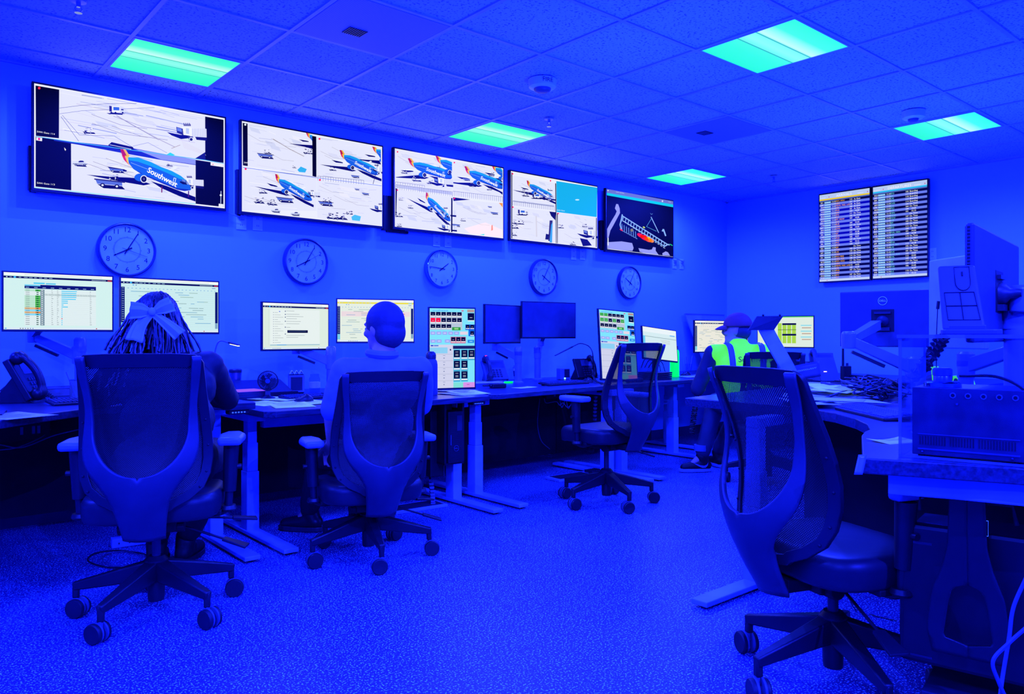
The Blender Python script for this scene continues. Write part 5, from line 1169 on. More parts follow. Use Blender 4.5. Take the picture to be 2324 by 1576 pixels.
mb = MB(); mb.grid(lambda u, v: P(.078 * math.cos(PI * u) * (1 - .1 * v), .06 + .02 * math.sin(PI * u) + .085 * v * math.sin(PI * u), .042 - .03 * v * v - .01 * abs(math.cos(PI * u))), 16, 6); mb.build('brim', M_cap, cap, smooth=True, solid=.004)
blob('hair', [], M_hair2, w, .006, 3, [(P(0, -.03, -.01), (.083, .085, .075), Q)])
# ================================================================ things on the desks
ZA, ZB, ZR, ZE = .78, .73, .80, .73
def on(px, py, z): p = at(px, py, z=z); return V3(p.x, p.y, z)
def desk_phone(label, p, rz, s=1., m_=None, handset_side=-1, steep=55, silver=False):
    m1 = m_ or M_black; t = thing('desk_phone', label, 'phone', p, rz, 'desk telephones')
    ca, sa = math.cos(R(steep)), math.sin(R(steep))
    def S(x, v, o): return (x * s, (-.02 + v * ca - o * sa) * s, (.02 + v * sa + o * ca) * s)   # v up the slope, o out of it
    def slab(mb, x0, x1, v0, v1, o0, o1): mb.add([S(x, v, o) for o in (o0, o1) for x, v in ((x0, v0), (x1, v0), (x1, v1), (x0, v1))], [(3, 2, 1, 0), (4, 5, 6, 7), (0, 1, 5, 4), (1, 2, 6, 5), (2, 3, 7, 6), (3, 0, 4, 7)])
    m = MB(); slab(m, -.10, .10, 0, .20, -.03, 0); m.build('phone_body', m1, t, bevel=.006)
    m = MB(); m.add([(-.08 * s, -.02 * s, 0), (.08 * s, -.02 * s, 0), (.08 * s, .15 * s, 0), (-.08 * s, .15 * s, 0), S(-.08, .02, -.02), S(.08, .02, -.02), S(.08, .13, -.02), S(-.08, .13, -.02)], [(3, 2, 1, 0), (4, 5, 6, 7), (0, 1, 5, 4), (1, 2, 6, 5), (2, 3, 7, 6), (3, 0, 4, 7)]); m.build('stand', m1, t, bevel=.003)
    hx = handset_side * .07
    m = MB(); pts = [S(hx, .0, .030), S(hx, .04, .052), S(hx, .10, .062), S(hx, .16, .052), S(hx, .20, .030)]; c = arc(pts, 5); m.tube(c, [.024 * s, .025 * s, .024 * s, .022 * s] + [.017 * s] * (len(c) - 8) + [.022 * s, .024 * s, .025 * s, .024 * s], 12); m.ball(S(hx, .012, .022), .030 * s, 14, 8); m.ball(S(hx, .19, .022), .030 * s, 14, 8); m.build('handset', m1 if not silver else M_dgrey, t, smooth=True)
    m = MB(); slab(m, -.03, .085, .12, .18, 0, .002); m.build('display', mat('phone_display', .10, .2), t)
    m = MB()
    for i in range(3):
        for j in range(4): slab(m, -.025 + i * .028, -.007 + i * .028, .02 + j * .022, .034 + j * .022, 0, .004)
    m.build('keypad', M_dgrey, t)
    if silver: m = MB(); slab(m, hx - .012, hx + .006, .19, .20, .056, .060); m.build('message_light', mat('red_lamp', (.5, .02, .02), .4, emit=(1, .05, .05), es=1), t)
    return t
def coil(label, pts, r=.012, turns=60, w=.003, m_=None, name='coiled_cord'):
    c = arc(pts, 40); L = len(c); out = []
    for i, p in enumerate(c):
        d = (c[min(i + 1, L - 1)] - c[max(i - 1, 0)]).normalized(); u = d.orthogonal().normalized() if abs(d.z) > .95 else d.cross(V3(0, 0, 1)).normalized(); v = d.cross(u)
        a = 2 * PI * turns * i / L; out.append(p + (u * math.cos(a) + v * math.sin(a)) * r)
    m = MB(); m.tube(out, w, 5); o = m.build(name, m_ or M_cable, None, smooth=True); return tag(o, label, 'cord')
def cable(label, pts, r=.003, m_=None, n=10, name='cable', group=None):
    m = MB(); m.tube(arc(pts, n), r, 6); o = m.build(name, m_ or M_cable, None, smooth=True); return tag(o, label, 'cable', group)
def papers(label, p, rz, n=4, m_=None, w=.216, h=.28, seed=1, sp=.02, lines=True):
    """a few loose sheets, each one its own thing"""
    rr = random.Random(seed)
    for k in range(n):
        t = None; lab = label[k] if isinstance(label, list) else label
        a = rr.uniform(-.35, .35) if k else 0; ox, oy = rr.uniform(-sp, sp) * 2 * (k > 0), rr.uniform(-sp, sp) * (k > 0); z = p[2] + .0008 + k * .0016
        cu = rr.uniform(.0, .008)
        m = MB(); m.grid(lambda u, v: ((u - .5) * w, (v - .5) * h, cu * (2 * u - 1) ** 2 * (v)), 6, 4)
        o = m.build('paper_sheet', m_ or M_paper, None, smooth=True, loc=(p[0] + ox, p[1] + oy, z), rot=(0, 0, rz + a), solid=.0006)
        tag(o, lab, 'paper', 'loose papers')
        if lines and k == n - 1:
            m = MB()
            for q in range(9): m.box(-w * .4, w * (.1 + .28 * rr.random()), h * (.35 - q * .08), h * (.358 - q * .08), .001 + cu, .0013 + cu)
            m.build('printed_lines', M_dgrey, o)
def keyboard(label, p, rz, L=.44, m_=None, mk=None, tilt=5):
    t = thing('keyboard', label, 'keyboard', p, rz, 'desk keyboards', rot=Euler((R(tilt), 0, rz)))
    m = MB(); m.box(-L / 2, L / 2, -.065, .065, .004, .018); m.build('keyboard_base', m_ or M_black, t, bevel=.004)
    m = MB()
    for j in range(6):
        k = 0; x = -L / 2 + .01
        while x < L / 2 - .016:
            w_ = .0155 if not (j == 0 and .28 < (x / L + .5) < .5) else .10
            w_ = min(w_, L / 2 - .01 - x)
            if not (.655 < x / L + .5 < .675): m.box(x, x + w_, -.057 + j * .0195, -.057 + j * .0195 + .016, .018, .0235, .88)
            x += w_ + .0035
    m.build('keys', mk or M_dgrey, t); m = MB()
    for s in (-1, 1): m.box(s * L * .4 - .012, s * L * .4 + .012, .045, .06, -.006 if tilt > 3 else -.002, .006)
    m.build('feet', M_blk2, t); return t
def mouse(label, p, rz, m_=None):
    t = thing('computer_mouse', label, 'mouse', p, rz, 'computer mice'); m = MB()
    m.grid(lambda u, v: (.031 * math.cos(2 * PI * u) * math.sin(PI / 2 * v), .055 * math.sin(2 * PI * u) * math.sin(PI / 2 * v), .001 + .034 * math.cos(PI / 2 * v) * (1 - .25 * math.sin(2 * PI * u))), 20, 8); m.build('mouse_shell', m_ or M_black, t, smooth=True)
    m = MB(); m.lathe([(.004, -.004), (.004, .004)], (0, .022, .030), 10, (1, 0, 0)); m.build('scroll_wheel', M_dgrey, t); return t
def bottle(label, p, prof, m_, cap=None, capm=None, loop=False):
    t = thing('water_bottle', label, 'bottle', p, 0, 'drink bottles'); m = MB(); m.lathe(prof, n=28); m.build('bottle_body', m_, t, smooth=True)
    m = MB(); m.lathe(cap, n=24); m.build('lid', capm or M_dgrey, t, smooth=True)
    if loop: m = MB(); z = cap[-1][1]; m.tube([(0, 0, z - .004), (0, .004, z + .045)], .006, 8); m.tube(arc([(-.022, 0, z - .05), (-.034, 0, z - .03), (-.03, 0, z - .005), (-.015, 0, z)], 5), .003, 6); m.build('straw_loop', capm or M_dgrey, t, smooth=True)
    return t
M_strap = mat('mid_grey_plastic', .12, .45)
# ---- desk A
desk_phone('black upright desk phone at far left with its handset hooked over the side', on(82, 912, ZA), R(62), 1.15, handset_side=-1, steep=62)
coil('black coiled phone cord lying on the far left desk', [on(105, 905, ZA) + V3(0, 0, .03), on(130, 914, ZA) + V3(0, 0, .014), on(165, 918, ZA) + V3(0, 0, .013), on(205, 912, ZA) + V3(0, 0, .013)], .009, 46, .0025)
t = thing('pen_cup', 'round wire mesh pen cup on the far left desk', 'cup', on(178, 905, ZA)); m = MB(); m.grid(lambda u, v: (.042 * math.cos(2 * PI * u), .042 * math.sin(2 * PI * u), .001 + .10 * v), 28, 4); m.build('mesh_wall', mesh_fabric('wire_mesh', .12, 500, .3), t, smooth=True)
m = MB(); m.tube([(.042 * math.cos(a), .042 * math.sin(a), .102) for a in [2 * PI * k / 28 for k in range(28)]], .002, 6, closed=True); m.lathe([(.042, 0), (.042, .003)], n=28); m.build('rim', M_strap, t)
q = on(178, 905, ZA)
for k, (dx, dy, mm, lab, r_) in enumerate(((.012, .0, M_green, 'fluorescent green highlighter standing in the wire mesh pen cup', .0085), (-.025, .01, M_silver, 'pale pen leaning left in the wire mesh pen cup', .004), (.0, -.015, M_dgrey, 'dark pen at the front of the wire mesh pen cup', .004))):
    m = MB(); b = q + V3(dx * .4, dy, .008); e = q + V3(dx * 2.2, dy * 1.5, .145 + .012 * (k == 0)); m.tube([b, b.lerp(e, .6), b.lerp(e, .62), e], [r_, r_, r_ * .85, r_ * .8], 10); tag(m.build('highlighter' if k == 0 else 'pen', mm, None, smooth=True), lab, 'pen', 'pens in the mesh cup')
t = thing('letter_tray', 'low wire mesh tray behind the far left desk phone', 'tray', on(150, 897, ZA), R(3)); m = MB(); W_, D_, H_ = .16, .10, .045
for a in ((-W_, W_, -D_, -D_ + .002, .001, H_), (-W_, W_, D_ - .002, D_, .001, H_), (-W_, -W_ + .002, -D_, D_, .001, H_), (W_ - .002, W_, -D_, D_, .001, H_), (-W_, W_, -D_, D_, .001, .003)): m.box(*a)
m.build('mesh_sides', MATS['wire_mesh'], t); m = MB(); m.tube([(-W_, -D_, H_), (W_, -D_, H_), (W_, D_, H_), (-W_, D_, H_)], .003, 6, closed=True); m.build('rim', M_strap, t)
keyboard('dark keyboard mostly hidden behind the woman\'s chair', on(222, 914, ZA), R(8))
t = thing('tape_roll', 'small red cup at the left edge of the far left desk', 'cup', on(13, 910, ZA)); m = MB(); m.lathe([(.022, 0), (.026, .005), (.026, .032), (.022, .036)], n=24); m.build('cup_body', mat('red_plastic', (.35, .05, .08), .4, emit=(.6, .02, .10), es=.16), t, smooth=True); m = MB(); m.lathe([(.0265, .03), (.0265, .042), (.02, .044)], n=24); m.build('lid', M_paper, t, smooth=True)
papers(['blue-white sheet at the front of the far left desk', 'second sheet lying across the front of the far left desk'], on(20, 945, ZA), R(20), 2, seed=3)
cable('thin cable arching behind the far left desk phone', [on(0, 900, ZA) + V3(0, 0, .03), on(20, 900, ZA) + V3(0, 0, .06), on(45, 902, ZA) + V3(0, 0, .008), on(100, 900, ZA) + V3(0, 0, .006)], .004)
t = thing('computer_monitor', 'edge of a black monitor cut off by the left picture edge', 'monitor', at(-40, 900, d=3.3), R(78)); t.location.z = ZA; m = MB(); m.box(-.16, .16, -.012, .012, .02, .16); m.build('housing', M_black, t, bevel=.003); m = MB(); m.box(-.1, .1, -.08, .08, 0, .008); m.box(-.02, .02, -.01, .03, .005, .1); m.build('stand', M_black, t); m = MB(); m.box(-.15, .15, -.014, -.011, .035, .15); m.build('screen', MATS['dark_screen_glass'], t)
# gooseneck lamps
def goose(label, base, pts, head, m_, lit):
    t = thing('desk_lamp', label, 'lamp', base, 0, 'gooseneck desk lamps'); b = Vector(base)
    m = MB(); m.lathe([(.05, 0), (.05, .012), (.012, .02)], n=24); m.build('lamp_base', m_, t, smooth=True)
    m = MB(); m.tube(arc([(0, 0, .015)] + [tuple(Vector(p) - b) for p in pts], 8), .0045, 8); m.build('gooseneck', m_, t, smooth=True)
    m = MB(); e = Vector(pts[-1]) - b; h = Vector(head) - b; m.bar(e, h, .026, .010, .024, .006); hd = m.build('lamp_head', M_black, t, bevel=.003)
    if lit: m = MB(); d = (h - e); m.bar(e + d * .15 + V3(0, 0, -.0065), h - d * .05 + V3(0, 0, -.0055), .016, .003); m.build('led_strip', mat('warm_led', .5, .4, emit=(.9, .95, .8), es=3.), hd)
    return t
bp = on(486, 897, ZA)
goose('slender desk lamp with a lit flat head behind the woman\'s shoulder', bp, [at(486, 840, d=bp.dot(FW)), at(488, 800, d=bp.dot(FW)), at(498, 775, d=bp.dot(FW) - .03), at(520, 778, d=bp.dot(FW) - .05)], at(543, 784, d=bp.dot(FW) - .07), M_silver, True)
bp = on(1345, 858, ZB)
goose('black gooseneck desk lamp arching left beside the leaning portrait monitor', bp, [at(1346, 810, d=6.6), at(1338, 788, d=6.6), at(1318, 780, d=6.58), at(1300, 787, d=6.56)], at(1259, 808, d=6.5), M_black, False)
# clipboard / pink folder raised near the woman's elbow
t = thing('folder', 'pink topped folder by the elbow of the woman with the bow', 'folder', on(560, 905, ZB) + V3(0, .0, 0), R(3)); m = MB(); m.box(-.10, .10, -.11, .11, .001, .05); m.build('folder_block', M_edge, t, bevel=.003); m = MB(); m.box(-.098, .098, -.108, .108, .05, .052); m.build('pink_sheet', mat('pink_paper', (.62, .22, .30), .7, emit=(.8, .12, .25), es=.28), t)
# ---- desk B
bottle('dark insulated tumbler standing behind the pink folder', on(534, 897, ZB), [(.030, 0), (.033, .01), (.038, .13), (.040, .15)], M_steel, [(.041, .148), (.042, .165), (.036, .172)])
t = thing('paper_tray', 'dark slanted document tray behind the small desk fan', 'tray', on(598, 899, ZB), R(-4)); m = MB(); m.add([(-.19, -.1, .004), (.19, -.1, .004), (.15, .12, .10), (-.15, .12, .10), (-.19, -.1, .0), (.19, -.1, .0), (.15, .14, .0), (-.15, .14, .0)], [(0, 1, 2, 3), (7, 6, 5, 4), (0, 4, 5, 1), (1, 5, 6, 2), (2, 6, 7, 3), (3, 7, 4, 0)]); m.build('sloped_top', M_dgrey, t, bevel=.004); m = MB(); m.box(-.19, .19, -.112, -.098, .001, .03); m.build('paper_stop', M_black, t)
# fan
t = thing('desk_fan', 'small black round desk fan with a ribbed guard', 'fan', on(608, 907, ZB), R(-25)); m = MB(); m.lathe([(.045, 0), (.045, .012), (.02, .02), (.012, .03)], n=24); m.bar((0, 0, .02), (0, .012, .07), .03, .018); m.build('fan_base', M_black, t, smooth=True)
fc = V3(0, 0, .115)
m = MB(); m.lathe([(.05, .028), (.058, .02), (.058, -.02), (.05, -.028)], fc, 28, (0, -1, .12)); 
m = MB()
for k in range(36):
    a = 2 * PI * k / 36; u = V3(math.cos(a), 0, math.sin(a)); m.tube([fc + u * .012 + V3(0, -.032, 0), fc + u * .04 + V3(0, -.029, 0), fc + u * .057 + V3(0, -.012, 0), fc + u * .058 + V3(0, .012, 0), fc + u * .04 + V3(0, .028, 0), fc + u * .02 + V3(0, .03, 0)], .0016, 5)
m.tube([fc + V3(.0585 * math.cos(a), 0, .0585 * math.sin(a)) for a in [2 * PI * k / 32 for k in range(32)]], .004, 6, closed=True); m.build('guard', M_black, t, smooth=True)
m = MB(); m.lathe([(.014, -.034), (.014, .034)], fc, 16, (0, -1, 0)); m.build('motor_hub', M_chrome, t, smooth=True); m = MB()
for k in range(5):
    a = 2 * PI * k / 5; m.add([fc + V3(.012 * math.cos(a), -.006, .012 * math.sin(a)), fc + V3(.048 * math.cos(a - .35), -.010, .048 * math.sin(a - .35)), fc + V3(.048 * math.cos(a + .35), .008, .048 * math.sin(a + .35)), fc + V3(.012 * math.cos(a + .5), .006, .012 * math.sin(a + .5))], [(0, 1, 2, 3)])
m.build('blades', M_dgrey, t)
P0 = on(640, 918, ZB)
for k, (px, py, a) in enumerate(((600, 917, 15), (660, 922, -12), (700, 915, 8), (630, 908, 30))):
    labs = ['bright sheet at the left front corner of the man\'s desk', 'bright sheet in the middle of the man\'s desk front', 'bright sheet under the small black mouse on the man\'s desk', 'bright sheet behind the others beside the fan']
    papers([labs[k]], on(px, py, ZB) + V3(0, 0, .001 + .0018 * k), R(a), 1, M_paperw, seed=k)
t = thing('napkin_dispenser', 'black napkin dispenser with a pale framed window on the man\'s desk', 'dispenser', on(672, 893, ZB), R(-20)); m = MB(); m.box(-.05, .05, -.04, .04, .002, .13); m.build('dispenser_body', M_black, t, bevel=.004); m = MB(); m.box(-.052, .052, -.046, -.040, .01, .125); m.build('window_frame', M_silver, t, bevel=.003); m = MB(); m.box(-.038, .038, -.048, -.045, .022, .112); m.build('window', M_dgrey, t)
m = MB(); m.grid(lambda u, v: ((u - .5) * .085, (v - .5) * .06, .131 + .02 * math.sin(u * 9) ** 2 + .008 * math.sin(v * 7)), 20, 8); m.build('napkins', M_paper, t, smooth=True)
t = thing('glass_jar', 'clear glass jar right of the napkin dispenser', 'jar', on(714, 890, ZB)); m = MB(); m.lathe([(.036, 0), (.038, .008), (.038, .095), (.03, .108), (.031, .125), (.0285, .125), (.0275, .108), (.035, .093), (.035, .008)], n=26); m.build('jar_glass', M_clear, t, smooth=True); m = MB(); m.lathe([(.0385, .03), (.0388, .07)], n=26); m.build('jar_label', M_paper, t, smooth=True)
keyboard('black keyboard on the man\'s desk with a tiny green light', on(712, 904, ZB), R(6), .42)
m = MB(); p_ = on(668, 893, ZB); m.ball(p_ + V3(-.02, 0, .03), .005, 8, 6); 
mouse('small black mouse on the bright sheet in front of the man\'s keyboard', on(690, 914, ZB) + V3(0, 0, .008), R(70))
t = bottle('tall blue water bottle right behind the man\'s chair', on(978, 897, ZB), [(.040, 0), (.044, .006), (.044, .20), (.040, .225), (.030, .24)], M_strap, [(.033, .238), (.034, .262), (.030, .278), (.018, .288)], M_dgrey)
t = thing('document_holder', 'clear folded plastic holder beside the man\'s right shoulder', 'holder', on(940, 886, ZB) + V3(0, 0, 0), R(-15)); m = MB(); m.add([(-.07, 0, 0), (.07, 0, 0), (.05, .05, .20), (-.03, .05, .20), (-.07, .1, 0), (.07, .1, 0)], [(0, 1, 2, 3), (5, 4, 3, 2)]); m.build('plastic_sheet', M_clear, t, solid=.003); m = MB(); m.tube([(.07, 0, .002), (.05, .05, .20), (-.03, .05, .20)], .003, 6); m.build('edge', M_silver, t)
for k, (px, py, a, l) in enumerate(((1045, 895, 10, 'pale sheet at the right front of the man\'s desk'), (1062, 893, -14, 'curled pale sheet overhanging the right front of the man\'s desk'), (1030, 888, 25, 'pale sheet just below the red-key touch board'))):
    papers([l], on(px, py, ZB) + V3(0, 0, .001 + .002 * k), R(a), 1, M_paper if k != 1 else M_paperw, seed=20 + k)
# portrait monitor stands
for (px, py, d, l) in ((1028, 872, 5.52, 'low black foot under the portrait monitor with red keys'), (1408, 858, 6.66, 'low black foot under the leaning portrait monitor'), (1500, 838, 7.1, 'dark stand under the small tilted monitor left of the green bottle')):
    q = at(px, py, d=d); t = thing('monitor_stand', l, 'stand', (q.x + .05, q.y + .1, ZB), R(-15)); m = MB(); m.box(-.11, .11, -.08, .10, 0.001, .012); m.build('stand_base', M_black, t, bevel=.004); m = MB(); m.box(-.025, .025, .0, .03, .01, .26); m.build('stand_column', M_black, t, bevel=.004)
# PC hung under desk B
def pc(label, p, rz, w, h, d, m_=None, front=True, logo=True):
    t = thing('computer_tower', label, 'computer', p, rz, 'computer towers under the desks'); m = MB(); m.box(-w / 2, w / 2, 0, d, 0, h); m.build('case', m_ or M_black, t, bevel=.004)
    m = MB()
    for k in range(int(h / .012)): m.box(-w * .42, w * .42, -.0015, .0005, .01 + k * .012, .015 + k * .012)
    m.build('front_grille', M_blk2, t)
    m = MB(); m.box(w * .05, w * .38, -.003, 0, h * .62, h * .92); m.build('drive_bay', M_dgrey, t)
    if logo:
        m = MB(); m.tube([(.018 * math.cos(a), -.004, h * .28 + .018 * math.sin(a)) for a in [2 * PI * k / 30 for k in range(30)]], .0012, 6, closed=True); m.build('logo_ring', M_strap, t); text_mesh('DELL', .009, 'logo_lettering', M_strap, t, (0, -.004, h * .28), (R(90), 0, 0))
        m = MB(); m.box(-w * .36, -w * .33, -.004, 0, h * .35, h * .55); m.build('light_strip', M_strap, t)
    return t
q = at(1035, 1000, d=4.95); pc('slim black computer tower with a round DELL logo hung under the man\'s desk', (q.x, q.y, .30), R(-4), .115, .33, .38)
t = thing('tower_bracket', 'black hanging bracket holding the slim computer tower', 'bracket', (q.x, q.y, .30), R(-4)); m = MB(); m.box(-.075, -.06, .02, .3, -.01, .39); m.box(.06, .075, .02, .3, -.01, .39); m.box(-.075, .075, .02, .3, -.014, -.002); m.build('bracket_frame', M_black, t); m = MB(); m.box(-.03, .03, .1, .2, .335, .388); m.build('hanger', M_black, t)
q = at(992, 1010, d=5.0); t = thing('cable_box', 'tall black enclosure beside the slim computer tower', 'box', (q.x, q.y, .20), R(-4)); m = MB(); m.box(-.05, .05, 0, .35, 0, .47); m.build('enclosure', M_blk2, t, bevel=.004); m = MB(); m.box(.046, .056, -.004, .02, .0, .46); m.build('edge_strip', M_dgrey, t)
# cable spines (stacked links)
def spine(label, pts, n, w=.034, m_=None):
    c = arc(pts, 12); t = thing('cable_spine', label, 'cable guide', (0, 0, 0), 0, 'linked cable spines'); m = MB()
    for k in range(n):
        i = int(k * (len(c) - 1) / n); p = c[i]; d = (c[min(i + 1, len(c) - 1)] - p).normalized(); m.bar(p, p + d * .018, w, w * .7, w * .8, w * .55)
    m.build('links', m_ or M_strap, t, bevel=.002); m = MB(); m.tube(c, .007, 6); m.build('inner_cable', M_cable, t, smooth=True); return t
spine('linked vertical cable spine hanging from the man\'s desk to the floor', [at(968, 1000, d=5.2), at(972, 1060, d=5.15), at(980, 1110, d=5.05), at(983, 1152, d=5.0)], 17)
spine('linked cable spine under the desk behind the empty middle chair', [at(1352, 900, d=6.3), at(1350, 950, d=6.3), at(1352, 1000, d=6.3)], 12, .03)
coil('coiled cord hanging beside the green vest person\'s leg', [at(1587, 870, d=6.5), at(1580, 910, d=6.4), at(1574, 950, d=6.3), at(1570, 985, d=6.3)], .022, 26, .005)
# ---- desk C
desk_phone('grey desk phone with display and red message light beside the paper cup', on(1128, 866, ZB), R(-18), 1.05, M_strap, -1, 50, True)
t = thing('paper_cup', 'paper coffee cup with a pale lid beside the grey desk phone', 'cup', on(1174, 862, ZB)); m = MB(); m.lathe([(.028, 0), (.040, .105)], n=26); m.build('cup_body', M_paper, t, smooth=True); m = MB(); m.lathe([(.0335, .03), (.039, .08)], n=26); m.build('cup_sleeve', M_strap, t, smooth=True); m = MB(); m.lathe([(.042, .104), (.042, .112), (.036, .116), (.034, .126), (.03, .127)], n=26); m.build('lid', M_silver, t, smooth=True)
papers(['patterned paper lying left of the grey desk phone', 'second sheet under the grey desk phone'], on(1100, 868, ZB), R(-20), 2, M_paper, .3, .3, seed=7)
papers(['small bright note in front of the grey desk phone'], on(1190, 880, ZB), R(10), 1, M_paperw, .2, .1, seed=8)
t = thing('handheld_radio', 'small black handheld radio lying near the front of the middle desk', 'radio', on(1130, 881, ZB), R(80)); m = MB(); m.box(-.028, .028, -.06, .06, .001, .034); m.build('radio_body', M_black, t, bevel=.006); m = MB(); m.tube([(.015, .05, .02), (.015, .12, .02)], [.006, .005], 8); m.build('antenna', M_black, t); m = MB(); m.lathe([(.006, .06), (.006, .072)], (-.012, 0, .02), 10, (0, 1, 0)); m.build('knob', M_dgrey, t)
m = MB(); q = on(1155, 870, ZB); m.tube([q + V3(-.05, 0, .008), q + V3(.03, -.02, .008), q + V3(.06, -.027, .008)], [.008, .008, .004], 10); tag(m.build('highlighter', M_green, None, smooth=True), 'fluorescent green highlighter lying flat beside the handheld radio', 'pen')
t = thing('desk_speaker', 'small pale box with a dark face and glowing foot behind the middle keyboard', 'speaker', on(1280, 862, ZB), R(-12)); m = MB(); m.box(-.05, .05, -.02, .05, .001, .10); m.build('speaker_body', M_silver, t, bevel=.005); m = MB(); m.box(-.008, .046, -.023, -.019, .02, .094); m.build('speaker_face', M_dgrey, t); m = MB(); m.ball((-.004, -.022, .012), .008, 10, 6); m.build('status_light', mat('green_led', .3, .4, emit=(.3, 1, .6), es=2), t)
keyboard('black keyboard on the desk of the switched-off monitors', on(1280, 873, ZB), R(2), .46)
mouse('black mouse at the right end of the middle keyboard', on(1333, 868, ZB), R(10))
desk_phone('small black desk phone left of the leaning portrait monitor', on(1330, 862, ZB), R(-10), .95, M_black, 1, 65)
coil('black coiled cord running right from the small black desk phone', [on(1345, 866, ZB) + V3(0, 0, .05), on(1356, 872, ZB) + V3(0, 0, .015), on(1380, 876, ZB) + V3(0, 0, .012)], .009, 26, .003)
t = thing('beaded_wrist_rest', 'dark lumpy wrist rest at the foot of the leaning portrait monitor', 'wrist rest', on(1440, 868, ZB), R(5)); m = MB(); [m.ball((-.1 + k * .033, .006 * (k % 2), .016), (.02, .02, .016), 10, 8) for k in range(7)]; m.build('beads', M_black, t, smooth=True)
for k in range(4):
    t_ = MB(); t_.box(-.12, .12, -.10, .10, 0, .014); o = t_.build('document_tray', M_black, None, bevel=.003, loc=on(1495, 862, ZB) + V3(.004 * k, .05, .001 + k * .017), rot=(0, 0, R(-8 + 3 * k)))
    tag(o, ['bottom', 'second lowest', 'third lowest', 'top'][k] + ' flat black document tray in the stack left of the green bottle', 'tray', 'stacked document trays')
for k in range(3): cable(['dark loose cable loop behind the tray stack', 'second dark cable loop left of the green bottle', 'dark cable hanging below the small tilted monitor'][k], [at(1455 + 8 * k, 835, d=7.1), at(1465 + 9 * k, 815 + 3 * k, d=7.1), at(1485 + 8 * k, 822, d=7.1), at(1490 + 10 * k, 845, d=7.1)], .004, group='loose desk cables')
# ---- desk D
bottle('bright fluorescent green water bottle with a dark straw lid', on(1531, 856, ZB), [(.038, 0), (.0445, .006), (.0445, .225), (.040, .25), (.030, .262)], M_green, [(.032, .26), (.034, .29), (.030, .296)], M_dgrey, True)
mouse('black mouse just right of the green bottle', on(1556, 853, ZB), R(60))
t = thing('pen_cup', 'clear pen cup with thin pens right of the green bottle', 'cup', on(1563, 842, ZB)); m = MB(); m.lathe([(.035, 0), (.04, .08), (.037, .08), (.032, .004)], n=22); m.build('cup_wall', M_clear, t, smooth=True); m = MB(); m.tube([(-.02, 0, .01), (-.045, 0, .16)], .004); m.tube([(.02, 0, .01), (.07, 0, .17)], .004); m.tube([(0, .01, .01), (.01, .02, .15)], .004); m.build('pens', M_silver, t, smooth=True)
papers(['patterned sheet between the green bottle and the vest wearer\'s elbow', 'sheet under the patterned one beside the green bottle'], on(1575, 855, ZB), R(-30), 2, M_paper, .3, .26, seed=9)
t = thing('storage_box', 'clear plastic box on the desk beside the vest wearer\'s elbow', 'box', on(1612, 842, ZB), R(-20)); m = MB(); [m.box(*a) for a in ((-.08, .08, -.06, -.057, 0.002, .10), (-.08, .08, .057, .06, .002, .10), (-.08, -.077, -.06, .06, .002, .10), (.077, .08, -.06, .06, .002, .10), (-.08, .08, -.06, .06, .001, .004))]; m.build('box_sides', M_clear, t); m = MB(); m.box(-.085, .085, -.065, .065, .10, .108); m.build('lid', M_silver, t, bevel=.002)
t = thing('foam_board', 'tall pale board leaning in the corner behind the capped person\'s monitor', 'board', (0, 0, 0)); a = at(1563, 712, y=5.22); b = at(1652, 712, y=5.22); m = MB(); z1 = a.z; m.add([(a.x, 5.27, z1), (b.x, 5.27, z1), (b.x, 5.05, ZB + .002), (a.x + .12, 5.05, ZB + .002), (a.x, 5.285, z1), (b.x, 5.285, z1), (b.x, 5.07, ZB + .002), (a.x + .12, 5.07, ZB + .002)], [(3, 2, 1, 0), (4, 5, 6, 7), (0, 1, 5, 4), (1, 2, 6, 5), (2, 3, 7, 6), (3, 0, 4, 7)]); m.build('board_panel', mat('pale_board', .5, .5), t); m = MB(); m.bar((a.x, 5.262, z1), (b.x, 5.262, z1), .006, .006); m.build('edge_trim', M_silver, t)
# ---- far corner desk E
desk_phone('far grey desk phone with a tall keypad under the yellow-green monitor', on(1868, 852, ZE), R(-50), 1.15, M_strap, -1, 60)
desk_phone('far dark desk phone beside the tall keypad one', on(1822, 852, ZE), R(-50), 1.0, M_dgrey, -1, 35)
t = thing('call_console', 'slanted grey call console with one small amber light', 'phone', on(1862, 862, ZE) + V3(-.1, -.15, 0), R(-30)); m = MB(); m.add([(-.09, 0, .0), (.09, 0, 0), (.09, .1, .2), (-.09, .1, .2), (.09, .14, 0), (-.09, .14, 0)], [(0, 1, 2, 3), (1, 4, 2), (0, 3, 5), (3, 2, 4, 5)]); m.build('console_body', M_strap, t); m = MB(); m.add([(-.05, .035, .075), (-.02, .035, .075), (-.02, .0365, .082), (-.05, .0365, .082)], [(0, 1, 2, 3)]); m.v = [v + V3(0, -.004, 0) for v in m.v]; m.build('amber_light', mat('amber', .5, .4, emit=(1, .6, .2), es=2), t)

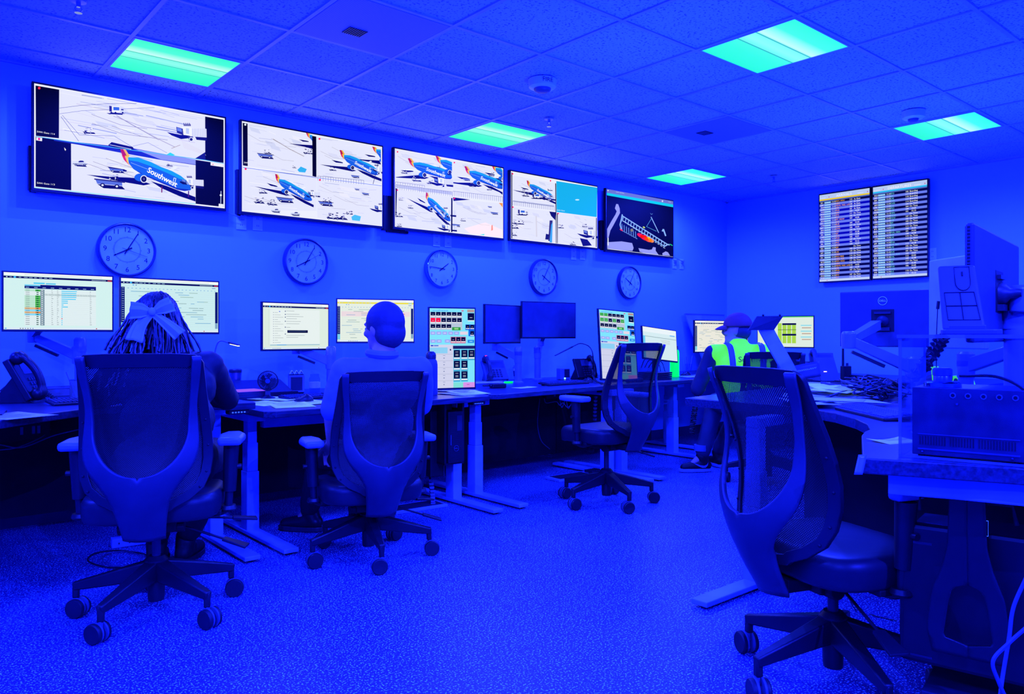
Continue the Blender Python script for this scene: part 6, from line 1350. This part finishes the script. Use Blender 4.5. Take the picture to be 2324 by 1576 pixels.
# ---- island R
def mstand(label, p, rz, s=1., lean=.16, H=.40, tone=None):
    t = thing('monitor_stand', label, 'stand', p, rz, 'detached monitor stands'); mm = tone or M_silver
    m = MB(); m.box(-.11 * s, .11 * s, -.10 * s, .10 * s, 0.001, .012); m.build('stand_base', mm, t, bevel=.004)
    m = MB(); n = 14
    m.bar((0, .06 * s, .008), (0, .06 * s - lean * s, H * s), .085 * s, .035 * s, .07 * s, .03 * s, up=(0, 1, 0)); m.build('stand_column', mm, t, bevel=.006)
    return t
q = on(1805, 876, ZR); t = mstand('pale monitor stand without a monitor, dark tilted plate on top, behind the foreground chair', (q.x, q.y, ZR), 0, 1.0)
dd = q.dot(FW)
for ch in list(t.children): bpy.data.objects.remove(ch)
m = MB(); m.prism([(x, y) for x, y in rrect(.26, .2, .03, 5)], .001, .012); m.build('stand_base', M_silver, t, bevel=.003)
top = at(1733, 738, d=dd) - q; bot = V3(0, 0, .01)
m = MB(); c = arc([bot, bot.lerp(top, .3) + V3(0, .0, .01), bot.lerp(top, .7), top], 6)
for a_, b_ in zip(c, c[1:]): m.bar(a_, b_, .085, .03, .085, .03, up=tuple(FW))
m.build('stand_column', mat('stand_pale_plastic', .6, .35), t, smooth=True)
pa, pb, pc_, pd = (at(1718, 718, d=dd - .05) - q, at(1778, 718, d=dd + .0) - q, at(1757, 749, d=dd - .02) - q, at(1698, 750, d=dd - .08) - q)
m = MB(); bk_ = FW * .012; m.add([pa, pb, pc_, pd, pa + bk_, pb + bk_, pc_ + bk_, pd + bk_], [(3, 2, 1, 0), (4, 5, 6, 7), (0, 1, 5, 4), (1, 2, 6, 5), (2, 3, 7, 6), (3, 0, 4, 7)]); m.build('mount_plate', M_dgrey, t, bevel=.002)
m = MB()
for (x, y) in ((1732, 716), (1770, 716)): m.ball(at(x, y, d=dd - .03) - q, .008, 10, 6)
m.build('latch_button', M_ink, t)
# folded brochure
q = on(1822, 872, ZR) + V3(.0, .0, .0); t = thing('folded_brochure', 'blue folded brochure with white script leaning against the stand base', 'brochure', q, R(-45)); m = MB(); m.grid(lambda u, v: ((u - .5) * .24, .04 * v + .03 * math.sin(u * 3), .002 + .10 * v + .05 * u), 10, 4); m.build('cover', M_mb, t, smooth=True, solid=.001); m = MB(); m.tube([(-.10 + k * .0034, .028 + .012 * math.sin(k * .06), .088 + .05 * (-.10 + k * .0034) / .24 + .006 * math.sin(k * 1.9) * (1 if k % 11 else 0)) for k in range(58)], .0009, 4); m.build('white_script', M_logo, t)
# papers piles on the island
rr = random.Random(12)
for k in range(12):
    px, py = rr.uniform(1822, 1930), rr.uniform(880, 925); p_ = on(px, py, ZR)
    names = ['white', 'bluish', 'printed', 'curled', 'folded', 'creased']; 
    m = MB(); w_, h_ = rr.choice([(.216, .28), (.28, .216), (.2, .3)]); cu = rr.uniform(0, .02); m.grid(lambda u, v: ((u - .5) * w_, (v - .5) * h_, cu * (2 * u - 1) ** 2 * v), 6, 4)
    o = m.build('paper_sheet', M_paperw if k > 8 else M_paper, None, smooth=True, loc=(p_.x, p_.y, ZR + .001 + k * .0035), rot=(0, 0, rr.uniform(-.9, .9)), solid=.0008)
    tag(o, 'loose paper sheet in the messy pile on the island beside the foreground chair', 'paper', 'messy paper pile on the island')
for k in range(8):
    px, py = rr.uniform(1850, 1990), rr.uniform(878, 900); p_ = on(px, py, ZR); m = MB(); cu = rr.uniform(0, .05); m.grid(lambda u, v: ((u - .5) * .216, (v - .5) * .28, cu * (u) ** 2), 6, 4)
    o = m.build('paper_sheet', M_paperw if k % 3 == 0 else M_paper, None, smooth=True, loc=(p_.x, p_.y, ZR + .002 + k * .004), rot=(0, 0, rr.uniform(-1.2, 1.2)), solid=.0008); tag(o, 'loose paper sheet among the tangled cables at the back of the island', 'paper', 'papers among the tangled cables')
# tangled cables
for k in range(14):
    cx, cy = rr.uniform(1925, 2010), rr.uniform(872, 905); pts = []
    for q_ in range(7): pts.append(on(cx + rr.uniform(-70, 70), min(925, max(877, cy + rr.uniform(-18, 22))), ZR) + V3(0, 0, rr.uniform(.008, .07)))
    cable('black cable in the tangle beside the keyboard on the island', pts, rr.choice([.004, .005, .007]), group='tangled black cables', n=12)
cable('thick black cable ending in a plug at the near edge of the cable tangle', [on(1835, 925, ZR) + V3(0, 0, .01), on(1870, 915, ZR) + V3(0, 0, .02), on(1910, 905, ZR) + V3(0, 0, .03), on(1940, 895, ZR) + V3(0, 0, .02)], .007)
coil('ribbed black hose rising from the cable tangle into the acrylic case', [on(2000, 915, ZR) + V3(0, 0, .03), on(2040, 890, ZR) + V3(0, 0, .05), at(2080, 850, d=2.9), at(2118, 800, d=2.8), at(2140, 765, d=2.75)], .022, 44, .006, name='ribbed_hose')
q = on(1919, 877, ZR); t = thing('two_way_radio', 'black two-way radio standing in a charger with a tall antenna', 'radio', q, R(-30)); m = MB(); m.box(-.06, .06, -.035, .035, .001, .04); m.build('charger', M_black, t, bevel=.006); m = MB(); m.box(-.028, .03, -.02, .018, .03, .13); m.build('radio_body', M_blk2, t, bevel=.005); m = MB(); m.tube([(-.018, 0, .13), (-.018, 0, .32)], [.008, .006], 10); m.build('antenna', M_black, t, smooth=True); m = MB(); m.lathe([(.008, .13), (.008, .148)], (.012, 0, 0), 12); m.build('knob', M_dgrey, t)
p1, p2 = on(1905, 925, ZR), on(2080, 965, ZR)
keyboard('large dark keyboard on the island between the cable tangle and the acrylic case', ((p1.x + p2.x) / 2, (p1.y + p2.y) / 2, ZR), math.atan2(p2.y - p1.y, p2.x - p1.x) + R(0), .46, M_black, M_strap)
papers(['small crumpled pale sheet on the near wing of the island'], on(2030, 1003, ZR), R(-20), 1, M_paperw, .13, .09, seed=5)
# acrylic case with metal power unit
A0 = on(2040, 1037, ZR); A1 = on(2324, 1062, ZR); u = (A1 - A0).normalized(); v_ = V3(-u.y, u.x, 0); v_ = v_ if v_.dot(FW) > 0 else -v_
ang = math.atan2(u.y, u.x)
t = thing('acrylic_case', 'clear acrylic case enclosing the metal power unit at the right edge', 'case', A0, ang); W_, D_, H_ = .50, .34, .315
def edgebox(mb, x0, x1, y0, y1, z0, z1): mb.box(x0, x1, y0, y1, z0, z1)
m = MB(); m.box(0, W_, 0, .006, .001, H_); m.build('front_panel', M_clear, t); m = MB(); m.box(0, .006, .0065, D_, .001, H_); m.build('side_panel', M_clear, t); m = MB(); m.box(0, W_, D_ - .006, D_, .001, H_); m.build('rear_panel', M_clear, t)
m = MB(); m.box(-.004, W_, -.004, D_ + .004, H_, H_ + .008); m.build('top_panel', M_clear, t)
M_edgeac = mat('acrylic_edge', .30, .15, alpha=.55)
m = MB(); m.bar((.003, .0, 0), (.003, .0, H_), .007, .007); m.bar((0, .0, .004), (W_, .0, .004), .006, .006); m.bar((-.004, -.002, H_ + .004), (W_, -.002, H_ + .004), .009, .009); m.bar((.003, D_, 0), (.003, D_, H_), .006, .006); m.build('polished_edge', M_edgeac, t)
t = thing('power_unit', 'grey metal power unit with a row of five round holes inside the acrylic case', 'power unit', A0 + u * .028 + v_ * .02, ang); W2, D2, H2 = .255, .22, .185
M_unit = mat('dark_grey_steel', .06, .35, metal=.3, var=.3, vscale=14)
m = MB(); m.box(0, W2, 0, D2, .008, H2); m.build('unit_case', M_unit, t, bevel=.002)
m = MB()
for k in range(5):
    x = .095 + k * .034; m.lathe([(.007, -.002), (.0072, .0005)], (x, 0, H2 - .018), 18, (0, 1, 0))
m.build('grommet', M_silver, t); m = MB()
for k in range(5): m.lathe([(.0048, -.0026), (.0048, .0)], (.095 + k * .034, 0, H2 - .018), 16, (0, 1, 0))
for k in range(34):
    if k not in (10, 20): m.box(.018 + k * .0064, .0205 + k * .0064, -.0015, 0, .035, .058)
m.build('vent_holes', M_ink, t); m = MB(); m.box(.014, W2 - .014, -.003, -.0016, .022, .026); m.box(.014, W2 - .014, -.003, -.0016, .062, .064); m.build('front_trim', M_strap, t)
m = MB(); [m.cyl((x, y, 0), .009, .0005, .009, 12) for x in (.02, W2 - .02) for y in (.02, D2 - .02)]; m.build('feet', M_ink, t)
m = MB(); [m.ball((x, -.002, z), .0035, 8, 6) for x, z in ((.105, .145), (.025, .016), (W2 - .03, .016))]; m.build('screw', M_chrome, t)
t = thing('lens_dome', 'round glossy puck with a ribbed cap on top of the metal power unit', 'puck', A0 + u * .09 + v_ * .08 + V3(0, 0, H2 + .0005), 0); m = MB(); m.lathe([(.045, 0), (.045, .010), (.040, .014)], n=32); m.build('disc', M_chrome, t, smooth=True); m = MB(); m.lathe([(.022, .014), (.022, .028), (.0215, .029), (.024, .03), (.024, .046), (.02, .05)], n=28); m.build('ribbed_cap', M_steel, t, smooth=True)
cable('black cable curving from the puck over the right side of the power unit', [A0 + u * .13 + v_ * .08 + V3(0, 0, H2 + .03), A0 + u * .22 + v_ * .06 + V3(0, 0, H2 + .03), A0 + u * .285 + v_ * .05 + V3(0, 0, H2 - .01), A0 + u * .31 + v_ * .04 + V3(0, 0, .10), A0 + u * .32 + v_ * .03 + V3(0, 0, .02)], .004)
# stand lying on top of the acrylic case
q = A0 + u * .13 + v_ * .12 + V3(0, 0, H_ + .0085)
t = thing('monitor_stand', 'grey monitor stand without a monitor standing on top of the acrylic case', 'stand', q, ang + R(8), 'detached monitor stands')
m = MB(); m.prism(rrect(.14, .12, .02, 4, .02, 0), 0, .014); m.build('stand_base', M_silver2, t, bevel=.003)
m = MB(); m.add([(-.045, .0, .012), (.055, .0, .012), (.030, .055, .19), (-.058, .055, .19), (-.045, .03, .012), (.055, .03, .012), (.030, .08, .19), (-.058, .08, .19)], [(3, 2, 1, 0), (4, 5, 6, 7), (0, 1, 5, 4), (1, 2, 6, 5), (2, 3, 7, 6), (3, 0, 4, 7)]); m.build('stand_column', M_silver2, t, bevel=.006)
def on_face(x, z): k = (z - .012) / .178; return (x - .013 * k, .055 * k - .0015, z)
m = MB(); m.tube([on_face(x, z) for x, z in ((-.03, .04), (.045, .04), (.036, .115), (-.034, .115))], .0012, 5, closed=True); m.tube([on_face(.006, .04), on_face(.003, .115)], .0012, 5); m.tube([on_face(-.032, .078), on_face(.04, .078)], .0012, 5); m.build('mount_square', M_ink, t)
m = MB(); m.tube([on_face(.012 + .018 * math.cos(a), .142 + (.022 * math.sin(a))) for a in [PI + PI * k / 10 for k in range(11)]] + [on_face(.030, .185), on_face(-.006, .185)], .0012, 5, closed=True); m.tube([on_face(.012, .16), on_face(.012, .172)], .002, 6); m.build('cable_slot', M_ink, t)
m = MB(); m.box(-.03, .055, -.03, -.01, .012, .026); m.build('release_pad', M_silver2, t, bevel=.003)
q = at(2125, 770, d=2.9); m = MB(); b_ = V3(q.x, q.y, ZR); t = thing('microphone', 'thin gooseneck microphone left of the grey stand', 'microphone', b_); m.tube([(0, 0, .01), at(2125, 770, d=2.9) - b_, at(2128, 700, d=2.9) - b_], .0018, 6); m.lathe([(.03, 0), (.03, .015)]); m.build('stem', M_black, t); m = MB(); m.tube([at(2128, 702, d=2.9) - b_, at(2130, 684, d=2.9) - b_], .006, 10); m.build('capsule', M_black, t, smooth=True)
# hanging green vest behind the case
q = at(2140, 820, d=3.3); t = thing('safety_vest', 'bright green vest glimpsed through the acrylic case, draped over a dark bag', 'vest', (q.x, q.y, ZR), R(-50)); m = MB(); m.grid(lambda u, v: ((u - .5) * .10 * (1.2 - .5 * v) + .07, -.065 + .02 * math.sin(u * 5) + .05 * v, .004 + .145 * v), 10, 10); m.grid(lambda u, v: ((u - .5) * .03 - .045, -.065 + .03 * v, .06 + .13 * v), 6, 8); m.build('vest_fabric', M_vest, t, smooth=True, solid=.002); m = MB(); m.add([(.075, -.07, .05), (.098, -.068, .05), (.085, -.028, .15), (.068, -.03, .15)], [(0, 1, 2, 3)]); m.build('reflective_stripe', M_reflect, t, solid=.001)
o = MB(); o.ball((0, .03, .08), (.10, .07, .08), 18, 12); o.build('dark_bag', M_blk2, t, smooth=True)
# strip hanging from the corner
q = at(1958, 1050, d=1.98); m = MB(); m.grid(lambda u_, v2: q + RT * ((u_ - .5) * .022 - .016 * v2) + V3(0, 0, .02 - .05 * v2) - FW * .01 * v2, 3, 6); tag(m.build('tape_strip', M_silver, None, smooth=True, solid=.001), 'short clear tape strip hanging off the corner of the island', 'tape')
cable('thin black cable hanging over the far edge of the island desk', [on(1860, 878, ZR) + V3(0, .0, .005), on(1840, 882, ZR) + V3(0, 0, .005), on(1835, 900, ZR) + V3(0, 0, .006)], .003)

# ================================================================ below the desks
M_tower = mat('black_tower_case', .010, .45)
q = at(2040, 1190, d=2.20); qx = V3(q.x, q.y, 0); uu = (u); t = thing('computer_tower', 'big black computer tower hung under the island at the right edge', 'computer', (q.x, q.y, .19), ang, 'computer towers under the desks')
m = MB(); m.box(0, .52, 0, .19, 0, .395); m.build('case', M_tower, t, bevel=.012); m = MB(); m.box(.03, .085, -.001, .002, .34, .347); m.build('latch_line', M_dgrey, t); m = MB(); m.box(.03, .085, -.001, .002, .02, .026); m.build('latch_line', M_dgrey, t); m = MB(); m.box(.04, .20, .03, .16, .395, .397); m.build('paper_label', M_strap, t)
t = thing('hanging_bracket', 'dark under-desk bracket with a 3M label in front of the big tower', 'bracket', at(2150, 1130, d=2.08), ang)
def hb(z): return interp([(-.42, .085), (-.36, .098), (-.25, .085), (-.18, .06), (-.12, .046), (0, .042), (.02, .042)], z)
m = MB(); n = 26
for s in (-1, 1):
    m.grid(lambda a_, b_: (s * ((interp([(-.42, .0), (-.385, .0), (-.375, .058), (-.28, .045), (-.235, .034), (-.225, 0), (.02, 0)], -.42 + .44 * b_)) * (1 - a_) + hb(-.42 + .44 * b_) * a_) + .05, -.02 + .03 * math.cos(b_ * 3) * .3, -.42 + .44 * b_), 6, 40)
m.build('bracket_plate', M_chair, t, smooth=True, solid=.012)
m = MB(); m.box(.018, .098, -.022, -.014, -.085, -.045); lb = m.build('label_plate', M_ink, t); m = MB()
m.tube([(.018, -.023, -.085), (.098, -.023, -.085), (.098, -.023, -.045), (.018, -.023, -.045)], .001, 4, closed=True); [m.box(.046, .046 + w_, -.0235, -.022, z, z + .002) for z, w_ in ((-.058, .035), (-.064, .028), (-.070, .04), (-.077, .03))]; m.build('label_print', M_logo, lb); text_mesh('3M', .011, 'label_lettering', M_logo, lb, (.031, -.0232, -.054), (R(90), 0, 0))
m = MB(); m.tube([(-.065, -.01, -.04), (-.065, -.01, .0), (.15, -.01, .0), (.16, -.01, -.05)], .006, 6); m.box(-.04, .14, 0, .08, .0, .03); m.build('slide_track', M_blk2, t)
for k, (lab, pts) in enumerate((('pale grey cable hanging in a loop at the bottom right corner', [at(2330, 1310, d=1.75), at(2300, 1380, d=1.75), at(2290, 1450, d=1.74), at(2275, 1540, d=1.72), at(2268, 1600, d=1.7)]), ('second pale cable crossing the looped one at the bottom right corner', [at(2335, 1420, d=1.7), at(2290, 1460, d=1.7), at(2254, 1500, d=1.7), at(2265, 1545, d=1.7), at(2290, 1600, d=1.7)]))):
    cable(lab, pts, .0045, M_strap, group='pale cables bottom right')
t = thing('tower_dolly', 'small wheeled cart under the big black tower', 'cart', (q.x, q.y, 0), ang); m = MB(); m.box(.06, .40, -.02, .2, .10, .125); m.build('platform', M_dgrey, t, bevel=.003)
for (x, y) in ((.10, .0), (.36, .0), (.10, .18), (.36, .18)):
    m = MB(); m.lathe([(.035, -.012), (.037, 0), (.035, .012)], (x, y, .037), 22, (math.cos(.6), math.sin(.6), 0)); m.lathe([(.01, .06), (.01, .1)], (x, y, 0)); m.build('caster', M_tire, t, smooth=True)
cable('thin black cable trailing on the floor under the island', [at(1915, 1320, d=2.7), on(1940, 1385, 0) + V3(0, 0, .004), on(1985, 1400, 0) + V3(0, 0, .004), on(2035, 1412, 0) + V3(0, 0, .004)], .002)
# floor things on the left
def ring(label, cx, cy, rx, ry, r=.004, m_=None, seed=1):
    rr = random.Random(seed); P_ = [on(cx + rx * math.cos(a) * rr.uniform(.94, 1.04), cy + ry * math.sin(a) * rr.uniform(.94, 1.06), 0) + V3(0, 0, r + .001 + .004 * (k % 2)) for k, a in enumerate([2 * PI * k / 12 for k in range(12)])]
    m = MB(); m.tube(arc(P_ + [P_[0]], 6), r, 6); tag(m.build('cable_loop', m_ or M_cable, None, smooth=True), label, 'cable')
ring('black cable loop lying on the floor beneath the woman\'s desk', 268, 1273, 68, 20)
ring('inner cable turn inside the black floor loop', 282, 1272, 52, 17, .003, M_strap, 4)
t = thing('power_strip', 'white power strip on the floor behind the woman\'s chair', 'power strip', on(305, 1237, 0), R(-6)); m = MB(); m.box(-.11, .08, -.03, .03, .002, .05); m.build('strip_body', M_white, t, bevel=.004); m = MB(); [m.box(x, x + .006, -.0315, -.029, .02, .03) for x in (-.08, -.03, .02)]; m.box(.08, .10, -.028, .028, .004, .048); m.build('socket', M_ink, t)
t = thing('floor_box', 'flat metal cable tray on the floor beneath the man\'s desk', 'tray', on(940, 1155, 0), R(-4)); m = MB(); m.box(-.18, .20, -.09, .09, .001, .02); m.build('tray_body', M_white, t, bevel=.003); m = MB(); m.box(-.16, .18, -.07, .07, .02, .022); m.build('tray_opening', M_dgrey, t)
t = thing('floor_box', 'flat metal cable tray on the floor left of the empty middle chair', 'tray', on(1310, 1083, 0), R(-4)); m = MB(); m.box(-.26, .26, -.09, .09, .001, .018); m.build('tray_body', M_white, t, bevel=.003); m = MB(); m.box(-.23, .1, -.07, .07, .018, .020); [m.box(.12 + k * .02, .13 + k * .02, -.05, .05, .018, .04) for k in range(6)]; m.build('tray_opening', M_dgrey, t)
t = thing('power_strip', 'black power box with pale sockets under the far left desk', 'power strip', at(48, 992, d=3.95), R(12)); m = MB(); m.box(-.16, .14, 0, .06, -.02, .07); m.build('strip_body', M_blk2, t, bevel=.004); m = MB(); [m.box(x, x + .014, -.002, .0, .01, .05) for x in (-.005, .05, .075)]; m.build('socket', M_strap, t)
for k, (lab, pts) in enumerate((('cable sagging below the far left desk', [at(0, 1010, d=3.8), at(50, 1016, d=3.9), at(120, 990, d=4.0), at(180, 975, d=4.0)]), ('second cable sagging below the far left desk', [at(0, 1022, d=3.85), at(40, 1016, d=3.9), at(90, 995, d=4.0), at(115, 975, d=4.1)]),
                              ('pale cable loop hanging under the middle desk', [at(1235, 905, d=5.9), at(1240, 915, d=5.9), at(1262, 912, d=5.9), at(1270, 920, d=5.9), at(1278, 915, d=5.9), at(1288, 925, d=5.9), at(1300, 915, d=5.9)]), ('pale squiggle of cable behind the empty chair\'s arm', [at(1270, 905, d=6), at(1275, 925, d=6), at(1284, 908, d=6), at(1290, 928, d=6), at(1300, 910, d=6), at(1305, 925, d=6)]),
                              ('thin cable hanging down the black panel of the middle desk', [at(1225, 905, y=4.83), at(1220, 960, y=4.83), at(1228, 1000, y=4.83), at(1248, 1020, y=4.83)]))):
    cable(lab, pts, .003, M_strap, group='cables below the desks')
t = thing('power_strip', 'dark power strip fixed under the middle desk', 'power strip', at(1265, 897, d=6.2), R(0)); m = MB(); m.box(-.12, .12, 0, .05, -.025, .03); m.build('strip_body', M_blk2, t, bevel=.003); m = MB(); [m.box(x, x + .02, -.002, 0, -.01, .014) for x in (-.04, .02, .05, .08)]; m.build('socket', M_strap, t)
# ================================================================ lamps, sky, camera
def lamp(x, y, e, z=ZC - .012, n=2, colr=(.010, .021, 1.0)):
    for i in range(n):
        for j in range(n):
            l = bpy.data.lights.new('lamp', 'SPOT'); l.energy = e / (n * n); l.color = colr; l.spot_size = R(172); l.spot_blend = .55; l.shadow_soft_size = 0
            o = bpy.data.objects.new('ceiling_lamp', l); col.objects.link(o); o.location = (x + (i - (n - 1) / 2) * .26, y + (j - (n - 1) / 2) * .26, z)
for i in range(-1, 3):
    for j in range(0, 3):
        lamp(1.11 + i * 4 * T + .2826, 4.45 - j * 4 * T + .2826, LAMP_E * (.85, 1.1, 1.3)[j])
# added upward spots that brighten the ceiling; the room has no such lamps
for (x, y) in ((0.5, 1.5), (3.2, 2.6), (5.6, 2.4), (5.5, .5), (2.2, -.3)):
    l = bpy.data.lights.new('bounce', 'SPOT'); l.energy = UP_E; l.color = (.010, .036, 1.0); l.shadow_soft_size = 0; l.spot_size = R(165); l.spot_blend = .6
    o = bpy.data.objects.new('added_uplight', l); col.objects.link(o); o.location = (x, y, 1.45); o.rotation_euler = (PI, 0, 0)
for (x, y, tx, ty) in ((-1.2, -.6, 1.2, 4.4), (1.6, -1.6, 3.4, 4.4)):  # added fill spots behind the camera, brightening the floor under the desks
    l = bpy.data.lights.new('fill', 'SPOT'); l.energy = 2000; l.color = (.010, .018, 1.0); l.shadow_soft_size = 0; l.spot_size = R(85); l.spot_blend = 1.
    o = bpy.data.objects.new('fill_spot', l); col.objects.link(o); o.location = (x, y, 2.2); o.rotation_euler = (Vector((tx, ty, 0)) - o.location).to_track_quat('-Z', 'Y').to_euler()
wd = bpy.data.worlds.new('World'); sc.world = wd; wd.use_nodes = True; wd.node_tree.nodes['Background'].inputs[0].default_value = (.0, .002, .05, 1)
cam = bpy.data.cameras.new('Camera'); co = bpy.data.objects.new('Camera', cam); col.objects.link(co); sc.camera = co
co.location = (0, 0, EYE); co.rotation_euler = (R(90), 0, -YAW); cam.sensor_width = 36; cam.lens = F / 2324 * 36; cam.sensor_fit = 'HORIZONTAL'
cam.shift_x = -(CX - 1162) / 2324; cam.shift_y = (CY - 788) / 2324; cam.clip_start = .05
sc.view_settings.view_transform = 'Standard'; sc.view_settings.look = 'None'; sc.view_settings.exposure = 0; sc.view_settings.gamma = 1
sc.cycles.use_denoising = True; sc.cycles.max_bounces = 8; sc.cycles.transparent_max_bounces = 24; sc.cycles.diffuse_bounces = 4; sc.cycles.sample_clamp_indirect = 6; sc.cycles.caustics_reflective = False; sc.cycles.caustics_refractive = False
flush_canvases()
